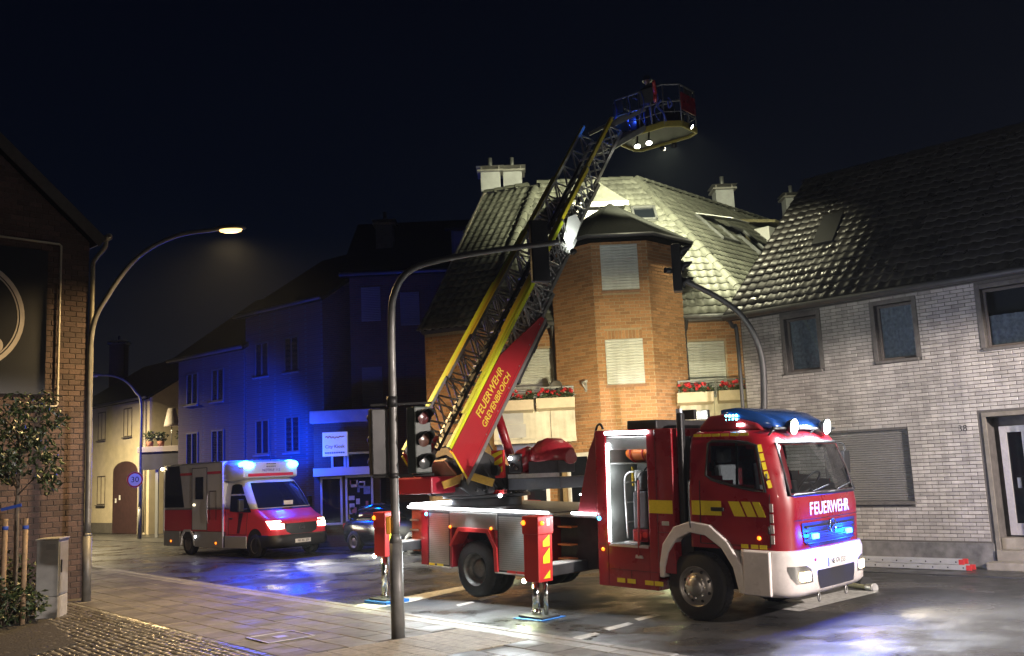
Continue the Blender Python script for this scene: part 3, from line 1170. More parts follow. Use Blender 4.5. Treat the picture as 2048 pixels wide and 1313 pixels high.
def wall_boxes(o, tx, s0, s1, z0, z1, holes, thick):
    """wall slab with rectangular openings; outer face on the plane through o"""
    o, tx = V(o), V(tx).normalized()
    out = tx.cross(UP).normalized()
    ss = sorted(set([s0, s1] + [h[0] for h in holes if s0 < h[0] < s1] + [h[1] for h in holes if s0 < h[1] < s1]))
    m = MB()
    for a, b in zip(ss[:-1], ss[1:]):
        segs = [(z0, z1)]
        for h in holes:
            if h[0] <= a + 1e-6 and h[1] >= b - 1e-6:
                nv = []
                for p, q in segs:
                    if h[2] >= q or h[3] <= p:
                        nv.append((p, q))
                    else:
                        if h[2] > p:
                            nv.append((p, h[2]))
                        if h[3] < q:
                            nv.append((h[3], q))
                segs = nv
        for p, q in segs:
            m.para(o + tx * a + UP * p, tx * (b - a), -out * thick, UP * (q - p))
    return m
def shutter(parent, o, tx, s0, s1, z0, z1, depth, pitch=.05, mt=None):
    o, tx = V(o), V(tx).normalized()
    out = tx.cross(UP).normalized()
    n = max(2, int((z1 - z0) / pitch))
    h = (z1 - z0) / n
    m = MB()
    for k in range(n):
        p = o + tx * s0 - out * depth + UP * (z0 + k * h)
        prof = [(0, .004), (.016, .012), (.022, h * .5), (.016, h - .010), (0, h - .004)]
        m.prism(prof, p, out, UP, tx * (s1 - s0))
    m.para(o + tx * s0 - out * (depth + .02) + UP * z0, tx * (s1 - s0), out * .018, UP * (z1 - z0))
    return part('roller_shutter', m, mt or ivory, parent, world=True)
def window(parent, o, tx, s0, s1, z0, z1, depth=.12, frame=.06, fm=None, gm=None, sill=True, mull=True, cm=None, surround=0, sm=None):
    o, tx = V(o), V(tx).normalized()
    out = tx.cross(UP).normalized()
    fm, gm = fm or whiteupvc, gm or glassd
    b = o - out * depth
    m = MB()
    def fr(a0, a1, c0, c1):
        m.para(b + tx * a0 + UP * c0, tx * (a1 - a0), -out * .05, UP * (c1 - c0))
    fr(s0, s0 + frame, z0, z1); fr(s1 - frame, s1, z0, z1)
    fr(s0 + frame, s1 - frame, z0, z0 + frame); fr(s0 + frame, s1 - frame, z1 - frame, z1)
    if mull:
        c = (s0 + s1) / 2
        fr(c - frame * .5, c + frame * .5, z0 + frame, z1 - frame)
    wd = part('window', m, fm, parent, world=True, bevel=.006)
    m = MB()
    m.para(b + tx * s0 - out * .03 + UP * z0, tx * (s1 - s0), -out * .006, UP * (z1 - z0))
    part('pane', m, gm, wd, world=True)
    if cm:
        m = MB()
        n = 22
        vs = []
        for k in range(n + 1):
            x = s0 + (s1 - s0) * k / n
            off = .028 * math.sin(k * 2.1) + .075
            vs += [b + tx * x - out * off + UP * z0, b + tx * x - out * off + UP * (z0 + (z1 - z0) * cm)]
        # hangs just inside the glass, seen through it as pale folds
        m.add(vs, [(2 * k, 2 * k + 2, 2 * k + 3, 2 * k + 1) for k in range(n)], True)
        part('curtain', m, curtain, wd, world=True, recalc=False)
    if sill:
        m = MB()
        m.para(o + tx * (s0 - .05) + UP * (z0 - .06) - out * depth, tx * (s1 - s0 + .1), out * (depth + .06), UP * .055)
        part('sill', m, sm or frameg, wd, world=True, bevel=.008)
    if surround:
        m = MB()
        g = surround
        for a0, a1, c0, c1 in ((s0 - g, s0, z0, z1 + g), (s1, s1 + g, z0, z1 + g), (s0, s1, z1, z1 + g)):
            m.para(o + tx * a0 + UP * c0 - out * depth, tx * (a1 - a0), out * (depth + .025), UP * (c1 - c0))
        part('surround', m, sm or frameg, wd, world=True, bevel=.006)
    return wd
def slab(pts, th):
    """roof slab: outline pts (top), thickened downwards along its normal"""
    pts = [V(p) for p in pts]
    n = V((0, 0, 0))
    for i in range(len(pts)):
        n += pts[i].cross(pts[(i + 1) % len(pts)])
    n.normalize()
    if n.z < 0:
        n = -n
    m = MB()
    k = len(pts)
    m.add(pts + [p - n * th for p in pts], [tuple(range(k)), tuple(reversed(range(k, 2 * k)))] + [(i, (i + 1) % k, k + (i + 1) % k, k + i) for i in range(k)])
    return m
def chimney(parent, c, w_, d, z0, z1, mt, cap=True, pot=True):
    c = V(c)
    m = MB()
    m.bx(c.x - w_ / 2, c.x + w_ / 2, c.y - d / 2, c.y + d / 2, z0, z1)
    ch = part('chimney', m, mt, parent, world=True, bevel=.01)
    if cap:
        m = MB()
        m.bx(c.x - w_ / 2 - .1, c.x + w_ / 2 + .1, c.y - d / 2 - .1, c.y + d / 2 + .1, z1, z1 + .06)
        for sx in (-1, 1):
            for sy in (-1, 1):
                m.bx(c.x + sx * w_ * .45 - .02, c.x + sx * w_ * .45 + .02, c.y + sy * d * .45 - .02, c.y + sy * d * .45 + .02, z1 + .06, z1 + .17)
        k = w_ / 2 + .13
        q = d / 2 + .13
        m.add([(c.x - k, c.y - q, z1 + .17), (c.x + k, c.y - q, z1 + .17), (c.x + k, c.y + q, z1 + .17), (c.x - k, c.y + q, z1 + .17), (c.x, c.y, z1 + .30)],
              [(3, 2, 1, 0), (0, 1, 4), (1, 2, 4), (2, 3, 4), (3, 0, 4)])
        part('chimney_cap', m, kerbm, ch, world=True)
    if pot:
        m = MB()
        m.cyl((c.x, c.y, z1 + .1), (c.x, c.y, z1 + .55), .07, .07, 12)
        part('flue', m, zinc, ch, world=True)
    return ch

# ------------------------------------------------------------------ left brick gable house
A0, AT, AN = V((-8.98, 20.06, 0)), V((.6816, .7317, 0)), V((.7317, -.6816, 0))
def ap(s, z, d=0.0):
    return A0 + AT * s + AN * d + UP * z
hA = thing('brick_gable_house', 'dark red brown brick house whose gable carries a round sign', 'house', A0)
m = MB()
m.prism([(-8, 0), (0, 0), (0, 7.6), (-4, 11.0), (-8, 7.6)], A0, AT, UP, -AN * 9)
wA = part('wall', m, mortA, hA, world=True)
brick_field(wA, A0, AT, [(-3.1, 0.04), (0.0, 0.04), (0.0, 7.58), (-3.1, 10.2)], [], brickA, L=.235, H=.098, J=.013, depth=.014, vis=lambda x, y: x < 165 and (x > 96 or y > 820 or y < 470) and y < 1110)
m = slab([ap(.22, 7.52, .28), ap(-4, 11.14, .28), ap(-4, 11.14, -9), ap(.22, 7.52, -9)], .20)
rA = part('roof', m, slatem, hA, world=True)
m = slab([ap(-8.22, 7.52, .28), ap(-4.0, 11.135, .28), ap(-4.0, 11.135, -9), ap(-8.22, 7.52, -9)], .20)
part('roof_slope', m, slatem, rA, world=True)
m = MB()
m.beam(ap(.16, 7.41, .30), ap(-4, 10.98, .30), .03, .24, AN.cross(ap(-4, 10.9) - ap(.1, 7.3)))
part('verge_board', m, mat('verge_dark', (.05, .047, .045), .7, var=.2, scale=8), rA, world=True)
m = MB()
m.tube([ap(.30, 7.56, .3), ap(.30, 7.56, -9)], .075, 10)
m.tube(curve_pts([ap(.30, 7.52, .12), ap(.28, 7.35, .12), ap(.12, 7.12, .10), ap(.05, 6.95, .08), ap(.05, 6.5, .08), ap(.04, 3, .08), ap(.04, 0.05, .08)], 5), .05, 10)
part('downpipe', m, mat('pipe_pale', (.34, .32, .25), .45, .3, var=.15, scale=6, dirt=.2), hA, world=True)
# round sign on the gable: dark board with white rings, and its tube frame
t = thing('wall_sign', 'dark board with large white rings mounted on the brick gable', 'sign', ap(-2.2, 4.1, .02))
m = MB()
m.para(ap(-3.6, 4.15, .02), AT * 2.73, AN * .05, UP * 2.97)
part('board', m, mat('board_dark', (.012, .015, .022), .35, var=.15, scale=2), t, world=True)
def ring(mb, c, r0, r1, d=.008, n=48):
    vs, fs = [], []
    for k in range(n):
        a = 2 * math.pi * k / n
        e_ = AT * math.cos(a) + UP * math.sin(a)
        vs += [c + e_ * r0, c + e_ * r1, c + e_ * r1 + AN * d, c + e_ * r0 + AN * d]
    for k in range(n):
        j = (k + 1) % n
        for i in range(4):
            fs.append((4 * k + i, 4 * k + (i + 1) % 4, 4 * j + (i + 1) % 4, 4 * j + i))
    mb.add(vs, fs)
rc = ap(-2.42, 5.68, .071)
m = MB(); ring(m, rc, 1.035, 1.12)
part('ring', m, mat('sign_ring_white', (.5, .47, .47), .5, var=.1, scale=6), t, world=True)
m = MB(); ring(m, rc, .985, 1.01)
part('ring', m, MATS['sign_ring_white'], t, world=True)
m = MB(); ring(m, rc + AT * .56 - UP * .58, .02, .17)
part('disc', m, MATS['sign_ring_white'], t, world=True)
t = thing('wall_tube_frame', 'thin pale tube frame running round the dark sign on the gable', 'frame', ap(-.6, 3.9, .05))
m = MB()
m.tube([ap(-3.6, 7.30, .09), ap(-.66, 7.30, .09), ap(-.62, 7.27, .09), ap(-.62, 3.95, .09), ap(-.66, 3.91, .09), ap(-1.25, 3.91, .09)], .022, 8)
part('tube', m, mat('tube_pale', (.52, .50, .44), .4, .2), t, world=True)
m = MB()
for (s, z) in ((-.62, 6.6), (-.62, 5.2), (-.62, 4.3), (-1.6, 7.30)):
    m.beam(ap(s, z, 0), ap(s, z, .09), .02, .02)
part('clip', m, steel, t, world=True)

# ------------------------------------------------------------------ white brick house on the right
hW = thing('white_brick_house', 'house of pale glazed bricks with dark tiled roof behind the fire engine', 'house', WO)
WHOLES = [(-3.82, -3.06, 4.05, 5.22), (-1.79, -1.02, 4.07, 5.21), (.29, 1.75, 4.09, 5.22), (-3.15, -1.37, 1.26, 2.67), (.05, 1.35, 0.0, 2.80)]
m = wall_boxes(WO, WT, -4.9, 6.0, 0, 5.50, WHOLES, .3)
m.prism([(0, 0), (8.4, 0), (8.4, 5.5), (4.2, 9.25), (0, 5.5)], wp(-4.9, -.301), -WN, UP, WT * .05)     # left gable
wW = part('wall', m, mortW, hW, world=True)
brick_field(wW, WO, WT, [(-4.88, .50), (2.2, .50), (2.2, 5.42), (-4.88, 5.42)], [(a - .10, b + .10, c - .02, d + .08) if c > 4 else (a - .02, b + .02, c - .06, d + .02) for a, b, c, d in WHOLES[:4]] + [(-.02, 1.42, 0, 2.88)],
            brickW, L=.236, H=.060, J=.0115, depth=.012, vis=lambda x, y: x > 1720)
m = MB()
m.para(wp(-4.92, 0, 0), WT * 4.95, WN * .03, UP * .47)
m.para(wp(1.43, 0, 0), WT * 4.5, WN * .03, UP * .47)
part('plinth', m, mat('plinth_stone', (.17, .165, .16), .6, var=.45, scale=5, bump=.3, bscale=12, dirt=.4), hW, world=True, bevel=.01)
for (a, b, c, d), cmn in zip(WHOLES[:3], (1.0, 1.0, .55)):
    window(hW, WO, WT, a, b, c, d, depth=.13, frame=.055, fm=mat('window_brown', (.10, .085, .075), .5, var=.15), cm=cmn, surround=.09, mull=False, gm=clear_glass('glass_clear') if cmn else glassd)
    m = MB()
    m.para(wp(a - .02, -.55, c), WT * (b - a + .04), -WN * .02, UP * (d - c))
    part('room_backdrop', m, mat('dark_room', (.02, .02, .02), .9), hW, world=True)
a, b, c, d = WHOLES[3]
shutter(hW, WO, WT, a, b, c, d, .09, .045, mat('shutter_grey', (.20, .195, .185), .55, var=.08, dirt=.2))
m = MB()
m.para(wp(a - .05, -.1, c - .07), WT * (b - a + .1), WN * .17, UP * .06)
part('window_sill', m, frameg, hW, world=True, bevel=.008)
# door niche
m = MB()
m.para(wp(.05, -.62, .55), WT * 1.30, -WN * .04, UP * 2.25)
m.para(wp(.05, -.6, .30), WT * .02, WN * .6, UP * 2.5)
m.para(wp(1.33, -.6, .30), WT * .02, WN * .6, UP * 2.5)
nic = part('door_niche', m, mat('niche_render', (.11, .10, .095), .8, var=.3, scale=6, dirt=.3), hW, world=True)
m = MB()
for x0, x1 in ((.06, .14), (1.24, 1.32)):
    m.para(wp(x0, 0.0, .0), WT * (x1 - x0), WN * .03, UP * 2.80)
m.para(wp(.06, 0, 2.80), WT * 1.26, WN * .03, UP * .08)
part('door_surround', m, mat('door_surround_stone', (.20, .18, .15), .7, var=.3, scale=6, dirt=.3), hW, world=True, bevel=.008)
m = MB()
for x0, x1, z0, z1 in ((.17, .30, .58, 2.62), (.56, .68, .80, 2.52), (1.08, 1.2, .58, 2.62), (.30, 1.08, 2.50, 2.62), (.30, 1.08, .58, .80)):
    m.para(wp(x0, -.57, z0), WT * (x1 - x0), WN * .06, UP * (z1 - z0))
dr = part('door', m, mat('door_frame_pale', (.42, .40, .40), .4, .2, var=.1, dirt=.15), hW, world=True, bevel=.006)
m = MB()
m.para(wp(.30, -.565, .80), WT * .78, WN * .02, UP * 1.70)
part('door_glass', m, glassd, dr, world=True)
m = MB()
m.para(wp(.40, -.53, 1.45), WT * .07, WN * .05, UP * .2)
part('handle', m, steel, dr, world=True, bevel=.01)
m = MB()
m.para(wp(.07, -.6, .02), WT * 1.26, WN * .35, UP * .53)
m.para(wp(.07, -.25, .02), WT * 1.26, WN * .33, UP * .33)
m.para(wp(-.02, .08, .02), WT * 1.5, WN * .34, UP * .14)
part('steps', m, mat('step_stone', (.26, .235, .20), .65, var=.25, scale=6, dirt=.35, bump=.2), hW, world=True, bevel=.012)
text('house_number', '38', .17, wp(-.30, .016, 2.61), WT, UP, mat('number_dark', (.05, .045, .04), .5), hW, world=True)
# roof
ov = .32
E0, E1 = wp(-5.12, ov, 5.44), wp(6.2, ov, 5.44)
R0, R1 = wp(-5.12, -4.2, 9.42), wp(6.2, -4.2, 9.42)
rW = part('roof', slab([E0, E1, R1, R0], .14), underm, hW, world=True)
m = slab([R0 + UP * -.003, R1 + UP * -.003, wp(6.2, -8.7, 5.44), wp(-5.12, -8.7, 5.44)], .14)
part('back_slope', m, tileW, rW, world=True)
tile_field(rW, [E0, E1, R1, R0], WT, tileW, .235, .305, 300)
ridge_caps(rW, R0, R1, tileW, .12, .36)
m = MB()
m.tube([wp(-5.1, ov + .06, 5.40), wp(6, ov + .06, 5.40)], .07, 10)
m.para(wp(-5.1, 0, 5.42), WT * 11, WN * ov, UP * .03)
m.tube(curve_pts([wp(-4.98, ov + .04, 5.36), wp(-4.98, .2, 5.2), wp(-4.97, .07, 5.05), wp(-4.97, .07, 3), wp(-4.97, .07, .05)], 5), .045, 10)
part('gutter', m, darkpipe, hW, world=True)
m = MB()
sk = [onpl(1626, 497, E0, (R0 - E0).cross(WT).normalized()), onpl(1668, 489, E0, (R0 - E0).cross(WT).normalized()), onpl(1690, 430, E0, (R0 - E0).cross(WT).normalized()), onpl(1650, 440, E0, (R0 - E0).cross(WT).normalized())]
nW = (R0 - E0).cross(WT).normalized()
nW = nW if nW.z > 0 else -nW
m.add([p + nW * .02 for p in sk] + [p + nW * .11 for p in sk], [(4, 5, 6, 7), (0, 1, 5, 4), (1, 2, 6, 5), (2, 3, 7, 6), (3, 0, 4, 7)])
part('roof_hatch', m, mat('hatch_dark', (.02, .02, .02), .5), rW, world=True)

# ------------------------------------------------------------------ corner house with octagonal tower
hB = thing('corner_tower_house', 'orange brick corner house with a polygonal bay tower and flower boxes', 'house', (2.66, 24, 0))
BX0, BX1, BY, BE = -.62, 5.95, 24.0, 5.86
BO = V((0, BY, 0))
BT = V((1, 0, 0))
BH = [(-.2, 1.08, 3.02, 5.21), (4.27, 5.33, 3.02, 5.21)]
m = wall_boxes(BO, BT, BX0, BX1, 0, BE, BH, .3)
LT = V((.9025, -.4307, 0))         # left wing runs back to the left
L0 = V((BX0, BY, 0)) - LT * 1.85
m2 = wall_boxes(L0, LT, 0, 1.85, 0, BE, [], .3)
m.add(m2.v, m2.f)
# left wing gable end
gl = L0 + V((.15, 0, 0))
LN = V((.4307, .9025, 0))
m.prism([(0, 0), (4.6, 0), (4.6, 10.4), (0, BE)], L0, LN, UP, LT * .1)
# rear bulk
m.bx(-.3, 6.2, 24.35, 30, 0, 5.5)
wB = part('wall', m, mortB, hB, world=True)
brick_field(wB, BO, BT, [(BX0 + .02, .1), (BX1 - .02, .1), (BX1 - .02, BE - .08), (BX0 + .02, BE - .08)], [(a - .03, b + .03, c, d + .03) for a, b, c, d in BH] + [(.95, 4.35, 0, 9)],
            brickB, L=.225, H=.068, J=.014, depth=.013, n_ind=0)
brick_field(wB, L0, LT, [(0.02, 3.2), (1.83, 3.2), (1.83, BE - .08), (0.02, BE - .08)], [], brickB, L=.225, H=.068, J=.014, depth=.013, n_ind=0)
for a, b, c, d in BH:
    shutter(hB, BO, BT, a, b, c, d, .10, .066)
# tower
TC, TAP = V((2.66, 24.2, 0)), 1.6
TE = 7.66
tv = []
hs = TAP * math.tan(math.pi / 8)
R8 = TAP / math.cos(math.pi / 8)
for k in range(8):
    a = rad(-112.5 + 45 * k)
    tv.append(TC + V((math.cos(a) * R8, math.sin(a) * R8, 0)))
m = MB()
m.prism([(p.x, p.y) for p in tv], (0, 0, 0), (1, 0, 0), (0, 1, 0), (0, 0, TE))
tw = part('tower', m, mortB, hB, world=True)
win_up, win_lo = (.20, 1.09, 6.36, 7.47), (.19, 1.08, 4.10, 5.17)
for k in (7, 0, 1, 2, 6):
    p0, p1 = tv[k], tv[(k + 1) % 8]
    L = (p1 - p0).length
    d = (p1 - p0).normalized()
    hl = [(win_up[0], win_up[1], win_up[2] - .04, win_up[3]), (win_lo[0], win_lo[1], win_lo[2] - .06, win_lo[3] + .22)] if k == 0 else []
    brick_field(tw, p0, d, [(.0, 2.4), (L - .0, 2.4), (L, TE - .02), (.0, TE - .02)], hl, brickB, L=.225, H=.068, J=.014, depth=.013,
                n_ind={0: 210, 1: 60, 7: 30}.get(k, 0), vis=lambda x, y: 560 < y < 850)
p0, d0 = tv[0], (tv[1] - tv[0]).normalized()
for (a, b, c, d_) in (win_up, win_lo):
    m = MB()
    out = d0.cross(UP)
    m.para(p0 + d0 * a + out * .001 + UP * c, d0 * (b - a), out * .012, UP * (d_ - c))
    shutter(hB, p0 + out * .075, d0, a, b, c, d_, .05, .066)
    m = MB()
    m.para(p0 + d0 * (a - .03) + UP * (c - .07), d0 * (b - a + .06), out * .05, UP * .055)
    part('window_sill', m, mat('sill_brick', (.26, .14, .08), .8, var=.2), hB, world=True)
# soldier course over the lower tower window
sol = unit_brick(brickB).mesh('soldier_brick', brickB)
for k in range(11):
    o = bpy.data.objects.new('soldier_brick', sol)
    C.objects.link(o)
    o.parent = tw
    out = d0.cross(UP)
    M = Matrix((d0, -out, UP)).transposed() @ Matrix.Diagonal((.070, .016, .20))
    o.matrix_local = wm(tw).inverted() @ (Matrix.Translation(p0 + d0 * (.23 + k * .082) + UP * (5.28)) @ M.to_4x4())
# tower roof
m = MB()
RE = R8 + .34
ev = [TC + V((math.cos(rad(-112.5 + 45 * k)) * RE, math.sin(rad(-112.5 + 45 * k)) * RE, TE + .02)) for k in range(8)]
pk = V((2.70, 24.35, 9.0))
m.add(ev + [pk] + [p - UP * .14 for p in ev], [(k, (k + 1) % 8, 8) for k in range(8)] + [(9 + k, 9 + (k + 1) % 8, (k + 1) % 8, k) for k in range(8)] + [tuple(9 + k for k in reversed(range(8)))])
trf = part('tower_roof', m, slatem, hB, world=True)
m = MB()
m.tube([p - UP * .05 for p in ev], .05, 8, closed=True)
part('tower_gutter', m, darkpipe, trf, world=True)
# main roof planes
HL, HR = V((BX0 - .15, BY - .36, BE - .02)), V((BX1 + .22, BY - .36, BE - .02))
TL, TR = V((.94, 28.0, 10.70)), V((3.97, 28.0, 10.70))
r2 = V((.678, .735, 0))
P2b, P2e = TR + r2 * 9.5, HR + r2 * 9.0
P3e, P3t = HL - LT * 1.75, TL - LT * 1.75
rB = part('roof', slab([HL, HR, TR, TL], .12), underm, hB, world=True)
part('roof_slope', slab([HR, P2e, P2b, TR], .12), underm, rB, world=True)
part('roof_slope', slab([HL, TL, P3t, P3e], .12), underm, rB, world=True)
part('roof_slope', slab([TL + UP * -.01, TR + UP * -.01, TR + V((2, 5, -4.5)), TL + V((-2, 5, -4.5))], .12), slatem, rB, world=True)
inT = lambda p: False
tile_field(rB, [HL, HR, TR, TL], BT, tileB, .225, .30, 190)
tile_field(rB, [HR, P2e, P2b, TR], r2, tileB, .225, .30, 110)
tile_field(rB, [P3e, HL, TL, P3t], LT, tileB, .225, .30, 0)
ridge_caps(rB, HR, TR, tileB, .12, .36)
ridge_caps(rB, HL, TL, tileB, .12, .36)
ridge_caps(rB, TL, TR, tileB, .12, .36)
ridge_caps(rB, TR, P2b, tileB, .12, .36)
ridge_caps(rB, P3t, TL, tileB, .12, .36)
m = MB()
m.beam(P3e + V((0, 0, .02)), P3t + V((0, 0, .02)), .05, .12)
part('verge', m, mat('verge_pale', (.22, .20, .17), .6), rB, world=True)
m = MB()
m.tube([HL + V((.1, -.05, -.06)), V((1.1, BY - .41, BE - .08))], .065, 10)
m.tube([V((4.25, BY - .41, BE - .08)), HR + V((0, -.05, -.06))], .065, 10)
m.bx(BX0 - .1, BX1 + .1, BY - .34, BY - .02, BE - .17, BE - .10)
part('gutter', m, zinc, hB, world=True)
m = MB()
m.tube(curve_pts([V((4.35, BY - .4, BE - .12)), V((4.33, BY - .25, BE - .35)), V((4.32, BY - .12, BE - .5)), V((4.32, BY - .12, 4.2)), V((4.32, BY - .12, .1))], 5), .05, 10)
part('downpipe', m, darkpipe, hB, world=True)
m = MB()
m.tube(curve_pts([V((1.0, BY - .4, BE - .12)), V((1.02, BY - .25, BE - .35)), V((1.03, BY - .12, BE - .5)), V((1.03, BY - .12, 4.2)), V((1.03, BY - .12, .1))], 5), .05, 10)
part('downpipe', m, darkpipe, hB, world=True)
# dormer above the tower, roof windows, dormer on the right slope, chimneys
nP1 = (TL - HL).cross(BT)
m = MB()
dz = V((2.55, 26.0, 0))
m.bx(1.75, 3.15, 25.4, 27.6, 8.4, 9.28)
dm = part('dormer', m, whiteupvc, rB, world=True, bevel=.01)
m = MB()
m.add([(1.62, 25.2, 9.28), (3.28, 25.2, 9.28), (3.28, 28.0, 9.28), (1.62, 28.0, 9.28), (2.45, 25.5, 10.0), (2.45, 28.0, 10.0)], [(0, 1, 4), (1, 2, 5, 4), (3, 0, 4, 5), (0, 3, 2, 1), (2, 3, 5)])
part('dormer_roof', m, tileB, dm, world=True)
m = MB()
m.bx(1.60, 3.30, 25.18, 25.26, 9.16, 9.28)
part('dormer_fascia', m, whiteupvc, dm, world=True)
nP2 = (TR - HR).cross(r2).normalized()
nP2 = nP2 if nP2.z > 0 else -nP2
uP2 = nP2.cross(r2).normalized()
uP2 = uP2 if uP2.z > 0 else -uP2
def roofwin(cx_, cy_, w_, h, nrm, ex, ey, p0, tilt=0.0, lit=False):
    c = onpl(cx_, cy_, p0, nrm)
    m = MB()
    fx, fy = ex * w_ / 2, ey * h / 2
    for a, b in (((-fx - fy), (ex * w_, ey * .07)), ((-fx + fy - ey * .07), (ex * w_, ey * .07)), ((-fx - fy), (ex * .07, ey * h)), ((fx - fy - ex * .07), (ex * .07, ey * h))):
        m.para(c + a + nrm * .0, b[0], b[1], nrm * .13)
    f = part('roof_window', m, zinc, rB, world=True, bevel=.01)
    m = MB()
    q = ey if not tilt else (ey * math.cos(tilt) - nrm * math.sin(tilt))
    s = ey * h / 2 if tilt else fy
    b0 = c + (fy if tilt else -fy) + nrm * (.10 if tilt else .06) - fx
    if tilt:
        m.para(b0, ex * w_, -q * h, nrm * .03)
    else:
        m.para(b0 + ex * .07 + ey * .07, ex * (w_ - .14), ey * (h - .14), nrm * .02)
    part('pane', m, mat('roof_glass_pale', (.45, .46, .44), .25, var=.1) if tilt else glassd, f, world=True)
roofwin(1432, 462, .95, 1.3, nP2, r2, uP2, HR, tilt=rad(28))
roofwin(1500, 488, .9, 1.5, nP2, r2, uP2, HR)
nP1 = nP1.normalized()
nP1 = nP1 if nP1.z > 0 else -nP1
uP1 = nP1.cross(BT).normalized()
uP1 = uP1 if uP1.z > 0 else -uP1
roofwin(1288, 432, .7, .7, nP1, BT, uP1, HL)
c = onpl(1530, 478, HR, nP2)
m = MB()
for q, z0_, z1_ in ((0, -.8, .35),):
    m.para(c - r2 * .2 + V((.2, -.2, -.9)), r2 * 2.2, V((-.735, .678, 0)) * 1.9, UP * 1.25)
dm = part('dormer', m, whiteupvc, rB, world=True, bevel=.01)
m = MB()
b = c - r2 * .4 + V((.45, -.45, .36))
m.add([b, b + r2 * 2.6, b + r2 * 2.6 + V((-.735, .678, .22)) * 2.3, b + V((-.735, .678, .22)) * 2.3, b + UP * .1, b + r2 * 2.6 + UP * .1, b + r2 * 2.6 + V((-.735, .678, .22)) * 2.3 + UP * .1, b + V((-.735, .678, .22)) * 2.3 + UP * .1],
      [(0, 1, 5, 4), (1, 2, 6, 5), (2, 3, 7, 6), (3, 0, 4, 7), (4, 5, 6, 7), (3, 2, 1, 0)])
part('dormer_roof', m, mat('mossy_felt', (.13, .115, .06), .9, var=.5, scale=14, bump=.5, bscale=20), dm, world=True)
for (px, py, Y, w_, h) in ((1449, 432, 32.4, .62, .95), (984, 420, 29.6, .62, 1.25), (1027, 400, 29.9, .6, .95), (1586, 440, 36, .6, .9)):
    q = aty(px, py, Y)
    chimney(rB, (q.x, q.y, 0), w_, w_, q.z - 1.6, q.z + h - .1, mat('chimney_lead', (.33, .34, .35), .55, .1, var=.15, scale=4, dirt=.25))
# balconies
bal = mat('balcony_rail', (.16, .165, .16), .5, .4, var=.1)
def balcony(x0, x1, seams, label):
    y0 = 23.02
    m = MB()
    m.bx(x0, x1, y0 + .04, BY + .1, 2.83, 2.95)
    bs = part('balcony', m, cream, hB, world=True, bevel=.01)
    xs = [x0] + seams + [x1]
    for a, b in zip(xs[:-1], xs[1:]):
        m = MB()
        m.bx(a + .006, b - .006, y0, y0 + .04, 2.93, 3.72)
        part('panel', m, cream, bs, world=True, bevel=.006)
    m = MB()
    for x in (x0 + .03, (x0 + x1) / 2, x1 - .03):
        m.bx(x - .02, x + .02, y0 + .05, y0 + .09, 2.95, 4.12)
    m.bx(x0, x1, y0 + .045, y0 + .095, 4.12, 4.16)
    m.bx(x0, x1, y0 + .055, y0 + .085, 4.0, 4.025)
    part('railing', m, bal, bs, world=True)
balcony(-.55, 1.42, [.10, .82], 'left')
balcony(3.92, 5.75, [4.75], 'right')
def flower_box(x0, x1, y, z, lab, seed):
    random.seed(seed)
    t = thing('flower_box', lab, 'flower box', ((x0 + x1) / 2, y, z), group='flower boxes on the balconies')
    w_ = x1 - x0
    m = MB()
    m.prism([(0, 0), (-.20, .06), (-.24, .30), (-.22, .30), (-.18, .08), (0.0, .03)], (-w_ / 2, 0, 0), (0, 1, 0), (0, 0, 1), (w_, 0, 0))
    for s in (-1, 1):
        m.prism([(0, .0), (-.20, .06), (-.24, .30), (0, .30)], (s * w_ / 2 - .01, 0, 0), (0, 1, 0), (0, 0, 1), (.02, 0, 0))
    m.bx(-w_ / 2, w_ / 2, -.015, 0, .03, .30)
    part('trough', m, boxcream, t, bevel=.008)
    m = MB()
    m.bx(-w_ / 2 + .03, w_ / 2 - .03, -.21, -.02, .2, .27)
    part('soil', m, soilm, t)
    m = MB()
    for _ in range(int(70 * w_)):
        leaves(m, (random.uniform(-w_ / 2, w_ / 2), random.uniform(-.22, -.03), random.uniform(.3, .42)), (.05, .05, .04), 3, .09, -.2)
    part('foliage', m, leafm, t, recalc=False)
    m = MB()
    for _ in range(int(20 * w_)):
        c = V((random.uniform(-w_ / 2 + .05, w_ / 2 - .05), random.uniform(-.24, -.05), random.uniform(.36, .52)))
        for _ in range(14):
            d = V((random.gauss(0, 1), random.gauss(0, 1), random.gauss(0, 1))).normalized()
            p = c + d * .04
            a = d.orthogonal().normalized() * .028
            b = d.cross(a)
            m.add([p + a, p + b, p - a, p - b], [(0, 1, 2, 3)])
    part('blossom', m, flowerm, t, recalc=False)
flower_box(-.50, .42, 23.0, 3.55, 'cream flower box of red geraniums nearest the ladder on the left balcony', 3)
flower_box(.50, 1.40, 23.0, 3.57, 'cream flower box of red geraniums beside the tower on the left balcony', 4)
flower_box(3.85, 4.70, 23.0, 3.55, 'cream flower box of red geraniums beside the tower on the right balcony', 5)
flower_box(4.84, 5.70, 23.0, 3.56, 'cream flower box with few blooms beside the white brick house', 6)
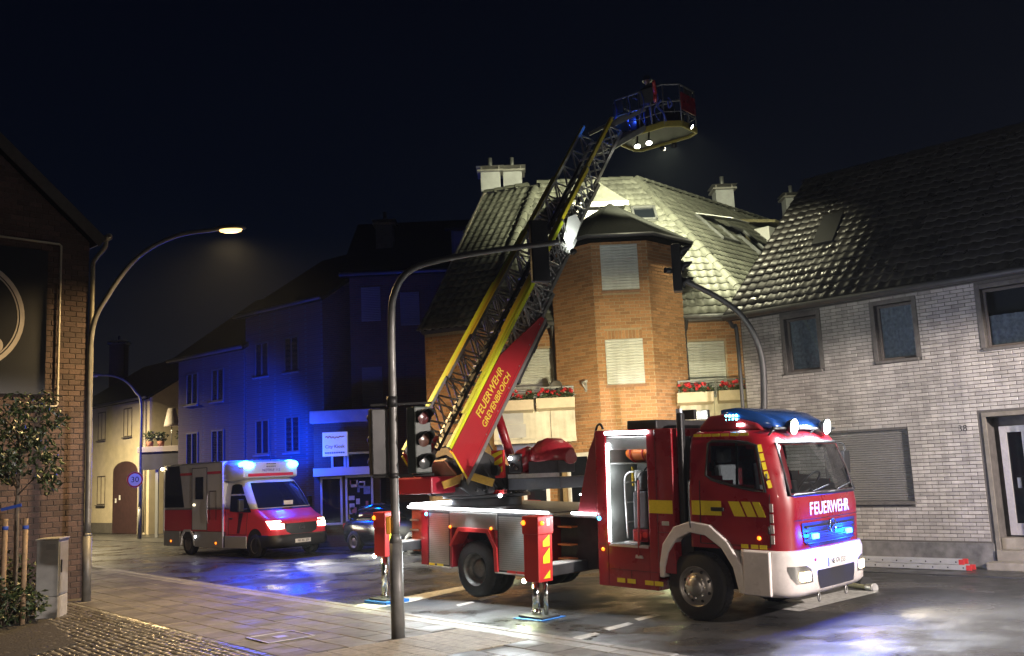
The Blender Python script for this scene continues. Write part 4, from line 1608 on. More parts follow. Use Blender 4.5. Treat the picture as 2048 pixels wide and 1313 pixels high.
# satellite dish, wall bracket
q = aty(1112, 778, 23.15)
t = thing('satellite_dish', 'small grey satellite dish standing on the left balcony railing', 'satellite dish', q)
m = MB()
m.lathe([(.001, .0), (.10, .01), (.17, .03), (.20, .05)], (0, 0, 0), (-.5, -.8, .35), 20)
part('dish', m, zinc, t, solid=.01)
m = MB()
m.tube([(0, 0, 0), (0.02, .04, -.2), (.02, .04, -.4)], .018, 8)
m.tube([(0, 0, -.1), (-.12, -.2, .02)], .01, 6)
part('mount', m, steel, t)
q = aty(1168, 762, 23.0)
d7 = (tv[0] - tv[7]).normalized()
o7 = d7.cross(UP)
q = onpl(1172, 768, tv[7], o7)
t = thing('wall_bracket', 'pale metal bracket fixed to the brick tower beside the left balcony', 'bracket', q)
m = MB()
m.tube([o7 * .01, o7 * .14 + V((0, 0, .03)), o7 * .14 + d7 * .16 + V((0, 0, .05))], .022, 8)
m.tube([o7 * .01 + V((0, 0, -.16)), o7 * .13 + V((0, 0, .0))], .018, 8)
m.para(-d7 * .04 - UP * .2, d7 * .08, o7 * .015, UP * .24)
part('arm', m, mat('bracket_pale', (.35, .35, .33), .5), t)
# ground floor shop window frames and blue band under the balcony
for x0, x1 in ((.1, .75), (1.35, 1.95)):
    window(hB, V((0, BY - .06, 0)) if x0 < 1 else tv[7] + o7 * .05 - V((0, 0, 0)), BT if x0 < 1 else d7, x0 if x0 < 1 else .2, x1 if x0 < 1 else .95, 1.2, 2.55, depth=.0, frame=.09, sill=False, mull=False)
m = MB()
m.bx(-.5, 1.2, 23.5, 23.55, 2.55, 2.84)
part('shop_fascia', m, mat('fascia_blue_grey', (.07, .075, .16), .4, var=.1), hB, world=True)
m = MB()
q0 = aty(1000, 826, 22.98)
m.bx(q0.x, q0.x + .55, 22.985, 23.01, 3.30, 3.62)
m.bx(q0.x, q0.x + .6, 22.985, 23.01, 2.97, 3.29)
part('balcony_notice', m, mat('notice_grey', (.30, .30, .28), .5, var=.15, scale=4), hB, world=True)

# ------------------------------------------------------------------ background houses
dbrick = brick_mat('far_brick_red', (.10, .045, .033), (.07, .033, .026), (.08, .07, .06))
dbrick2 = brick_mat('far_brick_brown', (.075, .042, .035), (.055, .034, .028), (.065, .058, .05))
creamw = mat('render_cream', (.55, .48, .34), .85, var=.1, scale=2, dirt=.2)
def plain_house(name, label, o, tx, width, depth, eave, ridge, wm_, rm_, wins, sh=False, over=.3, plinth=None):
    o, tx = V(o), V(tx).normalized()
    out = tx.cross(UP)
    h = thing(name, label, 'house', o)
    m = MB()
    m.prism([(0, 0), (-depth, 0), (-depth, eave), (-depth / 2, ridge), (0, eave)], o, out, UP, tx * width)
    part('wall', m, wm_, h, world=True)
    A, B = o - tx * over + out * over + UP * (eave - .1), o + tx * (width + over) + out * over + UP * (eave - .1)
    R1_, R2_ = o - tx * over - out * depth / 2 + UP * (ridge + .12), o + tx * (width + over) - out * depth / 2 + UP * (ridge + .12)
    r = part('roof', slab([A, B, R2_, R1_], .12), rm_, h, world=True)
    part('roof_slope', slab([R1_ - UP * .004, R2_ - UP * .004, R2_ - out * (depth / 2 + over) - UP * (ridge - eave + .2), R1_ - out * (depth / 2 + over) - UP * (ridge - eave + .2)], .12), rm_, r, world=True)
    m = MB()
    m.tube([A + out * .05, B + out * .05], .07, 8)
    part('gutter', m, darkpipe, h, world=True)
    for (a, b, c, d) in wins:
        if sh:
            shutter(h, o + out * .03, tx, a, b, c, d, .02, .06, mat('shutter_far', (.16, .16, .16), .5, dirt=.15))
        else:
            window(h, o + out * .05, tx, a, b, c, d, depth=.02, frame=.06, sill=True, sm=frameg, fm=mat('window_far_brown', (.07, .055, .045), .6))
    return h, r
# house with shuttered windows left of the ladder
CO = V((-5.62, 33, 0))
wins = []
for (x0, y0, x1, y1) in ((722, 575, 762, 642), (724, 735, 766, 812), (800, 585, 840, 650)):
    p, q = aty(x0, y0, 33), aty(x1, y1, 33)
    wins.append((p.x - CO.x, q.x - CO.x, q.z, p.z))
hC, rC = plain_house('brick_shop_house', 'dark red brick house with closed shutters above the kiosk', CO, BT, 7.5, 8, 9.3, 12.0, dbrick, slatem, wins, sh=True)
q = aty(767, 470, 34.5)
chimney(rC, (q.x, q.y + .5, 0), .62, .62, 9.3, aty(767, 447, 34.5).z, lmetal)
p, q = aty(902, 460, 32.9), aty(945, 520, 32.9)
m = MB()
m.bx(p.x, q.x + .55, 32.9, 35.5, q.z - .6, p.z)
dm = part('dormer', m, lmetal, rC, world=True)
m = MB()
m.bx(p.x + .08, q.x - .02, 32.86, 32.9, q.z + .05, p.z - .08)
part('dormer_shutter', m, mat('shutter_far', (.40, .40, .40), .5), dm, world=True)
m = slab([V((p.x - .2, 32.6, p.z)), V((q.x + .8, 32.6, p.z)), V((q.x + .7, 35.6, p.z + 1.0)), V((p.x - .1, 35.6, p.z + 1.0))], .1)
part('dormer_roof', m, slatem, dm, world=True)
# kiosk: single-storey shop front with box sign
KY = 31.6
q0, q1 = aty(628, 1040, KY), aty(762, 1040, KY)
kt = thing('kiosk', 'single-storey kiosk shop front with blue window frames and a box sign', 'shop', (q0.x, KY, 0))
kx0, kx1 = q0.x, q1.x
kz = aty(690, 845, KY).z
m = MB()
m.bx(kx0, kx1, KY + .12, KY + 3, 0, kz)
part('wall', m, dbrick2, kt, world=True)
m = MB()
m.bx(kx0 - .05, kx1 + .1, KY - .25, KY + 3, kz, kz + .40)
part('parapet', m, mat('parapet_render', (.36, .30, .29), .8, var=.15, scale=3), kt, world=True, bevel=.02)
shopblue = mat('shop_frame_pale', (.45, .47, .50), .4, .1)
def pane_frame(x0, y0, x1, y1, fr=.07, gm=glassd):
    p, q = aty(x0, y0, KY), aty(x1, y1, KY)
    m = MB()
    for a, b, c, d in ((p.x, p.x + fr, q.z, p.z), (q.x - fr, q.x, q.z, p.z), (p.x + fr, q.x - fr, p.z - fr, p.z), (p.x + fr, q.x - fr, q.z, q.z + fr)):
        m.bx(a, b, KY + .0, KY + .08, c, d)
    f = part('shop_window', m, shopblue, kt, world=True, bevel=.008)
    m = MB()
    m.bx(p.x + fr, q.x - fr, KY + .05, KY + .06, q.z + fr, p.z - fr)
    part('pane', m, gm, f, world=True)
pane_frame(662, 908, 692, 938)
pane_frame(693, 905, 750, 938)
pane_frame(690, 952, 748, 1042)
pane_frame(640, 955, 686, 1050)
p, q = aty(628, 938, KY - .2), aty(762, 948, KY - .2)
m = MB()
m.bx(p.x, q.x, KY - .35, KY + .1, q.z, p.z)
part('canopy_beam', m, shopblue, kt, world=True, bevel=.01)
random.seed(21)
for k in range(14):      # posters and goods in the window
    a, b = random.uniform(692, 738), random.uniform(958, 1030)
    p, q = aty(a, b, KY + .12), aty(a + random.uniform(5, 14), b + random.uniform(6, 16), KY + .12)
    m = MB()
    m.bx(p.x, q.x, KY + .035, KY + .047, q.z, p.z)
    part('poster', m, mat('poster%d' % (k % 4), [(.4, .36, .3), (.3, .1, .08), (.12, .16, .3), (.42, .42, .42)][k % 4], .6, var=.3, scale=9), kt, world=True)
sp, sq = aty(646, 866, KY - .3), aty(696, 912, KY - .3)
st = thing('box_sign', 'white box sign lettered City Kiosk above the blue shop windows', 'sign', (sp.x, KY - .3, sq.z))
m = MB()
m.bx(sp.x, sq.x, KY - .42, KY - .251, sq.z, sp.z)
part('panel', m, mat('sign_panel_white', (.62, .62, .62), .35, emit=(.5, .55, .8), estr=.10), st, world=True, bevel=.01)
scx, scz, sw = (sp.x + sq.x) / 2, (sp.z + sq.z) / 2, sq.x - sp.x
text('lettering', 'City Kiosk', .155, (scx, KY - .425, scz - .08), BT, UP, mat('letter_dark', (.03, .03, .08), .5), st, world=True, sx=.95)
m = MB()
pts = []
for k in range(40):
    u = k / 39
    pts.append((sp.x + sw * (.12 + .76 * u), KY - .43, scz + .22 + .035 * math.sin(u * 34) * (1 - .6 * u) + .015 * math.sin(u * 9)))
m.tube(pts, .012, 5)
part('script_flourish', m, mat('script_red', (.45, .03, .06), .5), st, world=True)
m = MB()
for k in range(9):
    m.bx(sp.x + sw * (.1 + k * .09), sp.x + sw * (.1 + k * .09 + .07), KY - .428, KY - .4195, scz - .30, scz - .25)
part('small_print', m, mat('print_teal', (.06, .2, .26), .5), st, world=True)
# row down the street, towards the back left
DT = V((.77, -.638, 0)).normalized()
D0 = V((-6.6, 33.4, 0))
def drow(k, length, off, eave, ridge, wm_, lab, wins, nm, back=0.0):
    o = D0 - DT * (off + length) + V((.638, .77, 0)) * back
    return plain_house(nm, lab, o, DT, length, 8, eave, ridge, wm_, slatem, wins)
def winrow(length, rows):
    r = []
    for z in rows:
        n = int(length / 1.9)
        for i in range(n):
            a = .6 + i * (length - 1.0) / n
            r.append((a, a + .85, z, z + 1.3))
    return r
drow(0, 4.6, 0.1, 8.6, 11.2, dbrick, 'tall brick house behind the ambulance roof lights', winrow(4.6, (3.2, 6.1)), 'brick_town_house')
drow(1, 4.6, 4.8, 7.4, 10.2, dbrick2, 'brown brick house behind the ambulance box', winrow(4.6, (3.0, 5.4)), 'brick_town_house')
drow(2, 9.5, 6.5, 6.6, 11.2, dbrick2, 'low dark terrace house beyond the ambulance with a big roof', [], 'terrace_house', 11)
hE, rE = drow(3, 13, 16.6, 6.4, 11.0, dbrick2, 'farthest dark terrace house with a chimney against the sky', [], 'terrace_house', 11)
q = aty(238, 700, 58)
chimney(rE, (q.x, q.y, 0), .9, .7, 6, aty(238, 690, 58).z, dbrick2)
# cream rendered house
cr = aty(297, 1045, 46)
c0 = V((cr.x, 46, 0)) - V((.72, -.694, 0)) * 9
hcr, rcr = plain_house('cream_house', 'cream rendered house with an arched gateway at the street end', c0, V((.72, -.694, 0)), 9, 8, 6.55, 9.0, creamw, slatem, [])
CT, CN = V((.7200, -.694, 0)).normalized(), V((.7200, -.694, 0)).normalized().cross(UP)
def cs(px, py):
    p = onpl(px, py, c0, CN)
    return (p - c0).dot(CT), p.z
for (x0, y0, x1, y1) in ((197, 826, 211, 880), (248, 818, 264, 873), (195, 953, 210, 1010)):
    a, z1 = cs(x0, y0)
    b, z0 = cs(x1, y1)
    window(hcr, c0 + CN * .05, CT, a, b, z0, z1, depth=.03, frame=.05, sill=True, fm=mat('window_far_brown', (.07, .055, .045), .6))
a, z1 = cs(228, 925)
b, z0 = cs(274, 1060)
m = MB()
prof = [(a, .02), (b, .02), (b, z1 - .5)] + [((a + b) / 2 + math.cos(t) * (b - a) / 2, z1 - .5 + math.sin(t) * .5) for t in [math.pi * k / 10 for k in range(1, 10)]] + [(a, z1 - .5)]
m.prism(prof, c0 + CN * .012, CT, UP, CN * .03)
gt = part('archway_door', m, mat('gate_dark', (.045, .02, .02), .6, var=.3, scale=5), hcr, world=True)
m = MB()
for x, z in ((.3, 1.5), (.75, 1.65)):
    m.para(c0 + CN * .045 + CT * (a + x) + UP * z, CT * .16, CN * .01, UP * .22)
part('notice', m, whitep, gt, world=True)
m = MB()
m.para(c0 + CN * .01 + CT * 0 + UP * .02, CT * (a - .02), CN * .04, UP * .5)
part('plinth', m, frameg, hcr, world=True)
m = MB()
p = c0 + CT * 8.7 + CN * .1
m.tube([p + UP * 6.4, p + UP * .1], .05, 8)
m.tube([p - CT * .35 + UP * 6.4, p - CT * .35 + UP * .1], .05, 8)
part('downpipe', m, mat('pipe_cream', (.4, .36, .28), .5), hcr, world=True)
m = MB()
z = cs(220, 1035)
# raised terrace with canopy, plants and a closed parasol
ty = 43.0
p, q = aty(274, 895, ty), aty(384, 932, ty)
tt_ = thing('terrace_canopy', 'flat dark canopy with a pale fascia beside the cream house', 'canopy', (p.x, ty, 0))
m = MB()
m.bx(p.x, q.x, ty, ty + 2.6, p.z - .25, p.z)
part('roof_slab', m, mat('canopy_render', (.33, .29, .30), .8, var=.15, scale=2), tt_, world=True, bevel=.02)
m = MB()
m.bx(p.x + .1, q.x - .1, ty + .05, ty + .09, q.z - .1, p.z - .26)
part('awning', m, mat('awning_dark', (.03, .03, .05), .7, var=.3, scale=4), tt_, world=True)
m = MB()
for k in range(4):
    x = p.x + .1 + k * (q.x - p.x - .2) / 3
    m.bx(x - .06, x + .06, ty + .1, ty + .22, 0, p.z - .25)
part('post', m, shopblue, tt_, world=True)
m = MB()
m.bx(p.x + 1.0, q.x - .1, ty + 2.4, ty + 2.6, 0, p.z - .25)
part('shop_wall', m, mat('shop_wall_blue', (.20, .21, .25), .6, var=.15), tt_, world=True)
c = aty(343, 880, ty + 1.2)
pt = thing('parasol', 'closed pale parasol standing on the flat canopy', 'parasol', (c.x, c.y, p.z))
m = MB()
m.cyl((0, 0, 0), (0, 0, 1.1), .025, .025, 8)
part('pole', m, steel, pt)
zt = aty(343, 817, ty + 1.2).z - p.z
zb = aty(343, 853, ty + 1.2).z - p.z
rings = []
for k in range(7):
    u = k / 6
    z = zb + (zt - zb) * u
    r = .33 - .17 * u
    rings.append([V((math.cos(2 * math.pi * i / 16) * r * (1 + .12 * math.cos(i * math.pi)), math.sin(2 * math.pi * i / 16) * r * (1 + .12 * math.cos(i * math.pi)), z)) for i in range(16)])
m = MB()
m.loft(rings)
part('canopy', m, mat('parasol_cloth', (.55, .50, .45), .9, var=.15, scale=4), pt)
random.seed(31)
for k, px in enumerate((300, 322, 366)):
    c = aty(px, 885, ty + .6)
    t = thing('potted_plant', ('bushy potted plant at the canopy edge beside the cream house', 'potted plant on the canopy in front of the closed parasol', 'potted plant on the canopy behind the ambulance')[k], 'plant', (c.x, c.y, p.z))
    m = MB()
    m.lathe([(.001, 0), (.12, 0), (.16, .25), (.15, .25), (.001, .22)], (0, 0, 0), UP, 12)
    part('pot', m, mat('terracotta', (.25, .10, .06), .8), t)
    m = MB()
    leaves(m, (0, 0, .45), (.3, .3, .25), 90, .16, -.2)
    part('foliage', m, leafm, t, recalc=False)
# ================================================================== fire engine with turntable ladder
red = mat('fire_red', (0.225, 0.006, 0.013), 0.34, coat=0.5, var=0.10, scale=3, rvar=0.12, dirt=0.28, bump=.06, bscale=260, bdist=.002)
fluo = mat('fluo_red', (0.44, 0.022, 0.022), 0.45, var=0.05, scale=4, dirt=0.08)
twhite = mat('truck_white', (0.66, 0.62, 0.60), 0.35, coat=0.4, var=0.08, scale=4, dirt=0.34, rvar=.1)
yel = mat('reflective_yellow', (0.62, 0.50, 0.02), 0.45, var=0.08, scale=30, dirt=0.1)
lime = mat('reflective_lime', (0.60, 0.68, 0.02), 0.45, var=0.06, scale=30)
alu = mat('aluminium', (0.52, 0.52, 0.51), 0.38, 0.75, var=0.12, scale=12, rvar=0.1)
alug = mat('shutter_alu', (0.28, 0.275, 0.265), 0.42, 0.55, var=0.1, scale=6, dirt=0.15)
darkm = mat('dark_steel', (0.035, 0.035, 0.037), 0.5, 0.4, var=0.3, scale=8, dirt=0.3)
rubber = mat('rubber', (0.014, 0.014, 0.014), 0.75, var=0.3, scale=20, bump=0.3, bscale=40)
rimm = mat('rim_silver', (0.36, 0.34, 0.31), 0.4, 0.75, var=0.2, scale=10, dirt=0.3)
chrome = mat('chrome', (0.75, 0.75, 0.73), 0.12, 1.0)
glasst = clear_glass('cab_glass', (.55, .60, .62))
glasso = mat('car_glass_dark', (0.012, 0.014, 0.02), 0.05, spec=0.7, coat=0.3)
LEDm = mat('led_white', (1, 1, 1), 0.3, emit=(0.93, 0.97, 1.0), estr=7)
ORm = mat('lamp_orange', (1, .4, .05), 0.3, emit=(1.0, 0.19, 0.008), estr=1.1)
BLm = mat('lamp_blue', (.1, .3, 1), 0.3, emit=(0.04, 0.22, 1.0), estr=5)
BL2 = mat('lamp_blue_dim', (.008, .030, .12), 0.15, emit=(0.02, 0.22, 0.7), estr=0.01)
HLm = mat('lamp_head', (1, 1, .9), 0.2, emit=(1.0, 0.76, 0.36), estr=7.0)
WLm = mat('lamp_work', (1, 1, 1), 0.2, emit=(0.95, 1.0, 0.88), estr=90)
FLm = mat('lamp_foot', (1, 1, .8), 0.2, emit=(0.90, 1.0, 0.45), estr=50)
inner = mat('compartment_grey', (0.24, 0.25, 0.235), 0.5, 0.2, var=0.1, scale=6, dirt=0.15)
orange = mat('orange_pvc', (0.62, 0.15, 0.02), 0.45, var=0.15, scale=8)

TROT = (0, rad(2.0), rad(-43.0))
T = thing('fire_engine', 'red turntable ladder fire engine standing on extended jacks with its ladder raised', 'fire engine', (3.22, 14.80, 0), TROT)
TM = RM[T.name]
def tw_(x, y, z):
    return TM @ V((x, y, z))
# ---- cab outline helper
def interp(tab, z):
    if z <= tab[0][0]:
        return tab[0][1:]
    for a, b in zip(tab[:-1], tab[1:]):
        if z <= b[0]:
            t_ = (z - a[0]) / (b[0] - a[0])
            return [p + (q - p) * t_ for p, q in zip(a[1:], b[1:])]
    return tab[-1][1:]
def outl(u, z, tab, off=0.0):
    """point on the plan outline at height z; u 0..1 rear right -> front -> rear left"""
    xf, hw, r, xr = interp(tab, z)
    sides = xf - r - xr
    arc = math.pi * r / 2
    fr = 2 * (hw - r)
    s = u * (2 * sides + 2 * arc + fr)
    def fin(x, y, nx, ny):
        bulge = .06 * max(0.0, 1 - (y / hw) ** 2) * (1 if x > xf - r else 0)
        return V((x + bulge + nx * off, y + ny * off, z))
    if s < sides:
        return fin(xr + s, -hw, 0, -1)
    s -= sides
    if s < arc:
        a = s / r
        return fin(xf - r + math.sin(a) * r, -hw + r - math.cos(a) * r, math.sin(a), -math.cos(a))
    s -= arc
    if s < fr:
        return fin(xf, -hw + r + s, 1, 0)
    s -= fr
    if s < arc:
        a = s / r
        return fin(xf - r + math.cos(a) * r, hw - r + math.sin(a) * r, math.cos(a), math.sin(a))
    s -= arc
    return fin(xf - r - s, hw, 0, 1)
def ufront(y, z, tab):
    xf, hw, r, xr = interp(tab, z)
    sides, arc, fr = xf - r - xr, math.pi * r / 2, 2 * (hw - r)
    tot = 2 * sides + 2 * arc + fr
    if abs(y) <= hw - r:
        return (sides + arc + y + hw - r) / tot
    a = math.acos(max(-1, min(1, 1 - (hw - abs(y)) / r)))
    s = sides + r * a
    return s / tot if y < 0 else 1 - s / tot
def curved_panel(tab, ylo, yhi, off, n=14):
    """ylo/yhi: lists of (z, y0, y1) bottom-to-top rows"""
    rings = []
    for (z, y0, y1) in ylo:
        rings.append([outl(ufront(y0 + (y1 - y0) * k / n, z, tab), z, tab, off) for k in range(n + 1)])
    m = MB()
    m.loft(rings, closed=False, caps=False)
    return m
CAB = [(1.02, 1.42, 1.165, .26, -.06), (1.57, 1.43, 1.17, .26, -.06), (1.72, 1.41, 1.165, .26, -.06), (2.05, 1.34, 1.145, .27, -.06), (2.42, 1.22, 1.10, .28, -.06), (2.56, 1.12, 1.05, .28, -.06), (2.64, .98, .95, .28, -.02)]
BUM = [(.42, 1.40, 1.16, .30, .74), (.50, 1.48, 1.19, .32, .74), (.95, 1.49, 1.20, .32, .74), (1.03, 1.46, 1.185, .30, .74)]
N = 60
m = MB()
ZC = (1.02, 1.3, 1.57, 1.72, 1.78, 1.84, 1.90, 1.96, 2.02, 2.08, 2.14, 2.20, 2.26, 2.32, 2.38, 2.43, 2.47, 2.52, 2.56, 2.61, 2.64)
SWB = [(.22, 2.02), (.30, 1.97), (.45, 1.93), (.67, 1.88), (.95, 1.83), (1.14, 1.80)]
SWT = [(.24, 2.47), (.30, 2.50), (.45, 2.50), (.67, 2.49), (.86, 2.47), (1.0, 2.43)]
SWP = [(x + (.05 if x < .6 else -.05), z + .05) for x, z in SWB] + [(x + (.05 if x < .6 else -.05), z - .05) for x, z in reversed(SWT)]
def shell(off, NU=120):
    q = MB()
    n = NU + 1
    vs = [outl(k / NU, z, CAB, off) for z in ZC for k in range(n)]
    fs = []
    for i in range(len(ZC) - 1):
        for k in range(NU):
            f = (i * n + k, i * n + k + 1, (i + 1) * n + k + 1, (i + 1) * n + k)
            c_ = (vs[f[0]] + vs[f[1]] + vs[f[2]] + vs[f[3]]) / 4
            if pip(c_.x, c_.z, SWP) and abs(c_.y) > .9:
                continue
            yl = 1.0 - (c_.z - 1.74) * .16
            if 1.78 < c_.z < 2.42 and abs(c_.y) < yl - .05 and c_.x > .9:
                continue
            fs.append(f)
    fs.append(tuple((len(ZC) - 1) * n + k for k in range(n)))
    fs += [(i * n, (i + 1) * n, (i + 1) * n + n - 1, i * n + n - 1) for i in range(len(ZC) - 1)]
    q.add(vs, fs, True)
    return q
cab = part('cab', shell(0.0), red, T)
part('cab_lining', shell(-.025), mat('cab_lining_grey', (.06, .06, .065), .8, var=.15), cab)
for sy in (-.55, .55):
    q = MB()
    q.bx(.25, .75, sy - .26, sy + .26, 1.35, 1.55)
    q.prism([(.18, 1.5), (.32, 1.5), (.24, 2.16), (.12, 2.16)], (0, sy - .24, 0), (1, 0, 0), (0, 0, 1), (0, .48, 0))
    q.bx(.10, .22, sy - .14, sy + .14, 2.18, 2.40)
    part('seat', q, mat('seat_grey', (.16, .16, .17), .8, var=.2), cab, bevel=.04)
q = MB()
q.prism([(1.0, 1.35), (1.34, 1.40), (1.30, 1.70), (1.05, 1.76), (.96, 1.66)], (0, -1.05, 0), (1, 0, 0), (0, 0, 1), (0, 2.1, 0))
part('dashboard', q, mat('dash_grey', (.11, .11, .11), .7, var=.15), cab, bevel=.04)
q = MB()
cst = V((.92, .55, 1.86))
ax_ = V((-.75, 0, .66)).normalized()
e1_ = V((0, 1, 0))
e2_ = ax_.cross(e1_)
q.tube([cst + (e1_ * math.cos(a) + e2_ * math.sin(a)) * .22 for a in [2 * math.pi * k / 24 for k in range(24)]], .018, 6, closed=True)
q.cyl(cst - e1_ * .2, cst + e1_ * .2, .015, .015, 6)
q.cyl(cst, cst - ax_ * .25, .03, .03, 8)
part('steering_wheel', q, blackp, cab)
q = MB()
q.bx(.92, 1.05, -.35, -.05, 1.74, 1.92)
part('dash_monitor', q, blackp, cab, bevel=.02)
m = curved_panel(CAB, [(1.74, -1.03, 1.03), (1.9, -1.03, 1.03), (2.05, -1.01, 1.01), (2.25, -.97, .97), (2.46, -.92, .92)], None, .012, 24)
ws = part('windscreen', m, glasst, cab, recalc=False)
m = MB()
for y0 in (-.45, .3):
    pts = [outl(ufront(y0 + .5 * k / 6, 1.79 + .02 * k, CAB), 1.79 + .012 * k, CAB, .03) for k in range(7)]
    m.tube(pts, .009, 6)
part('wiper', m, blackp, ws)
def side_glass(sgn):
    bot = [(.22, 2.02), (.30, 1.97), (.45, 1.93), (.67, 1.88), (.95, 1.83), (1.16, 1.80)]
    top = [(.24, 2.47), (.30, 2.50), (.45, 2.50), (.67, 2.49), (.86, 2.47), (1.0, 2.43)]
    rows = []
    for k in range(5):
        row = []
        for (bx_, bz), (tx_, tz) in zip(bot, top):
            x, z = bx_ + (tx_ - bx_) * k / 4, bz + (tz - bz) * k / 4
            hw = interp(CAB, z)[1]
            xf, _, r, _ = interp(CAB, z)
            yy = hw
            if x > xf - r:
                yy = hw - r + math.sqrt(max(0, r * r - (x - xf + r) ** 2))
            row.append(V((x, sgn * (yy + .008), z)))
        rows.append(row)
    q = MB()
    q.loft(rows, closed=False, caps=False)
    return q
part('side_window', side_glass(-1), glasst, cab, recalc=False)
part('side_window', side_glass(1), glasst, cab, recalc=False)
for sgn in (-1, 1):
    loop = [(.20, 2.0)] + SWB[1:] + [(1.17, 1.79)] + [(1.02, 2.44)] + list(reversed(SWT))
    loop = SWB + list(reversed(SWT))
    pts = []
    for x, z in loop:
        xf, hw, r, _ = interp(CAB, z)
        yy = hw if x <= xf - r else hw - r + math.sqrt(max(0, r * r - (x - xf + r) ** 2))
        pts.append(V((x, sgn * (yy + .006), z)))
    q = MB()
    q.tube(pts, .022, 6, closed=True)
    part('window_seal', q, blackp, cab)
pts = [outl(ufront(-1.0 + 2.0 * k / 20, 1.75, CAB), 1.75, CAB, .006) for k in range(21)] + [outl(ufront(.91 - 1.82 * k / 20, 2.46, CAB), 2.46, CAB, .006) for k in range(21)]
q = MB()
q.tube(pts, .026, 6, closed=True)
part('window_seal', q, blackp, cab)
m = MB()
for x in (.70,):
    m.beam((x, -1.135, 1.87), (x - .01, -1.075, 2.49), .03, .03)
part('window_bar', m, blackp, cab)
# door gap line, handle
m = MB()
m.beam((.10, -1.172, 1.08), (.12, -1.172, 1.95), .008, .01)
m.beam((1.18, -1.168, 1.08), (1.20, -1.165, 1.78), .008, .01)
m.beam((.10, -1.172, 1.08), (1.18, -1.168, 1.08), .008, .01)
part('door_gap', m, blackp, cab)
m = MB()
m.bx(.30, .50, -1.20, -1.172, 1.53, 1.585)
m.lathe([(.001, 0), (.05, .004), (.055, .0)], (.41, -1.174, 1.555), (0, -1, 0), 14)
part('door_handle', m, blackp, cab, bevel=.008)
# yellow reflective strips on the cab
def side_strip(x0, x1, z0, z1, mt_, sk=0.0, y=-1.178, parent=cab, nm='reflective_strip'):
    q = MB()
    q.prism([(x0, z0), (x1, z0), (x1 - sk, z1), (x0 - sk, z1)], (0, y, 0), (1, 0, 0), (0, 0, 1), (0, -.003, 0))
    return part(nm, q, mt_, parent)
side_strip(-.02, .11, 1.47, 1.67, yel)
side_strip(.13, .46, 1.47, 1.67, yel)
for k, (a, b) in enumerate(((.66, .83), (.86, 1.00), (1.03, 1.14))):
    side_strip(a, b, 1.47, 1.67, yel, .09)
for a in (.80, .95, 1.08):
    side_strip(a - .06, a + .05, 1.045, 1.10, yel, y=-1.172)
for k in range(6):
    side_strip(-.02 + k * .15, .11 + k * .15, 2.565, 2.605, yel, y=-1.052)
for k in range(5):
    z = 1.86 + k * .12
    q = MB()
    def sp_(zz):
        x = 1.225 - (zz - 1.8) * .30
        xf, hw, r, _ = interp(CAB, zz)
        yy = hw if x <= xf - r else hw - r + math.sqrt(max(0, r * r - (x - xf + r) ** 2))
        return V((x, -yy, zz))
    o_ = V((.45, -.9, 0)).normalized()
    q.beam(sp_(z) + o_ * .006, sp_(z + .10) + o_ * .006, .055, .006, o_)
    part('pillar_strip', q, yel, cab)
for k in range(4):
    z = 1.12 + k * .14
    q = MB()
    q.beam((1.215, -1.164, z), (1.215, -1.166, z + .11), .012, .05, (1, 0, 0))
    part('pillar_strip', q, twhite, cab)
# front panel
m = curved_panel(CAB, [(1.05, -.60, .60), (1.12, -.76, .76), (1.25, -.80, .80), (1.38, -.82, .82)], None, .014, 20)
gr = part('grille', m, mat('grille_mesh', (.02, .02, .035), .45), cab)
m = MB()
for z in (1.10, 1.17, 1.24, 1.31):
    m.tube([outl(ufront(-.74 + 1.48 * k / 16, z, CAB), z, CAB, .025) for k in range(17)], .012, 6)
part('grille_bar', m, mat('grille_dark', (.03, .03, .045), .4), gr)
m = MB()
c = outl(ufront(0, 1.30, CAB), 1.30, CAB, .035)
for a in range(3):
    t_ = rad(90 + 120 * a)
    m.beam(c, c + V((0, math.cos(t_), math.sin(t_))) * .085, .012, .022, (1, 0, 0))
m.tube([c + V((0, math.cos(k * math.pi / 12), math.sin(k * math.pi / 12))) * .095 for k in range(24)], .009, 6, closed=True)
part('star_emblem', m, chrome, gr)
for s in (-1, 1):
    c = outl(ufront(s * .52, 1.19, CAB), 1.19, CAB, .03)
    m = MB()
    m.bx(c.x - .01, c.x + .025, c.y - .085, c.y + .085, 1.155, 1.225)
    part('blue_flasher', m, BLm, gr, bevel=.01)
    light('POINT', 'flasher_light', tw_(c.x + .10, c.y, 1.19), (.0, .05, 1.0), 30, T, .05)
# FEUERWEHR on the front panel (follows the curve)
word = 'FEUERWEHR'
adv = {'F': .118, 'E': .124, 'U': .140, 'R': .136, 'W': .196, 'H': .142}
ys_, cur_ = [], 0.0
for ch in word:
    ys_.append(cur_ + adv[ch] / 2)
    cur_ += adv[ch]
for i, ch in enumerate(word):
    y = ys_[i] - cur_ / 2 + .02
    u0 = ufront(y, 1.55, CAB)
    p, q = outl(u0, 1.55, CAB, .004), outl(ufront(y + .01, 1.55, CAB), 1.55, CAB, .004)
    text('letter', ch, .235, p, (q - p), (0, 0, 1), mat('letter_white', (.7, .7, .68), .4), cab, sx=.92, bold=.004)
m = curved_panel(CAB, [(1.415, -.98, .98), (1.425, -.98, .98)], None, .010, 20)
part('panel_gap', m, blackp, cab)
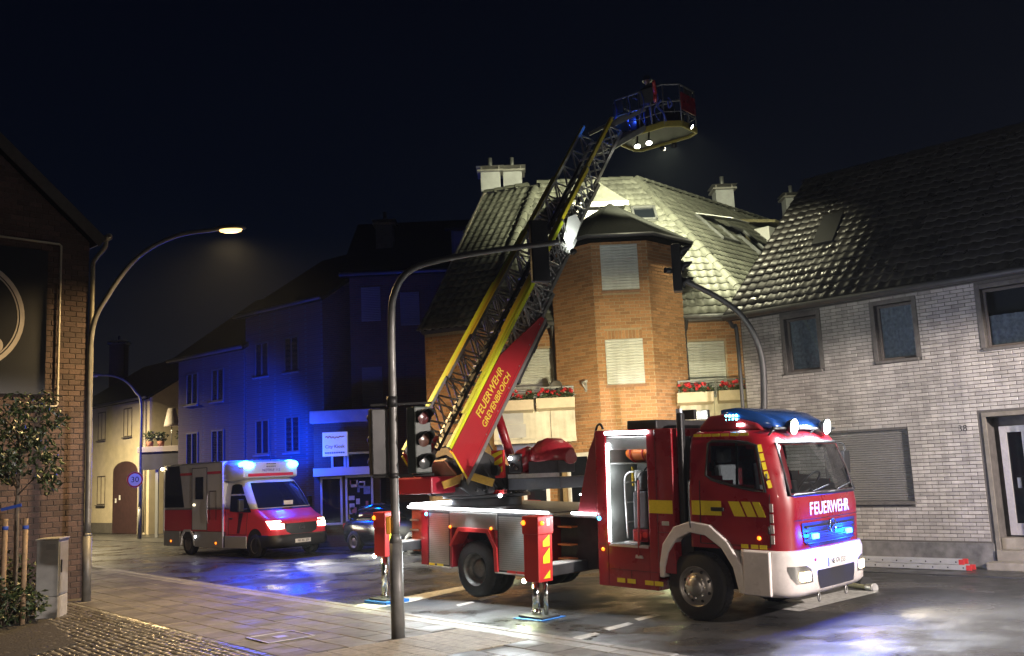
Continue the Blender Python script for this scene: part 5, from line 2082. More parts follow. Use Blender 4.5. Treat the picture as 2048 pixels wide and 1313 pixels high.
# bumper
m = MB()
m.loft([[outl(k / N, z, BUM) for k in range(N + 1)] for z in (.42, .46, .50, .7, .95, 1.0, 1.03)])
bum = part('bumper', m, twhite, T)
m = curved_panel(BUM, [(.50, -.52, .52), (.60, -.56, .56), (.72, -.58, .58), (.745, -.56, .56)], None, .008, 14)
part('air_intake', m, mat('intake_dark', (.02, .02, .028), .5), bum)
c = outl(ufront(0, .83, BUM), .83, BUM, .02)
m = MB()
m.bx(c.x - .01, c.x + .006, -.27, .27, .770, .888)
pl = part('number_plate', m, whitep, bum, bevel=.004)
text('lettering', 'NE GV 2331', .105, (c.x + .008, 0.012, .829), (0, 1, 0), (0, 0, 1), mat('plate_black', (.01, .01, .012), .5), pl, sx=.88)
for s in (-1, 1):
    rows = [(.60, s * .70, s * 1.03), (.68, s * .70, s * 1.09), (.78, s * .74, s * 1.12), (.83, s * .86, s * 1.12)]
    m = curved_panel(BUM, rows, None, .006, 8)
    hl = part('headlight', m, mat('headlight_housing', (.25, .25, .24), .2, .6), bum)
    m = curved_panel(BUM, [(.63, s * .77, s * .98), (.69, s * .76, s * 1.0), (.75, s * .78, s * .99)], None, .016, 6)
    part('lamp_glass', m, HLm, hl)
    c = outl(ufront(s * .86, .69, BUM), .69, BUM, .06)
    light('SPOT', 'headlight_beam', tw_(*c), (1.0, .84, .56), 260, T, .06, tw_(c.x + 6, c.y * 1.4, -.35), 95, .8)
m = MB()
for s in (-1, 1):
    m.tube([V((1.46, s * .42 + math.cos(k * math.pi / 5) * .03, .37 + math.sin(k * math.pi / 5) * .055)) for k in range(10)], .012, 6, closed=True)
part('towing_eye', m, steel, bum)
m = MB()
c = outl(ufront(-.62, .89, BUM), .89, BUM, .006)
m.lathe([(.001, .002), (.02, .002), (.022, 0)], c, (1, -.1, 0), 12)
part('roundel', m, mat('roundel_red', (.4, .02, .04), .4), bum)
# cab steps and front fenders, both sides
arch = [(-.50, .56), (-.49, .70), (-.42, .92), (-.27, 1.12), (-.05, 1.22), (.20, 1.19), (.45, 1.03), (.62, .78), (.70, .45)]
outa = [(-.585, .56), (-.58, .76), (-.52, 1.04), (-.32, 1.29), (-.04, 1.38), (.28, 1.34), (.56, 1.12), (.76, .80), (.82, .43)]
for s in (-1, 1):
    m = MB()
    m.strip(outa, arch, (0, s * 1.225, 0), (1, 0, 0), (0, 0, 1), (0, -s * .30, 0))
    part('front_fender', m, twhite, T, bevel=.02, seg=3)
    m = MB()
    m.bx(.80, 1.20, s * 1.20 - .06, s * 1.20 + .0, .44, 1.02)
    st = part('step_panel', m, twhite, T, bevel=.015)
    m = MB()
    for z in (.50, .80):
        m.bx(.84, 1.17, s * 1.205 - .012, s * 1.205 + .012, z, z + .045)
    part('step_tread', m, blackp, st)
m = MB()
m.bx(-.50, .72, -.95, .95, .45, 1.15)
part('engine_bay', m, darkm, T)
m = MB()
m.bx(-6.0, 1.2, -.43, -.30, .55, .80)
m.bx(-6.0, 1.2, .30, .43, .55, .80)
m.bx(-6.0, -1.8, -.9, .9, .62, .78)
part('chassis', m, darkm, T)
# wheels
def wheel(x, y, s, dual, z=.474):
    w_ = part('wheel', MB().lathe([(.28, .0), (.42, .005), (.462, .03), (.474, .06), (.474, .20), (.462, .235), (.42, .265), (.28, .27)], (x, y, z), (0, s, 0), 40), rubber, T)
    q = MB()
    for k in range(40):      # tread blocks
        a = 2 * math.pi * k / 40
        e_ = V((math.cos(a), 0, math.sin(a)))
        t_ = V((-math.sin(a), 0, math.cos(a)))
        for o_ in (.05, .15):
            q.para(V((x, y, z)) + e_ * .468 + V((0, s * o_, 0)) - t_ * .02, t_ * .045, V((0, s * .075, 0)), e_ * .010)
    part('tread', q, rubber, w_)
    if dual:
        pr_ = [(.285, .265), (.272, .26), (.255, .18), (.24, .12), (.20, .10), (.16, .10), (.155, .16), (.11, .17), (.001, .17)]
    else:
        pr_ = [(.285, .262), (.275, .27), (.262, .22), (.245, .20), (.215, .235), (.17, .265), (.135, .265), (.125, .30), (.10, .33), (.001, .335)]
    rm = part('rim', MB().lathe(pr_, (x, y, z), (0, s, 0), 32), rimm if not dual else mat('rim_dull', (.16, .15, .14), .5, .5, var=.3, dirt=.35), w_)
    q = MB()
    for k in range(8):
        a = 2 * math.pi * k / 8
        c_ = V((x + math.cos(a) * .155, y + s * (.262 if not dual else .10), z + math.sin(a) * .155))
        q.cyl(c_, c_ + V((0, s * .025, 0)), .016, .013, 8)
    part('wheel_nut', q, chrome if not dual else darkm, rm)
    if not dual:
        q = MB()
        for k in range(8):
            a = 2 * math.pi * (k + .5) / 8
            c_ = V((x + math.cos(a) * .212, y + s * .240, z + math.sin(a) * .212))
            q.lathe([(.001, .004), (.022, .004), (.024, .0)], c_, (math.cos(a) * .5, s, math.sin(a) * .5), 10)
        part('vent_hole', q, blackp, rm)
for s in (-1, 1):
    wheel(0, s * .92, s, False)
    wheel(-4.43, s * .93, s, True, .40)
    w2 = part('wheel', MB().lathe([(.28, .0), (.42, .005), (.462, .03), (.474, .06), (.474, .20), (.462, .235), (.42, .265), (.28, .27)], (-4.43, s * .62, .40), (0, s, 0), 32), rubber, T)
# gap behind the cab
m = MB()
m.bx(-.30, -.09, -1.06, 1.06, .75, 2.58)
part('cab_gap', m, blackp, T)
m = MB()
m.bx(-.24, -.15, -1.16, -1.06, 1.35, 2.92)
part('air_intake_stack', m, blackp, T, bevel=.02)
m = MB()
m.bx(-.25, -.18, -1.14, -1.08, 2.66, 2.98)
part('marker_pole', m, mat('marker_white', (.55, .6, .7), .4), T)
# ---- equipment box with the open locker
bx = MB()
y0, y1 = -1.20, 1.20
bx.bx(-1.72, -1.52, y0, y1, .36, 2.70)
bx.bx(-.62, -.31, y0, y1, .62, 2.70)
bx.bx(-.76, -.62, y0, y1, .36, 2.70)
bx.bx(-1.52, -.76, y0, y1, .36, .98)
bx.bx(-1.52, -.76, y0, y1, 2.62, 2.70)
bx.bx(-1.52, -.76, -.40, y1, .98, 2.62)
box = part('equipment_box', bx, red, T, bevel=.012)
m = MB()
m.prism([(-1.72, 1.42), (-1.72, 2.66), (-1.86, 2.40), (-2.12, 1.42)], (0, -1.19, 0), (1, 0, 0), (0, 0, 1), (0, 2.38, 0))
part('sloped_back', m, mat('box_back_violet', (.16, .02, .03), .4, coat=.3, var=.1), T, bevel=.01)
m = MB()
m.bx(-1.515, -1.50, y0 + .05, -.42, .99, 2.61)
m.bx(-.775, -.762, y0 + .05, -.42, .99, 2.61)
m.bx(-1.50, -.775, -.415, -.402, .99, 2.61)
m.bx(-1.50, -.775, y0 + .03, -.415, .982, .992)
m.bx(-1.50, -.775, y0 + .08, -.415, 2.18, 2.20)
part('locker_lining', m, inner, T)
m = MB()
m.bx(-1.52, -.76, y0 + .02, y0 + .10, 2.40, 2.60)
part('shutter_box', m, alu, T, bevel=.01)
m = MB()
m.bx(-1.50, -.78, y0 - .012, y0 + .0, .955, .985)
part('sill_trim', m, alu, T)
def led(a, b, r=.016, power=None):
    q = MB()
    q.cyl(a, b, r, r, 10)
    return part('led_strip', q, LEDm, T)
led((-1.50, y0 - .02, 2.655), (-.72, y0 - .02, 2.655), .028)
led((-1.485, y0 + .0, 1.02), (-1.485, y0 + .0, 2.50), .022)
led((-1.40, y0 + .13, 2.47), (-.82, y0 + .13, 2.47), .009)
light('POINT', 'locker_light', tw_(-1.36, -1.08, 2.05), (.93, .97, 1), .9, T, .12)
light('POINT', 'locker_light', tw_(-1.36, -1.08, 1.45), (.93, .97, 1), .7, T, .12)
m = MB()
m.bx(-1.25, -.70, -1.0, 1.0, 2.70, 2.84)
part('roof_locker', m, darkm, T, bevel=.02)
m = MB()
m.tube(curve_pts([(-1.86, -1.12, 1.75), (-1.80, -1.14, 2.3), (-1.74, -1.14, 2.72), (-1.66, -1.14, 2.80), (-1.60, -1.14, 2.72)], 5), .018, 8)
part('grab_rail', m, blackp, T)
side_strip(-.74, -.33, 1.47, 1.66, yel, y=-1.203, parent=box)
for a in (-1.37, -1.18, -.86, -.69):
    side_strip(a, a + .15, .43, .495, yel, y=-1.203, parent=box)
def marker(x, y, z, mt_=None, power=1.0, r=.028):
    q = MB()
    q.lathe([(.001, .02), (r * .8, .016), (r, 0)], (x, y, z), (0, -1, 0), 12)
    return part('marker_lamp', q, mt_ or ORm, T)
marker(-1.62, -1.203, .90)
marker(1.02, -1.175, 1.19)
marker(-4.99, -1.245, 1.10); marker(-3.98, -1.245, 1.11)
BLs = mat('lamp_blue_small', (.05, .3, .6), .3, emit=(.05, .45, .9), estr=3)
marker(-1.68, -1.203, 1.36, BLs, r=.035); marker(-5.62, -1.245, 1.30, BLs, r=.035)
# ---- rear body
RZ0, RZ1, RY = .40, 1.36, -1.235
def rbox(name, x0, x1, z0, z1, mt_, inset=0.0, bev=.01):
    q = MB()
    q.bx(x0, x1, RY + inset, -RY - inset, z0, z1)
    return part(name, q, mt_, T, bevel=bev)
rbox('rear_panel', -5.78, -5.60, RZ0, RZ1, red)
rbox('rear_body', -5.60, -5.02, RZ0, RZ1, darkm, .02)
rbox('rear_body', -3.86, -2.70, RZ0, RZ1, darkm, .02)
rbox('arch_panel', -5.02, -3.86, 1.09, RZ1, alug, .0)
rbox('corner_post', -5.02, -4.96, RZ0, 1.09, red)
rbox('corner_post', -3.92, -3.86, RZ0, 1.09, red)
rbox('corner_post', -2.78, -2.70, RZ0, RZ1, red)
q = MB()
q.bx(-6.12, -2.66, -1.22, 1.22, RZ1 + .002, RZ1 + .06)
q.bx(-2.66, -1.72, -1.22, -.10, 1.36, 1.40)
q.bx(-2.66, -1.72, .10, 1.22, 1.36, 1.40)
part('deck', q, mat('tread_plate', (.20, .20, .20), .4, .7, var=.2, scale=30, bump=.5, bscale=45, dirt=.25), T, bevel=.006)
for x0, x1 in ((-5.58, -5.06), (-3.83, -2.80)):
    for sgn in (-1, 1):
        q = MB()
        n = 26
        h = (RZ1 - .04 - RZ0 - .03) / n
        for k in range(n):
            z = RZ0 + .03 + k * h
            q.prism([(0, .002), (-.010, .008), (-.012, h * .6), (0, h - .001)], (x0, sgn * (1.2155), z), (0, -sgn * -1, 0), (0, 0, 1), (x1 - x0, 0, 0))
        part('roller_shutter', q, alug, T)
for x0, x1, mt_ in ((-5.56, -5.40, yel), (-5.34, -5.18, yel), (-3.62, -3.42, fluo), (-3.40, -3.2, fluo)):
    side_strip(x0, x1, RZ0 + .004, RZ0 + .045, mt_, y=-1.245, parent=T)
q = MB()
q.bx(-5.6, -5.0, -1.25, -1.21, RZ0 - .02, RZ0 + .0)
part('bottom_rail', q, alu, T)
q = MB()
q.bx(-3.9, -2.7, -1.25, -1.21, RZ0 - .02, RZ0 + .0)
part('bottom_rail', q, alu, T)
o1 = [(-5.02, .78), (-4.80, 1.10), (-4.06, 1.10), (-3.86, .80), (-3.84, .40)]
i1 = [(-4.98, .76), (-4.77, 1.03), (-4.09, 1.03), (-3.93, .78), (-3.91, .40)]
q = MB()
q.strip(o1, i1, (0, RY - .018, 0), (1, 0, 0), (0, 0, 1), (0, .30, 0))
part('wheel_arch_trim', q, fluo, T, bevel=.004)
q = MB()
q.bx(-5.0, -3.9, -.55, .55, .75, 1.08)
q.bx(-5.01, -4.99, -1.2, 1.2, .45, 1.08)
q.bx(-3.91, -3.87, -1.2, 1.2, .45, 1.08)
part('wheel_well', q, blackp, T)
led((-6.12, -1.25, 1.415), (-2.68, -1.25, 1.415), .02)
led((-2.20, -1.235, 1.425), (-1.72, -1.235, 1.425), .018)
led((-6.10, -1.20, 1.46), (-6.10, .60, 1.46), .018)
led((-2.3, .95, 1.56), (-4.0, 1.18, 1.56), .018)
for x in (-5.6, -4.5, -3.3):
    light('SPOT', 'deck_strip_light', tw_(x, -1.30, 1.385), (.86, .96, 1.0), 75, T, .10, tw_(x, -2.9, -.1), 140, .6)
light('SPOT', 'deck_strip_light', tw_(-1.9, -1.30, 1.39), (.86, .96, 1.0), 20, T, .08, tw_(-1.9, -2.9, -.1), 140, .6)
# open bay between rear body and box, with orange rungs and steps
q = MB()
q.bx(-2.68, -1.74, -.95, .95, .55, 1.33)
part('centre_bay', q, darkm, T)
for z in (.48, .58, .68, .9, 1.18):
    q = MB()
    q.bx(-2.6, -2.32, -1.12, -.96, z, z + .025)
    part('bay_step', q, mat('step_orange', (.5, .16, .05), .5), T)
# rear lockers seen past the pole
q = MB()
q.bx(-6.10, -5.80, -1.18, 1.18, .62, 1.36)
part('rear_locker', q, mat('locker_brown_red', (.25, .05, .02), .5, var=.15), T, bevel=.008)
for z in (.64, .98, 1.16):
    q = MB()
    q.bx(-6.13, -5.9, -1.2, -1.12, z, z + .03)
    part('rear_shelf', q, alu, T)
# ---- jacks
def jack(x, yo, side, top, bot, foot, pad):
    s = side
    ym = s * yo
    q = MB()
    q.bx(x - .13, x + .13, min(s * .6, ym - s * .1), max(s * .6, ym - s * .1), bot + .06, bot + .22)
    jb = part('jack_beam', q, darkm, T, bevel=.01)
    q = MB()
    q.bx(x - .128, x + .128, min(s * 1.1, ym - s * .14), max(s * 1.1, ym - s * .14), bot + .222, bot + .235)
    part('beam_top', q, alu, jb)
    q = MB()
    q.bx(x - .15, x + .15, ym - .16, ym + .16, bot, top)
    q.bx(x - .165, x + .165, ym - .175, ym + .175, top - .26, top + .01)
    h = part('jack_housing', q, fluo, T, bevel=.012)
    oy = ym + s * .163
    for k, z in enumerate((bot + .05, bot + .27, bot + .52)):
        q = MB()
        hh = (.10, .20, .15)[k]
        pol = [(-.10, 0), (-.0, .0), (-.0, hh), (-.10, hh * .45)] if k else [(-.10, 0), (.0, 0), (0, hh)]
        # face towards the camera: the rear-left faces carry the lime chevrons
        q.prism([(ym + .09 + p_[0] * 1.5, z + p_[1] * 1.15) for p_ in pol], (x + .152, 0, 0), (0, 1, 0), (0, 0, 1), (.003, 0, 0))
        part('chevron', q, lime, h)
    q = MB()
    q.bx(x + .166, x + .170, ym + .02, ym + .09, top - .13, top - .03)
    part('sticker', q, whitep, h)
    q = MB()
    for xx in (x - .13,):
        q.lathe([(.001, .03), (.03, .025), (.04, 0)], (xx, oy + s * .012, top - .09), (0, s, 0), 12)
    part('jack_lamp', q, ORm, h)
    q = MB()
    q.lathe([(.001, .03), (.03, .025), (.035, 0)], (x + .166, ym - .09, top - .09), (1, 0, 0), 12)
    part('jack_lamp', q, ORm, h)
    g_ = foot
    q = MB()
    q.cyl((x - .06, ym, g_ + .05), (x - .06, ym, bot + .02), .058, .058, 18)
    q.cyl((x - .06, ym, g_ + .05), (x - .06, ym, g_ + .11), .075, .068, 18)
    part('jack_leg', q, chrome, h)
    q = MB()
    q.cyl((x + .085, ym + s * -.06, g_ + .05), (x + .085, ym + s * -.06, bot + .02), .034, .034, 14)
    part('jack_leg', q, chrome, h)
    q = MB()
    q.bx(x - .24, x + .24, ym - .21, ym + .21, g_ + .015, g_ + .05)
    part('foot_plate', q, darkm, h, bevel=.01)
    q = MB()
    q.ball((x - .19, ym + s * .12, bot + .0), .035)
    part('foot_lamp', q, FLm, h)
    wl = tw_(x - .20, ym + s * .16, bot - .05)
    light('SPOT', 'foot_light', wl, (.88, 1.0, .55), 26, T, .04, V((wl.x, wl.y, 0)) + V((-.15, -.1, 0)), 130, .6)
    return h
JZF = -2.24 * math.tan(rad(2.0))
jack(-2.26, 1.98, -1, 1.42, .46, JZF, 0)
jack(-5.95, 1.90, -1, 1.36, .60, -.17, 0)
jack(-2.26, 1.90, 1, 1.40, .46, JZF, 0)
jack(-5.95, 1.90, 1, 1.36, .60, -.17, 0)
def pad_block(x, y, lab, z0):
    p = tw_(x, y, 0)
    t_ = thing('jack_pad', lab, 'support pad', (p.x, p.y, .0), (0, 0, rad(-43)), group='blue pads under the jacks')
    q = MB()
    q.bx(-.30, .30, -.27, .27, .004, max(.012, z0))
    part('board', q, mat('pad_blue', (.01, .12, .42), .45, var=.15, scale=8), t_, bevel=.004)
pad_block(-2.26, -1.98, 'flat blue pad under the jack beside the open locker', .014)
pad_block(-5.95, -1.90, 'thick blue block under the rear jack beside the signal pole', .055)
# cab roof: beacon hood, lamps
m = MB()
m.prism([(-.05, 2.64), (.98, 2.64), (.9, 2.74), (.35, 2.88), (.12, 2.86), (-.02, 2.72)], (0, -.88, 0), (1, 0, 0), (0, 0, 1), (0, 1.76, 0))
hood = part('roof_hood', m, mat('hood_red_dark', (.20, .012, .018), .35, coat=.3, var=.1), T, bevel=.04, seg=3)
m = MB()
rg = []
for (x, hw, z0, z1) in ((.22, .70, 2.86, 2.88), (.30, .80, 2.80, 2.96), (.52, .84, 2.74, 2.97), (.85, .84, 2.70, 2.90), (1.08, .78, 2.66, 2.78), (1.16, .70, 2.66, 2.70)):
    rg.append([V((x, -hw, z0)), V((x, -hw, z1 - .02)), V((x, -hw + .1, z1)), V((x, hw - .1, z1)), V((x, hw, z1 - .02)), V((x, hw, z0))])
m.loft(rg)
part('beacon_lens', m, BL2, hood)
q = MB()
for i in range(4):
    for j in range(2):
        q.ball((.42 + i * .055, -.865, 2.80 + j * .055), .018, 8, 5)
part('beacon_led', q, mat('beacon_cyan', (.2, .8, 1), .3, emit=(.10, .75, 1.0), estr=14), hood)
q = MB()
q.cyl((1.18, -.95, 2.66), (1.18, .95, 2.66), .022, .022, 8)
for y in (-.9, -.3, .3, .9):
    q.cyl((1.05, y, 2.52), (1.18, y, 2.66), .016, .016, 6)
lb = part('lamp_bar', q, darkm, T)
for y in (.35, .75):      # scene lights on the locker roof, turned to the house front
    q = MB()
    q.bx(-1.12, -.88, y - .02, y + .06, 2.86, 3.02)
    sc_ = part('scene_lamp', q, blackp, T, bevel=.01)
    q = MB()
    q.bx(-1.10, -.90, y + .062, y + .068, 2.88, 3.0)
    part('lamp_glass', q, WLm, sc_)
    light('SPOT', 'scene_light', tw_(-1.0, y + .12, 2.95), (1.0, .86, .50), 560, T, .08, V((2.6, 23.0, 3.0)), 64, 1.0)
for y in (-.50, .52):
    q = MB()
    q.lathe([(.001, -.09), (.07, -.09), (.11, -.02), (.11, .02)], (1.26, y, 2.68), (1, 0, -.12), 18)
    wl_ = part('work_lamp', q, blackp, lb)
    q = MB()
    q.lathe([(.001, .03), (.07, .026), (.105, .015)], (1.26, y, 2.68), (1, 0, -.12), 18)
    part('lamp_glass', q, WLm, wl_)
    light('SPOT', 'work_lamp_beam', tw_(1.36, y, 2.66), (.92, .96, 1.0), 240, T, .09, tw_(6, y * 1.3 + .3, .2), 140, .8)
    light('POINT', 'work_lamp_spill', tw_(1.37, y, 2.70), (.90, .95, 1.0), 60, T, .08)
q = MB()
q.bx(.62, .70, -.93, -.87, 2.70, 2.74)
part('roof_side_lamp', q, LEDm, T)

# ================================================================== ladder (world space, raised over the right-hand houses)
P1, P2_ = aty(932, 955, 17.0), aty(1085, 638, 18.85)
la = (P2_ - P1).normalized()
hz = V((la.x, la.y, 0)).normalized()
ln = V((hz.y, -hz.x, 0))
lw = ln.cross(la).normalized()
W0 = 1.12
def lp(L, ac, up):
    """L along the ladder, ac across from its axis (+ = right), up normal to it"""
    return P1 - ln * (W0 / 2) + la * L + ln * ac + lw * up
steelL = mat('ladder_steel', (.27, .268, .26), .4, .6, var=.15, scale=10, dirt=.2)
SECT = [(0.15, 4.55, 1.12, .00, .66), (.9, 6.15, 1.02, .06, .61), (1.9, 7.95, .92, .11, .56), (3.0, 9.85, .82, .16, .50)]
for i, (l0, l1, wd, ub, hh) in enumerate(SECT):
    q = MB()
    for s in (-1, 1):
        q.beam(lp(l0, s * wd / 2, ub + .035), lp(l1, s * wd / 2, ub + .035), .055, .075, lw)
        q.beam(lp(l0, s * wd / 2, ub + hh - .03), lp(l1, s * wd / 2, ub + hh - .03), .062, .062, lw)
        n = int((l1 - l0) / .29)
        st_ = (l1 - l0) / n
        for k in range(n):
            a, b = l0 + k * st_, l0 + (k + 1) * st_
            z0, z1 = ub + .06, ub + hh - .05
            q.cyl(lp(a, s * wd / 2, z0 if k % 2 else z1), lp(b, s * wd / 2, z1 if k % 2 else z0), .021, .021, 6, False)
            if k % 2 == 0:
                q.cyl(lp(a, s * wd / 2, z0), lp(a, s * wd / 2, z1), .014, .014, 6, False)
    sec = part('ladder_section', q, steelL, T, world=True)
    for s in (-1, 1):
        q = MB()
        q.para(lp(l0, s * wd / 2 - .036, ub + hh + .002), la * (l1 - l0 - .05), ln * .072, lw * .012)
        q.para(lp(l0, s * (wd / 2 + .032) - (.002 if s < 0 else 0), ub + hh - .065), la * (l1 - l0 - .05), ln * .002, lw * .06)
        part('top_rail_strip', q, lime if i < 2 else yel, sec, world=True)
    r_ = l0 + .2 + i * .08
    rung = MB()
    rung.cyl((-wd / 2, 0, 0), (wd / 2, 0, 0), .022, .022, 8)
    rme = rung.mesh('rung', mat('rung_pale', (.55, .55, .53), .4, .3))
    R_ = Matrix((ln, la, lw)).transposed().to_4x4()
    k = 0
    while r_ + k * .31 < l1 - .1:
        L_ = r_ + k * .31
        o = bpy.data.objects.new('rung', rme)
        C.objects.link(o)
        o.parent = sec
        o.matrix_local = TM.inverted() @ (Matrix.Translation(lp(L_, 0, ub + .085)) @ R_)
        k += 1
# red side panels of the base section
for s in (-1, 1):
    q = MB()
    pol = [(-.05, .0), (3.86, .0), (3.82, .10), (2.35, .59), (.12, .60)] if s > 0 else [(-.05, .0), (1.0, .0), (.8, .3), (.5, .59), (.12, .60)]
    q.prism(pol, lp(0, s * (W0 / 2 + .03) - (0 if s > 0 else .03), 0), la, lw, ln * .03)
    pn = part('side_panel', q, mat('ladder_panel_red', (.32, .010, .016), .4, coat=.2, var=.06, scale=4), T, world=True, bevel=.004)
    q = MB()
    q.prism([(-.12, -.07), (3.9, -.07), (3.9, .0), (-.05, .0)], lp(0, s * (W0 / 2 + .032) - (0 if s > 0 else .034), 0), la, lw, ln * .034)
    part('lower_edge', q, steelL, pn, world=True)
    q = MB()
    q.prism([(-.06, .02), (-.02, .02), (.11, .58), (.07, .58)], lp(0, s * (W0 / 2 + .061) - (0 if s > 0 else .004), 0), la, lw, ln * .004)
    part('edge_strip', q, yel, pn, world=True)
    if s > 0:
        ff = mat('letter_yellow', (.62, .50, .04), .5)
        text('lettering', 'FEUERWEHR', .225, lp(1.60, W0 / 2 + .063, .42), la, lw, ff, pn, world=True, sx=.9, bold=.003)
        text('lettering', 'GREVENBROICH', .185, lp(1.60, W0 / 2 + .063, .20), la, lw, ff, pn, world=True, sx=.92, bold=.002)
q = MB()
for (a, b) in ((2.3, 3.1), (3.2, 3.8)):
    q.beam(lp(a, W0 / 2 + .02, -.13), lp(b, W0 / 2 + .02, -.13), .03, .05, lw)
    for e_ in (a, b):
        q.beam(lp(e_ - .03, W0 / 2 + .02, -.11), lp(e_ + .06, W0 / 2 + .02, -.11), .07, .09, lw)
part('hose_rail', q, darkm, T, world=True)
# ladder work lamp at the end of the base section with the white end plate it lights
q = MB()
q.prism([(0, .0), (.75, .12), (.78, .34), (.5, .5), (0, .35)], lp(5.85, .475 + .03, .05), la, lw, ln * .012)
part('end_plate', q, mat('plate_white', (.7, .7, .68), .4), T, world=True)
c = lp(5.65, .70, .16)
q = MB()
q.lathe([(.001, -.07), (.05, -.07), (.075, 0), (.07, .02)], c, la, 14)
sl_ = part('spot_lamp', q, blackp, T, world=True)
q = MB()
q.lathe([(.001, .02), (.05, .018), (.068, .012)], c, la, 14)
part('lamp_glass', q, WLm, sl_, world=True)
q = MB()
q.beam(lp(5.6, .47, .1), c, .02, .02)
part('lamp_arm', q, darkm, sl_, world=True)
light('SPOT', 'ladder_spot', c + la * .06, (.92, 1, .95), 9, T, .04, lp(6.7, .42, .26), 110, .5)
# ---- turret
tc0 = P1 - ln * (W0 / 2) + hz * 1.15
TCx = V((tc0.x, tc0.y, 0))
def tp(f, s, z):
    return TCx + hz * f + ln * s + UP * z
q = MB()
q.cyl(tp(0, 0, 1.52), tp(0, 0, 1.74), .66, .66, 40)
q.cyl(tp(0, 0, 1.74), tp(0, 0, 1.80), .82, .82, 40)
tr_ = part('turntable', q, darkm, T, world=True, bevel=.01)
q = MB()
for k in range(36):
    a = 2 * math.pi * k / 36
    q.cyl(tp(math.cos(a) * .72, math.sin(a) * .72, 1.80), tp(math.cos(a) * .72, math.sin(a) * .72, 1.83), .018, .016, 6)
part('bolt_ring', q, chrome, tr_, world=True)
q = MB()
for s in (-1, 1):
    q.prism([(-1.25, 1.95), (-.95, 1.80), (.55, 1.80), (.62, 2.05), (-.55, 2.55), (-1.05, 2.45)], tp(0, s * .50 - .03, 0), hz, UP, ln * .06)
q.para(tp(-.9, -.5, 1.80), hz * 1.4, ln * 1.0, UP * .16)
part('turret_frame', q, darkm, T, world=True, bevel=.01)
q = MB()
q.para(tp(-1.5, -.85, 1.86), hz * .75, ln * .9, UP * .30)
part('counterweight', q, mat('turret_red', (.30, .012, .03), .4, coat=.2), T, world=True, bevel=.03)
q = MB()
q.beam(tp(-1.35, .18, 2.0), tp(-1.0, .50, 2.15), .10, .14)
q.beam(tp(-1.0, .50, 2.15), tp(-.75, .85, 2.0), .10, .14)
part('hinge_guard', q, mat('guard_ochre', (.34, .20, .02), .5, var=.15), T, world=True, bevel=.01)
q = MB()
q.cyl(tp(.45, .42, 2.0), lp(1.6, .42, -.05), .085, .085, 16)
cy1 = part('lift_cylinder', q, red, T, world=True)
q = MB()
q.cyl(lp(1.55, .42, -.08), lp(2.15, .42, .02), .05, .05, 14)
part('piston_rod', q, chrome, cy1, world=True)
q = MB()
q.cyl(tp(.45, -.42, 2.0), lp(1.6, -.42, -.05), .085, .085, 16)
part('lift_cylinder', q, red, T, world=True)
# operator's stand on the right of the turret
q = MB()
q.para(tp(-.28, .78, 1.86), hz * .75, ln * 1.18, UP * .20)
pf = part('operator_platform', q, mat('platform_grey', (.10, .11, .125), .45, .3, var=.1), T, world=True, bevel=.015)
q = MB()
q.para(tp(-.30, .80, 2.065), hz * .06, ln * 1.12, UP * .07)
part('platform_rail', q, alu, pf, world=True)
q = MB()
q.para(tp(-.34, .46, 2.08), hz * .05, ln * .28, UP * .50)
cb_ = part('chevron_panel', q, fluo, T, world=True)
for k in range(3):
    q = MB()
    z = 2.10 + k * .16
    q.prism([(.02, z), (.02, z + .09), (.26, z + .20 if k < 2 else z + .16), (.26, z + .10)], tp(-.345, .46, 0), ln, UP, -hz * .004)
    part('chevron', q, yel, cb_, world=True)
q = MB()
q.cyl(tp(-.36, .60, 2.22), tp(-.45, .60, 2.22), .10, .10, 10)
part('control_knob', q, blackp, cb_, world=True)
q = MB()
rg = []
for (s, r, zc) in ((.80, .14, 2.34), (.92, .22, 2.36), (1.10, .25, 2.38), (1.24, .16, 2.40)):
    rg.append([tp(-.05 + math.cos(a) * r * 1.1, s, zc + math.sin(a) * r) for a in [2 * math.pi * k / 12 for k in range(12)]])
q.loft(rg)
part('operator_console', q, red, T, world=True)
q = MB()
q.para(tp(-.32, .84, 2.16), hz * .05, ln * .30, UP * .34)
cn = part('instrument_panel', q, darkm, T, world=True, bevel=.02)
q = MB()
q.ball(tp(-.36, .92, 2.42), .035)
part('panel_lamp', q, LEDm, cn, world=True)
q = MB()
for (s, z, r) in ((.98, 2.30, .04), (1.06, 2.24, .03), (.90, 2.28, .025)):
    q.cyl(tp(-.34, s, z), tp(-.38, s, z), r, r, 10)
part('instrument_dial', q, chrome, cn, world=True)
random.seed(5)
q = MB()
rg = []
for i in range(9):
    s = 1.12 + i * .105
    rr = (.15, .28, .34, .37, .38, .37, .34, .28, .16)[i]
    rg.append([tp(.08 + math.cos(a) * rr * 1.05, s, 2.36 + math.sin(a) * rr * (1.05 if math.sin(a) > 0 else .45) + random.uniform(-.015, .015)) for a in [2 * math.pi * k / 16 for k in range(16)]])
q.loft(rg)
part('seat_cover', q, mat('tarpaulin_red', (.30, .02, .03), .35, coat=.3, var=.12, bump=.5, bscale=7, bdist=.05), T, world=True)
q = MB()
q.para(tp(-.30, 1.28, 2.13), hz * .5, ln * .66, UP * .22)
part('seat_base', q, darkm, T, world=True, bevel=.02)
q = MB()
q.para(tp(-.4, .28, 1.80), hz * .08, ln * .5, UP * .07)
part('turret_step', q, fluo, T, world=True)
for s in (.22, .72):
    q = MB()
    q.ball(tp(-.44, s, 1.77), .035)
    part('turret_lamp', q, LEDm, T, world=True)
q = MB()
q.lathe([(.001, .02), (.03, .016), (.04, 0)], lp(.35, W0 / 2 - .3, .30), -la, 12)
part('marker_lamp', q, ORm, T, world=True)
q = MB()
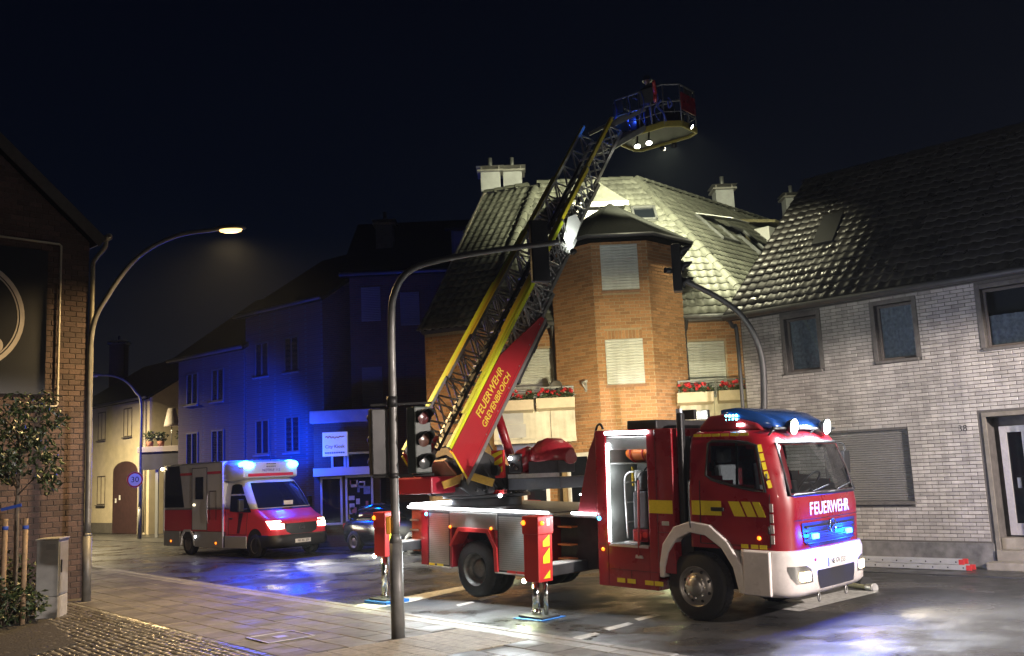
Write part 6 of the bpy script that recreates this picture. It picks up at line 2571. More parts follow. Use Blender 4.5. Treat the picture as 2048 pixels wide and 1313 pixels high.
q.para(lp(-.02, -.42, .10), ln * .84, lw * .40, la * .03)
part('root_plate', q, mat('root_plate_bronze', (.14, .06, .03), .5, .3), T, world=True)

# ---- rescue cage
tip = lp(9.85, 0, .36)
cc = tip + hz * 1.0 + ln * .80
CZ0, CZ1 = tip.z - .10, tip.z + .86
def cp(s, f, z):
    return V((cc.x, cc.y, 0)) + ln * s + hz * f + UP * z
plan = [(-.84, -.40), (-.72, -.55), (.60, -.55), (.90, -.28), (.90, .40), (.60, .55), (-.72, .55), (-.84, .40)]
q = MB()
q.prism([(a * .97, b * .97) for a, b in plan], cp(0, 0, CZ0 - .02), ln, hz, UP * .06)
cg = part('rescue_cage', q, darkm, T, world=True)
q = MB()
n = len(plan)
for k in range(n):
    a, b = plan[k], plan[(k + 1) % n]
    q.beam(cp(a[0], a[1], CZ0), cp(b[0], b[1], CZ0), .07, .15)
part('cage_bumper', q, mat('bumper_yellow', (.30, .25, .05), .5, var=.2, scale=20, dirt=.2), cg, world=True, bevel=.02)
q = MB()
for z, r in ((CZ1, .022), (CZ0 + .55, .016), (CZ0 + .30, .013)):
    q.tube([cp(a, b, z) for a, b in plan], r, 8, closed=True)
for k in range(n):
    a, b = plan[k], plan[(k + 1) % n]
    L_ = math.hypot(a[0] - b[0], a[1] - b[1])
    m_ = max(1, int(L_ / .30))
    for j in range(m_):
        u = j / m_
        q.cyl(cp(a[0] + (b[0] - a[0]) * u, a[1] + (b[1] - a[1]) * u, CZ0), cp(a[0] + (b[0] - a[0]) * u, a[1] + (b[1] - a[1]) * u, CZ1), .014, .014, 6)
part('cage_railing', q, mat('cage_rail', (.20, .20, .20), .45, .5), cg, world=True)
q = MB()
q.para(cp(.90, -.28, CZ0 + .35), hz * .66, ln * .03, UP * .42)
part('cage_panel', q, red, cg, world=True)
q = MB()
q.para(cp(-.86, -.60, CZ0 + .10), ln * .5, hz * .02, UP * .34)
part('control_box', q, darkm, cg, world=True)
q = MB()
q.tube(curve_pts([cp(.55, -.55, CZ0 + .60), cp(.48, -.60, CZ0 + .45), cp(.62, -.60, CZ0 + .25), cp(.66, -.58, CZ0 + .05)], 6), .022, 8)
q.tube(curve_pts([cp(.72, -.5, CZ0 + .62), cp(.80, -.5, CZ0 + .45), cp(.72, -.5, CZ0 + .38), cp(.70, -.5, CZ0 + .55)], 6), .02, 8)
part('cage_hose', q, mat('hose_blue', (.05, .08, .4), .5), cg, world=True)
q = MB()
q.beam(lp(9.4, -.2, .1), cp(-.3, -.55, CZ0 + .05), .07, .12)
q.beam(lp(9.4, .2, .1), cp(.1, -.55, CZ0 + .05), .07, .12)
q.beam(lp(9.65, -.25, .5), cp(-.35, -.55, CZ0 + .5), .05, .08)
q.beam(lp(9.65, .25, .5), cp(.1, -.55, CZ0 + .5), .05, .08)
part('cage_mount', q, steelL, cg, world=True)
for (a, b) in ((-.20, -.50), (.12, -.50)):
    q = MB()
    q.lathe([(.001, -.05), (.06, -.04), (.075, .03)], cp(a, b, CZ0 - .30), V((0, -.5, -1)), 14)
    fl = part('flood_lamp', q, blackp, cg, world=True)
    q = MB()
    q.beam(cp(a, b, CZ0 - .27), cp(a, b + .04, CZ0), .03, .03, hz)
    part('lamp_bracket', q, darkm, fl, world=True)
    q = MB()
    q.lathe([(.001, .04), (.05, .036), (.07, .028)], cp(a, b, CZ0 - .30), V((0, -.5, -1)), 14)
    part('lamp_glass', q, mat('lamp_flood', (1, 1, 1), .2, emit=(1, 1, .85), estr=7), fl, world=True)
    light('SPOT', 'flood_light', cp(a, b - .05, CZ0 - .40), (1.0, .94, .62), 60, T, .05, cp(a, b - .5, 0), 120, .6)
    light('SPOT', 'flood_light', cp(a + .05, .62, CZ0 - .14), (1.0, .97, .64), 820, T, .07, V((4.3, 28.4, 7.7)), 112, .3)
q = MB()
q.lathe([(.001, -.05), (.05, -.04), (.06, .03)], cp(.98, .0, CZ0 - .02), V((.8, -.3, -.6)), 14)
fl = part('flood_lamp', q, blackp, cg, world=True)
q = MB()
q.lathe([(.001, .04), (.04, .036), (.055, .028)], cp(.98, .0, CZ0 - .02), V((.8, -.3, -.6)), 14)
part('lamp_glass', q, mat('lamp_flood', (1, 1, 1), .2, emit=(1, 1, .85), estr=7), fl, world=True)
light('SPOT', 'flood_light', cp(1.05, .0, CZ0 - .10), (1.0, .95, .62), 300, T, .07, V((6.3, 23.4, 5.6)), 86, .6)
for a in (-.15, .17):
    q = MB()
    q.lathe([(.001, -.05), (.06, -.04), (.075, .03)], cp(a, .58, CZ0 - .12), V((.1, 1, -.4)), 14)
    part('flood_lamp', q, blackp, cg, world=True)
q = MB()
q.ball(cp(-.80, -.66, CZ0 + .42), .06)
part('cage_flasher', q, BLm, cg, world=True)
light('POINT', 'cage_blue_light', cp(-.35, -.30, CZ0 + .40), (.03, .10, 1), 7, T, .05)
# firefighter in the cage
fpx = cp(-.02, -.15, CZ0 + .05)
pt_ = thing('person', 'firefighter in dark jacket and black helmet standing in the raised cage', 'person', fpx, (0, 0, math.atan2(ln.y, ln.x)))
pt_.scale = (.80, .80, .80)
J = {'pel': (0, 0, .93), 'chest': (0, .02, 1.28), 'neck': (0, .02, 1.47), 'lh': (.10, 0, .90), 'lk': (.12, -.03, .50), 'la': (.12, 0, .08), 'lt': (.12, -.15, .04),
     'rh': (-.10, 0, .90), 'rk': (-.12, -.03, .50), 'ra': (-.12, 0, .08), 'rt': (-.12, -.15, .04),
     'ls': (.20, .02, 1.40), 'le': (.34, -.14, 1.18), 'lw': (.46, -.34, 1.08), 'rs': (-.20, .02, 1.40), 're': (-.30, -.14, 1.14), 'rw': (-.22, -.36, 1.06), 'head': (0, 0, 1.56)}
rd = {'pel': .17, 'chest': .19, 'neck': .075, 'lh': .11, 'lk': .085, 'la': .065, 'lt': .05, 'rh': .11, 'rk': .085, 'ra': .065, 'rt': .05, 'ls': .09, 'le': .065, 'lw': .05, 'rs': .09, 're': .065, 'rw': .05, 'head': .08}
ed = [('pel', 'chest'), ('chest', 'neck'), ('neck', 'head'), ('pel', 'lh'), ('lh', 'lk'), ('lk', 'la'), ('la', 'lt'), ('pel', 'rh'), ('rh', 'rk'), ('rk', 'ra'), ('ra', 'rt'), ('chest', 'ls'), ('ls', 'le'), ('le', 'lw'), ('chest', 'rs'), ('rs', 're'), ('re', 'rw')]
ks = list(J)
me = bpy.data.meshes.new('body')
me.from_pydata([J[k] for k in ks], [(ks.index(a), ks.index(b)) for a, b in ed], [])
bo = bpy.data.objects.new('body', me)
C.objects.link(bo)
bo.parent = pt_
md = bo.modifiers.new('skin', 'SKIN')
for k, v_ in zip(ks, me.skin_vertices[0].data):
    v_.radius = (rd[k], rd[k] * .85)
    v_.use_root = (k == 'pel')
md = bo.modifiers.new('sub', 'SUBSURF')
md.levels = md.render_levels = 2
me.materials.append(mat('turnout_navy', (.025, .03, .05), .75, var=.2, scale=12, bump=.4, bscale=10, bdist=.03))
q = MB()
q.ball((0, -.02, 1.62), .10, 14, 10, (.85, 1.0, 1.2))
q.ball((0, -.12, 1.61), .018, 8, 6)
hd = part('head', q, mat('skin', (.42, .25, .18), .5), pt_)
q = MB()
q.lathe([(.14, 0), (.135, .02), (.125, .08), (.09, .14), (.001, .165)], (0, 0, 1.645), UP, 20)
q.lathe([(.125, .0), (.17, -.015), (.172, -.005), (.13, .012)], (0, .02, 1.645), UP, 20)
part('helmet', q, mat('helmet_black', (.02, .02, .022), .25, coat=.4), pt_)
q = MB()
for z, r in ((1.06, .205), (1.24, .215)):
    q.lathe([(r, -.02), (r + .004, 0), (r, .02)], (0, .01, z), UP, 20)
part('reflective_band', q, mat('band_silver', (.6, .62, .5), .4), pt_)
for s in (1, -1):     # gloved hands on the cage rail
    w_ = V(J['lw' if s > 0 else 'rw'])
    q = MB()
    q.ball(w_ + V((0, -.05, -.01)), .045, 10, 8, (.9, 1.2, .6))
    for i in range(4):
        b_ = w_ + V(((i - 1.5) * .02, -.09, 0))
        q.tube([b_, b_ + V((0, -.035, .005)), b_ + V((0, -.05, -.025)), b_ + V((0, -.035, -.05))], [.011, .011, .010, .009], 6)
    b_ = w_ + V((-s * .035, -.04, -.01))
    q.tube([b_, b_ + V((-s * .02, -.03, -.02)), b_ + V((-s * .01, -.05, -.04))], [.013, .012, .010], 6)
    part('glove', q, blackp, pt_)

# ================================================================== small truck detail
def seam(pts, w_=.006, parent=None, mt_=None):
    q = MB()
    for a, b in zip(pts[:-1], pts[1:]):
        q.beam(a, b, w_, w_)
    return part('panel_seam', q, mt_ or blackp, parent or T)
seam([(-1.70, -1.2015, .98), (-1.53, -1.2015, .98)], parent=box)
seam([(-.60, -1.2015, .70), (-.60, -1.2015, 2.68)], parent=box)
seam([(-.60, -1.2015, 1.20), (-.32, -1.2015, 1.20)], parent=box)
seam([(-1.50, -1.2015, .62), (-.64, -1.2015, .62)], parent=box)
seam([(-1.1, -1.2015, .38), (-1.1, -1.2015, .62)], parent=box)
for z in (1.25, 1.95):
    q = MB()
    q.cyl((1.175, -1.178, z), (1.175, -1.178, z + .10), .014, .014, 8)
    part('door_hinge', q, blackp, cab)
q = MB()
for z in [.75 + .14 * k for k in range(14)]:
    for x in (-1.70, -.345):
        q.lathe([(.001, .004), (.007, .003), (.008, 0)], (x, -1.2, z), (0, -1, 0), 6)
part('rivet', q, darkm, box)
q = MB()
q.bx(-.52, -.40, -1.215, -1.2, 1.30, 1.36)
part('flap_handle', q, alu, box, bevel=.006)
# grab handle by the cab door, mirror on the far and near side
q = MB()
q.tube(curve_pts([(-.03, -1.19, 1.25), (-.03, -1.225, 1.35), (-.03, -1.225, 1.85), (-.03, -1.19, 1.95)], 4), .012, 8)
part('grab_handle', q, blackp, cab)
for s in (-1, 1):
    q = MB()
    q.tube(curve_pts([(1.06, s * 1.10, 2.46), (1.16, s * 1.28, 2.42), (1.17, s * 1.30, 2.3)], 4), .014, 8)
    q.bx(1.13, 1.20, s * 1.30 - .10, s * 1.30 + .10, 1.98, 2.32)
    if s > 0:
        part('mirror', q, blackp, cab, bevel=.03)
# hoses, cables and fittings round the turret
random.seed(41)
for k in range(7):
    a = tp(-.55 + .12 * k, .56 + .02 * (k % 3), 1.84)
    b = lp(.35 + .12 * k, .36, -.03)
    c_ = (a + b) / 2 + V((random.uniform(-.15, .15), random.uniform(-.2, 0), random.uniform(-.12, .05)))
    q = MB()
    q.tube(curve_pts([a, c_, b], 7), .013, 6)
    part('hydraulic_hose', q, blackp, T, world=True)
for (f_, s_, w_, h_, z_) in ((-.62, .50, .16, .22, 1.82), (-.78, .36, .12, .15, 1.82), (.10, .56, .22, .18, 1.84), (-.15, .64, .10, .3, 1.84)):
    q = MB()
    q.para(tp(f_, s_, z_), hz * w_, ln * .10, UP * h_)
    part('valve_block', q, darkm, T, world=True, bevel=.012)
q = MB()
for k in range(8):
    q.cyl(tp(-.85 + .18 * k, .534, 1.88), tp(-.85 + .18 * k, .555, 1.88), .018, .018, 6)
part('frame_bolt', q, steelL, T, world=True)
q = MB()
for k in range(6):
    e_ = .9 + k * .55
    q.cyl(lp(e_, W0 / 2 + .06, .06), lp(e_, W0 / 2 + .068, .06), .014, .014, 6)
part('panel_bolt', q, steelL, T, world=True)
q = MB()
q.prism([(0, .055), (3.7, .055), (3.7, .062), (0, .062)], lp(.05, W0 / 2 + .0605, 0), la, lw, ln * .002)
part('panel_line', q, mat('line_dark_red', (.12, .004, .008), .5), T, world=True)
# cable carrier and supply tube inside the ladder
q = MB()
q.beam(lp(.5, -.28, .20), lp(8.8, -.24, .30), .09, .07, lw)
q.beam(lp(.5, .30, .20), lp(7.4, .26, .28), .07, .07, lw)
part('cable_carrier', q, blackp, T, world=True)
# clutter in the cage
for (a, b, c_, d_, e_, f_) in ((-.60, -.30, .30, .30, .05, .55), (.30, .05, .34, .30, .05, .40), (.05, .25, .25, .20, .05, .7), (-.85, .1, .2, .3, .4, .25)):
    q = MB()
    q.para(cp(a, b, CZ0 + e_), ln * c_, hz * d_, UP * f_)
    part('cage_locker', q, darkm, cg, world=True, bevel=.015)
q = MB()
q.cyl(cp(.45, -.62, CZ0 + .75), cp(.62, -.95, CZ0 + .92), .05, .035, 12)
q.cyl(cp(.45, -.62, CZ0 + .55), cp(.45, -.62, CZ0 + .78), .05, .05, 12)
part('water_monitor', q, mat('monitor_red', (.3, .02, .02), .4), cg, world=True)
for k in range(4):
    q = MB()
    x = -.7 + k * .38
    q.tube(curve_pts([cp(x, -.6, CZ0 + .95), cp(x + .08, -.64, CZ0 + .6), cp(x - .04, -.62, CZ0 + .35), cp(x + .05, -.6, CZ0 + .1)], 5), .012, 6)
    part('cage_cable', q, MATS['hose_blue'], cg, world=True)
for (a, b) in (((-.88, -.4), (-.5, -.56)), ((.0, -.58), (.4, -.58)), ((.9, -.1), (.9, .3))):
    q = MB()
    p0_, p1_ = cp(a[0], a[1], CZ0 + .62), cp(b[0], b[1], CZ0 + .62)
    q.para(p0_, p1_ - p0_, UP * .34, V((0, .012, 0)))
    part('cage_plate', q, mat('cage_plate_dark', (.07, .07, .08), .5, .3), cg, world=True)
# ================================================================== ambulance
aw = mat('ambulance_white', (0.62, 0.62, 0.62), 0.35, coat=0.3, var=0.04, dirt=0.10)
ar = mat('ambulance_red', (0.72, 0.045, 0.075), 0.38, coat=0.3, var=0.05, dirt=0.08)
abk = mat('ambulance_black', (0.018, 0.018, 0.02), 0.5, var=0.1)
agl = mat('ambulance_glass', (0.012, 0.016, 0.028), 0.05, spec=0.6)
ABm = mat('ambulance_blue_lamp', (.1, .4, 1), 0.3, emit=(0.06, 0.40, 1.0), estr=5)
AHm = mat('ambulance_headlamp', (1, 1, .9), 0.2, emit=(1.0, 0.95, 0.66), estr=6)
ae = V((math.cos(rad(43)), -math.sin(rad(43)), 0))
al = V((math.sin(rad(43)), math.cos(rad(43)), 0))
r0 = gz(376, 1110) + al * 1.03
A = thing('ambulance', 'white and red box ambulance with blue roof lights flashing behind the pole', 'ambulance', (r0.x, r0.y, 0), (0, 0, rad(-43)))
AM = RM[A.name]
def aw_(x, y, z):
    return AM @ V((x, y, z))
def abx(name, x0, x1, y0, y1, z0, z1, mt_, parent=None, bev=.02):
    q = MB()
    q.bx(x0, x1, y0, y1, z0, z1)
    return part(name, q, mt_, parent or A, bevel=bev)
bxu = abx('box_body', -1.58, 2.20, -1.06, 1.06, 1.44, 2.90, aw, bev=.05)
abx('box_lower', -1.58, 2.20, -1.06, 1.06, .74, 1.437, ar, bev=.03)
abx('box_sill', -1.55, 2.18, -1.03, 1.03, .50, .738, darkm)
for x0, x1 in ((-1.55, -.48), (.48, 2.18)):
    for s in (-1, 1):
        abx('side_skirt', x0, x1, s * 1.05 - .02, s * 1.05 + .02, .26, .735, mat('skirt_grey', (.35, .35, .35), .5, dirt=.2), bev=.01)
# corner columns, stripes, window, side door
for x in (-1.58, 2.16):
    abx('corner_column', x - .015, x + .05, -1.075, -1.03, .60, 2.86, aw, bev=.015)
side = lambda n_, x0, x1, z0, z1, mt_, y=-1.064: abx(n_, x0, x1, y - .006, y, z0, z1, mt_, bev=0)
side('stripe', -.50, 2.10, 2.52, 2.60, ar)
q = MB()
q.prism([(-1.50, 1.50), (-.20, 1.50), (-.52, 2.84), (-1.46, 2.84)], (0, -1.064, 0), (1, 0, 0), (0, 0, 1), (0, -.006, 0))
part('side_window', q, agl, A)
sd_ = side('side_door', .35, 1.25, .80, 2.72, aw, -1.070)
q = MB()
for (x0, x1, z0, z1) in ((.33, .35, .78, 2.74), (1.25, 1.27, .78, 2.74), (.35, 1.25, 2.72, 2.74)):
    q.bx(x0, x1, -1.080, -1.066, z0, z1)
part('door_gap', q, abk, A)
abx('door_window', .55, 1.05, -1.084, -1.078, 1.75, 2.45, agl, sd_, 0)
abx('door_handle', .42, .52, -1.10, -1.076, 1.55, 1.60, mat('handle_lit', (.8, .8, .75), .3, emit=(1, .9, .6), estr=2.0), sd_, .01)
q = MB()
for (x0, x1, z0, z1) in ((1.42, 1.44, 1.1, 2.0), (1.80, 1.82, 1.1, 2.0), (1.44, 1.80, 1.98, 2.0)):
    q.bx(x0, x1, -1.076, -1.066, z0, z1)
part('hatch_outline', q, abk, A)
for x, z, mt_ in ((-1.05, .42, ORm), (1.80, .40, ORm)):
    q = MB()
    q.lathe([(.001, .02), (.03, .016), (.035, 0)], (x, -1.075, z), (0, -1, 0), 12)
    part('marker_lamp', q, mt_, A)
q = MB()
q.lathe([(.001, .02), (.03, .016), (.04, 0)], (.55, -1.075, .58), (0, -1, 0), 12)
part('step_lamp', q, LEDm, A)
abx('rear_lamp_pod', -1.66, -1.30, -1.10, -1.04, 2.72, 2.84, mat('pod_grey', (.3, .3, .3), .4), bev=.02)
q = MB()
q.ball((-1.60, -1.11, 2.78), .05)
part('rear_side_lamp', q, mat('lamp_warm_small', (1, .9, .6), .3, emit=(1, .75, .4), estr=25), A)
# cab: loft of plan outlines along z
ACB = [(.42, 4.70, .99, .22, 2.2), (.70, 4.78, 1.0, .22, 2.2), (1.00, 4.74, 1.0, .24, 2.2), (1.12, 4.60, 1.0, .26, 2.2), (1.25, 4.25, 1.0, .24, 2.2), (1.40, 3.98, .99, .20, 2.2), (1.85, 3.60, .95, .18, 2.2), (2.22, 3.26, .88, .18, 2.2), (2.30, 3.02, .82, .18, 2.2)]
zs_ = (.42, .7, .9, 1.0, 1.06, 1.12, 1.18, 1.25, 1.32, 1.40, 1.6, 1.85, 2.05, 2.22, 2.30)
q = MB()
q.loft([[outl(k / 48, z, ACB) for k in range(49)] for z in zs_])
acab = part('cab', q, ar, A)
q = MB()
q.loft([[outl(k / 48, z, ACB, .012) for k in range(49)] for z in (1.42, 1.6, 1.85, 2.05, 2.22, 2.31)])
part('cab_upper', q, aw, acab)
part('windscreen', curved_panel(ACB, [(1.44, -.90, .90), (1.6, -.88, .88), (1.85, -.85, .85), (2.05, -.81, .81), (2.19, -.77, .77)], None, .024, 18), agl, acab)
def aside(sgn):
    bot = [(2.52, 1.36), (2.9, 1.34), (3.3, 1.33), (3.72, 1.33)]
    top = [(2.50, 2.14), (2.7, 2.18), (2.9, 2.17), (3.06, 2.14)]
    rows = []
    for k in range(5):
        row = []
        for (bx_, bz), (tx_, tz) in zip(bot, top):
            x, z = bx_ + (tx_ - bx_) * k / 4, bz + (tz - bz) * k / 4
            row.append(V((x, sgn * (interp(ACB, z)[1] + .016), z)))
        rows.append(row)
    q = MB()
    q.loft(rows, closed=False, caps=False)
    return q
part('side_window', aside(-1), agl, acab)
part('side_window', aside(1), agl, acab)
# front: grille, bumper, lamps, plate
part('grille', curved_panel(ACB, [(.66, -.36, .36), (.74, -.52, .52), (.88, -.56, .56), (.97, -.56, .56)], None, .012, 14), abk, acab)
q = MB()
c = outl(ufront(0, .84, ACB), .84, ACB, .02)
for a in range(3):
    t_ = rad(90 + 120 * a)
    q.beam(c, c + V((0, math.cos(t_), math.sin(t_))) * .08, .012, .02, (1, 0, 0))
q.tube([c + V((0, math.cos(k * math.pi / 10), math.sin(k * math.pi / 10))) * .09 for k in range(20)], .008, 6, closed=True)
part('star_emblem', q, chrome, acab)
q = MB()
q.loft([[outl(k / 40, z, [(.30, 4.78, 1.0, .3, 3.95), (.36, 4.84, 1.02, .3, 3.95), (.62, 4.84, 1.02, .3, 3.95), (.655, 4.80, 1.0, .3, 3.95)]) for k in range(41)] for z in (.30, .36, .62, .655)])
ab_ = part('bumper', q, abk, A)
abx('number_plate', 4.895, 4.905, -.27, .27, .40, .51, whitep, ab_, 0)
text('lettering', 'NE RK 331', .1, (4.908, .01, .456), (0, 1, 0), (0, 0, 1), MATS['plate_black'], ab_, sx=.88)
for s in (-1, 1):
    hl = part('headlight', curved_panel(ACB, [(.83, s * .60, s * .95), (.95, s * .58, s * .985), (1.06, s * .66, s * .99)], None, .014, 8), AHm, acab)
    c = outl(ufront(s * .78, .95, ACB), .95, ACB, .08)
    light('SPOT', 'headlight_beam', aw_(*c), (1.0, .98, .78), 1300, A, .05, aw_(c.x + 6.5, c.y * 1.25 - .3, -.1), 46, .8)
part('wiper_cowl', curved_panel(ACB, [(1.37, -.9, .9), (1.415, -.9, .9)], None, .014, 12), abk, acab)
q = MB()
q.bx(3.92, 3.94, .15, .5, 1.50, 1.60)
abx('dash_card', 3.98, 3.99, -.05, .27, 1.50, 1.62, whitep, acab, 0)
# box overhang above the cab with the lights
q = MB()
rg = []
for (x, z0, hw) in ((2.18, 2.28, 1.04), (2.6, 2.26, 1.03), (3.0, 2.30, 1.0), (3.22, 2.36, .96)):
    zt = 2.88 - max(0, x - 2.6) * .10
    rg.append([V((x, -hw, z0)), V((x, -hw, zt - .1)), V((x, -hw + .12, zt)), V((x, hw - .12, zt)), V((x, hw, zt - .1)), V((x, hw, z0))])
q.loft(rg)
alc = part('roof_alcove', q, aw, A, bevel=.03)
abx('stripe', 3.222, 3.232, -.80, .80, 2.38, 2.47, ar, alc, 0)
for s in (-1, 1):
    q = MB()
    rg = []
    for (x, r) in ((2.55, .06), (2.75, .13), (3.05, .15), (3.28, .12), (3.36, .04)):
        rg.append([V((x, s * .78 + math.cos(a) * r * 1.5, 2.72 + math.sin(a) * r)) for a in [2 * math.pi * k / 12 for k in range(12)]])
    q.loft(rg)
    part('blue_light', q, ABm, alc)
    light('POINT', 'blue_flash_halo', aw_(3.2, s * .95, 3.05), (.0, .05, 1.0), 135, A, .15)
    light('SPOT', 'blue_flash_halo', aw_(2.9, s * .9, 3.06), (.0, .04, 1.0), 2300, A, .12, onpl(530, 880, D0, DT.cross(UP)), 66, 1.0)  # added spot on the house fronts, stands in for the beacons' glare halo
text('roof_letters', 'NOTRUF 112', .11, (3.24, 0, 2.56), (0, 1, 0), (0, 0, 1), mat('letters_dim', (.12, .12, .16), .5), alc)
def awheel(x, s):
    w_ = part('wheel', MB().lathe([(.22, 0), (.32, .005), (.345, .03), (.35, .06), (.35, .17), (.345, .2), (.32, .225), (.22, .23)], (x, s * .80, .35), (0, s, 0), 30), rubber, A)
    part('rim', MB().lathe([(.225, .22), (.21, .225), (.19, .16), (.12, .18), (.06, .2), (.001, .2)], (x, s * .80, .35), (0, s, 0), 24), rimm, w_)
for s in (-1, 1):
    awheel(0, s)
    awheel(3.92, s)
    q = MB()
    q.strip([(-.48 + .0, .3), (-.40, .62), (-.2, .80), (.2, .80), (.40, .62), (.48, .3)], [(-.42, .3), (-.35, .58), (-.17, .73), (.17, .73), (.35, .58), (.42, .3)], (0, s * 1.07, 0), (1, 0, 0), (0, 0, 1), (0, -s * .1, 0))
    part('wheel_arch', q, aw, A)
    abx('cab_step', 2.24, 3.45, s * 1.0 - .03, s * 1.0 + .01, .26, .62, MATS['skirt_grey'], bev=.01)
    q = MB()
    q.lathe([(.001, 0), (.43, 0)], (3.92, s * 1.006, .42), (0, s, 0), 24, False)
    part('wheel_well', q, abk, A)
abx('underbody', -1.4, 4.5, -.75, .75, .25, .52, darkm)

# mirrors, seams, rails and markings of the ambulance
for s in (-1, 1):
    q = MB()
    q.beam((3.45, s * .98, 1.42), (3.50, s * 1.16, 1.42), .05, .05)
    q.bx(3.44, 3.54, s * 1.22 - .09, s * 1.22 + .09, 1.36, 1.72)
    part('mirror', q, abk, acab, bevel=.03)
q = MB()
for a, b in (((2.42, 1.30), (2.42, .66)), ((3.50, 1.30), (3.42, .66)), ((2.42, .66), (3.42, .66))):
    q.beam((a[0], -1.003, a[1]), (b[0], -1.003, b[1]), .008, .008)
part('door_gap', q, abk, acab)
abx('door_handle', 2.50, 2.66, -1.03, -1.0, 1.12, 1.16, abk, acab, .008)
q = MB()
q.prism([(2.9, .70), (3.05, .70), (3.25, 1.30), (3.05, 1.30)], (0, -1.002, 0), (1, 0, 0), (0, 0, 1), (0, -.004, 0))
part('livery_mark', q, mat('livery_dark', (.10, .01, .03), .4), acab)
q = MB()
q.tube(curve_pts([(1.34, -1.07, 1.0), (1.34, -1.11, 1.1), (1.34, -1.11, 1.8), (1.34, -1.07, 1.9)], 4), .014, 6)
part('grab_rail', q, LEDm if False else alu, A)
q = MB()
q.bx(-1.5, 2.1, -1.07, -1.055, 2.86, 2.90)
part('roof_rail', q, alu, A)
q = MB()
q.bx(-1.58, 2.18, -1.068, -1.062, 1.425, 1.445)
part('waist_trim', q, mat('trim_grey', (.3, .3, .3), .5), A)
for z in (2.66, 2.74):
    q = MB()
    for k in range(5):
        q.bx(3.225, 3.235, -.16 + k * .07, -.12 + k * .07, z, z + .03)
    part('vent', q, abk, alc)
q = MB()
q.cyl((2.9, .2, 2.86), (2.85, .2, 3.35), .008, .004, 6)
part('aerial', q, abk, alc)

# ================================================================== dark parked car behind the rear jack
cb0 = gz(712, 1104)
Cc = thing('parked_car', 'dark parked car half hidden behind the rear jack', 'car', (cb0.x + al.x * .8 + 2.6 * ae.x, cb0.y + al.y * .8 + 2.6 * ae.y, 0), (0, 0, rad(-43)))
carp = mat('car_paint_black', (.010, .010, .014), .25, coat=.5)
def carring(x, hw, z0, z1, zs=None):
    return [V((x, -hw * .92, z0)), V((x, -hw, z0 + .15)), V((x, -hw, z1 - .18)), V((x, -hw * .9, z1 - .04)), V((x, -hw * .55, z1)), V((x, hw * .55, z1)), V((x, hw * .9, z1 - .04)), V((x, hw, z1 - .18)), V((x, hw, z0 + .15)), V((x, hw * .92, z0))]
q = MB()
q.loft([carring(x, hw, z0, z1) for x, hw, z0, z1 in ((-3.25, .70, .38, .80), (-3.18, .82, .26, .93), (-2.6, .87, .20, .96), (-1.5, .88, .20, .97), (-.2, .87, .20, .95), (.55, .84, .22, .86), (.85, .74, .30, .72))])
cbod = part('body', q, carp, Cc, bevel=.03)
q = MB()
q.loft([carring(x, hw, .85, z1) for x, hw, z1 in ((-3.0, .70, .98), (-2.6, .70, 1.36), (-1.9, .68, 1.44), (-1.2, .68, 1.40), (-.3, .72, .98))])
part('cabin', q, glasso, Cc, bevel=.03)
for x in (-2.6, .05):
    for s in (-1, 1):
        w_ = part('wheel', MB().lathe([(.2, 0), (.29, .005), (.31, .03), (.31, .17), (.29, .2), (.2, .2)], (x, s * .70, .31), (0, s, 0), 26), rubber, Cc)
        part('rim', MB().lathe([(.205, .19), (.19, .2), (.17, .14), (.10, .17), (.001, .19)], (x, s * .70, .31), (0, s, 0), 20), rimm, w_)
for s in (-1, 1):
    q = MB()
    q.bx(-3.24, -3.12, s * .66 - .14, s * .66 + .14, .68, .84)
    part('tail_lamp', q, mat('tail_lamp_off', (.25, .02, .02), .15), Cc, bevel=.02)
q = MB()
q.bx(-3.275, -3.2, -.26, .26, .48, .60)
part('number_plate', q, whitep, Cc)

# ================================================================== aluminium ladder lying along the white house
l0_, l1_ = wp(-2.75, .42, 0), wp(-.22, .42, 0)
lt = thing('aluminium_ladder', 'folded aluminium ladder lying on the ground along the white house', 'ladder', l0_)
for k, (d, z) in enumerate(((.42, .055), (.62, .055), (.42, .155), (.62, .155))):
    q = MB()
    off = .0 if k < 2 else -.12
    q.beam(wp(-2.75 + off, d, z + .02), wp(-.22 + off, d, z + .02), .03, .085)
    ra_ = part('rail', q, mat('ladder_alu', (.50, .51, .52), .35, .35, var=.1, scale=8), lt, world=True, bevel=.004)
    q = MB()
    for j in range(9):
        s_ = -2.55 + j * .275 + off
        q.cyl(wp(s_, d + .0155, z + .02), wp(s_, d + .018, z + .02), .014, .014, 8)
    part('rung_end', q, blackp, ra_, world=True)
    for e_ in (-2.72, -.30):
        q = MB()
        q.beam(wp(e_ + off, d, z + .02), wp(e_ + off + .09, d, z + .02), .034, .09)
        part('end_cap', q, mat('cap_red', (.5, .03, .03), .5), ra_, world=True)
for k in range(9):
    q = MB()
    s_ = -2.55 + k * .275
    q.cyl(wp(s_, .42, .075), wp(s_, .62, .075), .016, .016, 8)
    part('rung', q, MATS['ladder_alu'], lt, world=True)
    q = MB()
    q.cyl(wp(s_ - .1, .42, .175), wp(s_ - .1, .62, .175), .016, .016, 8)
    part('rung', q, alu, lt, world=True)
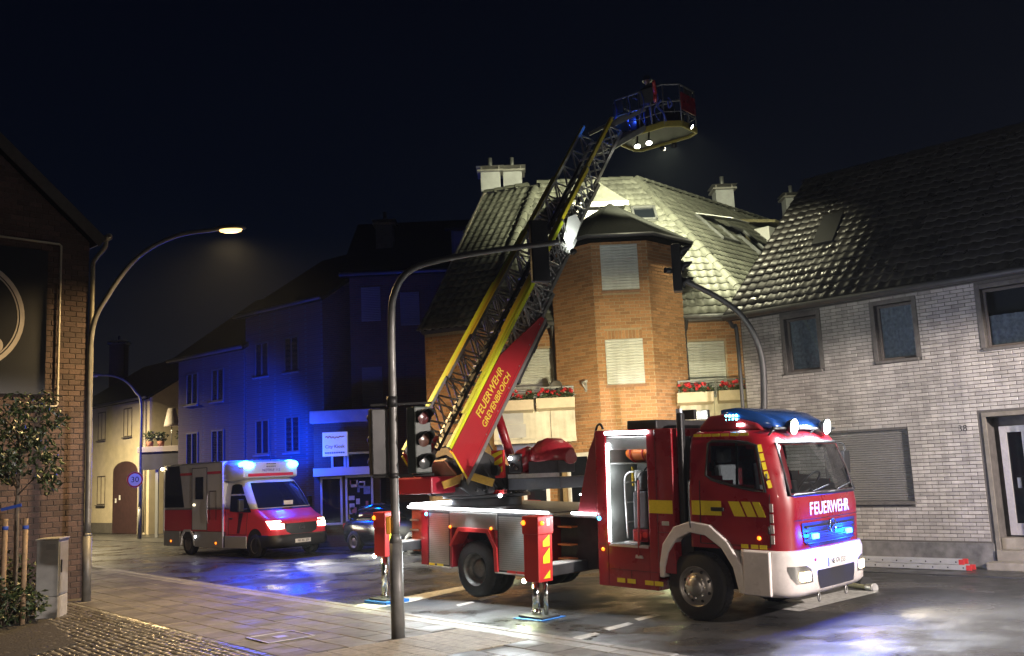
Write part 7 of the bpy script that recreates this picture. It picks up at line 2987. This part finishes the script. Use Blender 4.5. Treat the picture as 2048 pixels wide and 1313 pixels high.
# hose on the road beyond the bumper
p, q1 = gz(1625, 1160, .03), gz(1745, 1176, .04)
ht = thing('fire_hose', 'pale fire hose with metal coupling lying on the road beyond the bumper', 'hose', p)
q = MB()
q.tube(curve_pts([p, p + (q1 - p) * .35 + V((0, .08, .0)), p + (q1 - p) * .75 + V((0, -.02, 0)), q1], 6), .036, 8)
part('hose', q, mat('hose_cream', (.40, .38, .22), .7, var=.2, scale=12), ht, world=True)
q = MB()
d = (q1 - p).normalized()
q.cyl(q1 - d * .12, q1 + d * .07, .06, .06, 14)
q.cyl(q1 + d * .0, q1 + d * .05, .075, .075, 14)
part('coupling', q, alu, ht, world=True)
b_ = gz(1724, 1166, .07)
rt_ = thing('rubber_chock', 'black rubber block lying on the road beside the hose coupling', 'chock', (b_.x, b_.y, 0), (0, 0, rad(20)))
q = MB()
q.prism([(-.16, 0), (.16, 0), (.12, .16), (-.06, .18)], (0, -.1, .003), (1, 0, 0), (0, 0, 1), (0, .2, 0))
part('block', q, rubber, rt_, bevel=.02)

# ================================================================== things in the open locker (stand on the shelves of the truck)
def inlocker(name, lab, cat, x, y, z):
    p = tw_(x, y, z)
    t_ = thing(name, lab, cat, p, TROT)
    return t_
t = inlocker('rolled_tarpaulin', 'orange rolled tarpaulin on the upper shelf of the open locker', 'tarpaulin', -1.02, -.80, 2.21)
random.seed(9)
q = MB()
rg = []
for i in range(9):
    x = -.36 + i * .07
    r = (.05, .10, .12, .125, .13, .13, .13, .125, .12)[i]
    rg.append([V((x, math.cos(a) * r * 1.6, .13 + math.sin(a) * r + random.uniform(-.012, .012))) for a in [2 * math.pi * k / 14 for k in range(14)]])
q.loft(rg)
part('roll', q, orange, t)
for x in (-.18, .05):
    q = MB()
    q.tube([V((x, math.cos(a) * .215, .13 + math.sin(a) * .14)) for a in [2 * math.pi * k / 16 for k in range(16)]], .014, 6, closed=True)
    part('strap', q, mat('strap_red', (.4, .02, .02), .6), t)
t = inlocker('hand_truck', 'silver tube hand truck standing in the open locker', 'hand truck', -1.18, -.80, .995)
q = MB()
for s in (-1, 1):
    q.tube(curve_pts([(-.16, s * .14, .06), (-.18, s * .14, .6), (-.18, s * .14, .95), (-.12, s * .12, 1.05), (-.03, s * .10, 1.07)], 6), .018, 8)
for z in (.3, .6, .9):
    q.cyl((-.175, -.14, z), (-.175, .14, z), .012, .012, 8)
part('frame', q, alu, t)
q = MB()
q.bx(-.2, .10, -.18, .18, .0, .02)
part('toe_plate', q, alu, t)
t = inlocker('pump_unit', 'grey boxed pump unit standing on the locker floor', 'pump', -1.02, -.86, .995)
q = MB()
q.bx(-.12, .13, -.2, .2, .22, .78)
part('casing', q, mat('pump_grey', (.07, .07, .08), .5, var=.15), t, bevel=.03)
q = MB()
q.cyl((0, -.21, .12), (0, -.28, .12), .07, .07, 16)
q.cyl((.12, -.21, .14), (.12, -.26, .14), .045, .045, 14)
part('hose_port', q, mat('port_red', (.5, .03, .03), .4), t)
q = MB()
q.bx(-.13, .15, -.22, .2, .03, .22)
part('base_frame', q, red, t, bevel=.02)
t = inlocker('tool_bag', 'black tool bag on top of the grey pump unit', 'bag', -.98, -.86, 1.775)
q = MB()
rg = []
for (z, k) in ((.0, 1.0), (.06, 1.06), (.2, 1.02), (.27, .8), (.30, .45)):
    rg.append([V((math.cos(a) * .13 * k, math.sin(a) * .18 * k, z)) for a in [2 * math.pi * i / 14 for i in range(14)]])
q.loft(rg)
part('bag_body', q, blackp, t)
q = MB()
q.tube([V((0, math.cos(a) * .10, .26 + math.sin(a) * .09)) for a in [math.pi * k / 8 for k in range(9)]], .012, 6)
part('handle', q, blackp, t)
t = inlocker('traffic_cone_stack', 'red and white striped cone stack standing at the right of the open locker', 'cones', -.84, -.92, .995)
q = MB()
q.bx(-.055, .055, -.1, .1, 0, .02)
part('base', q, blackp, t)
for k in range(6):
    q = MB()
    r0_, r1_ = .055 - k * .006, .055 - (k + 1) * .006
    q.cyl((0, 0, .02 + k * .11), (0, 0, .128 + k * .11), r0_, r1_, 14)
    part('band', q, mat('cone_red', (.5, .05, .02), .5) if k % 2 == 0 else whitep, t)
t = inlocker('shovel', 'long handled shovel leaning out of the open locker', 'shovel', -.95, -1.16, .995)
q = MB()
q.cyl((.0, -.05, -.16), (-.02, .03, .95), .016, .016, 8)
part('handle', q, mat('handle_red', (.35, .03, .03), .5), t)
q = MB()
q.prism([(-.06, 0), (.08, 0), (.06, .04), (-.05, .05)], (0, -.06, -.19), (1, 0, 0), (0, 0, 1), (0, .03, 0))
part('blade', q, alu, t)
t = inlocker('lantern', 'bright white hand lamp hanging on the locker wall', 'lamp', -1.30, -.60, 1.95)
q = MB()
q.bx(-.1, .14, -.06, .06, .0, .13)
part('body', q, whitep, t, bevel=.02)
q = MB()
q.bx(-.17, -.145, -.03, .03, -.12, .18)
part('grip', q, mat('grip_yellow', (.6, .42, .02), .5), t, bevel=.01)

# lamps of the far street: light the cream house end (beyond the brick gable)
street_lamp((-21.0, 38.0, 0), 5.3, (-20.4, 41.0, 7.6), 'lit street lamp beyond the brick gable near the cream house', True, 3600, col=(1.0, .80, .46))
# ================================================================== damp night air round the whole place
hm = bpy.data.materials.new('haze')
hm.use_nodes = True
hn = hm.node_tree
hn.nodes.clear()
ho = hn.nodes.new('ShaderNodeOutputMaterial')
hv = hn.nodes.new('ShaderNodeVolumePrincipled')
hv.inputs['Color'].default_value = (.75, .86, 1, 1)
hv.inputs['Density'].default_value = 0.0004
hv.inputs['Anisotropy'].default_value = 0.35
hn.links.new(hv.outputs[0], ho.inputs['Volume'])
q = MB()
q.bx(-60, 40, -6, 90, -1.2, 15.5)
hz_ = part('haze', q, hm, None)
hz_['kind'] = 'stuff'
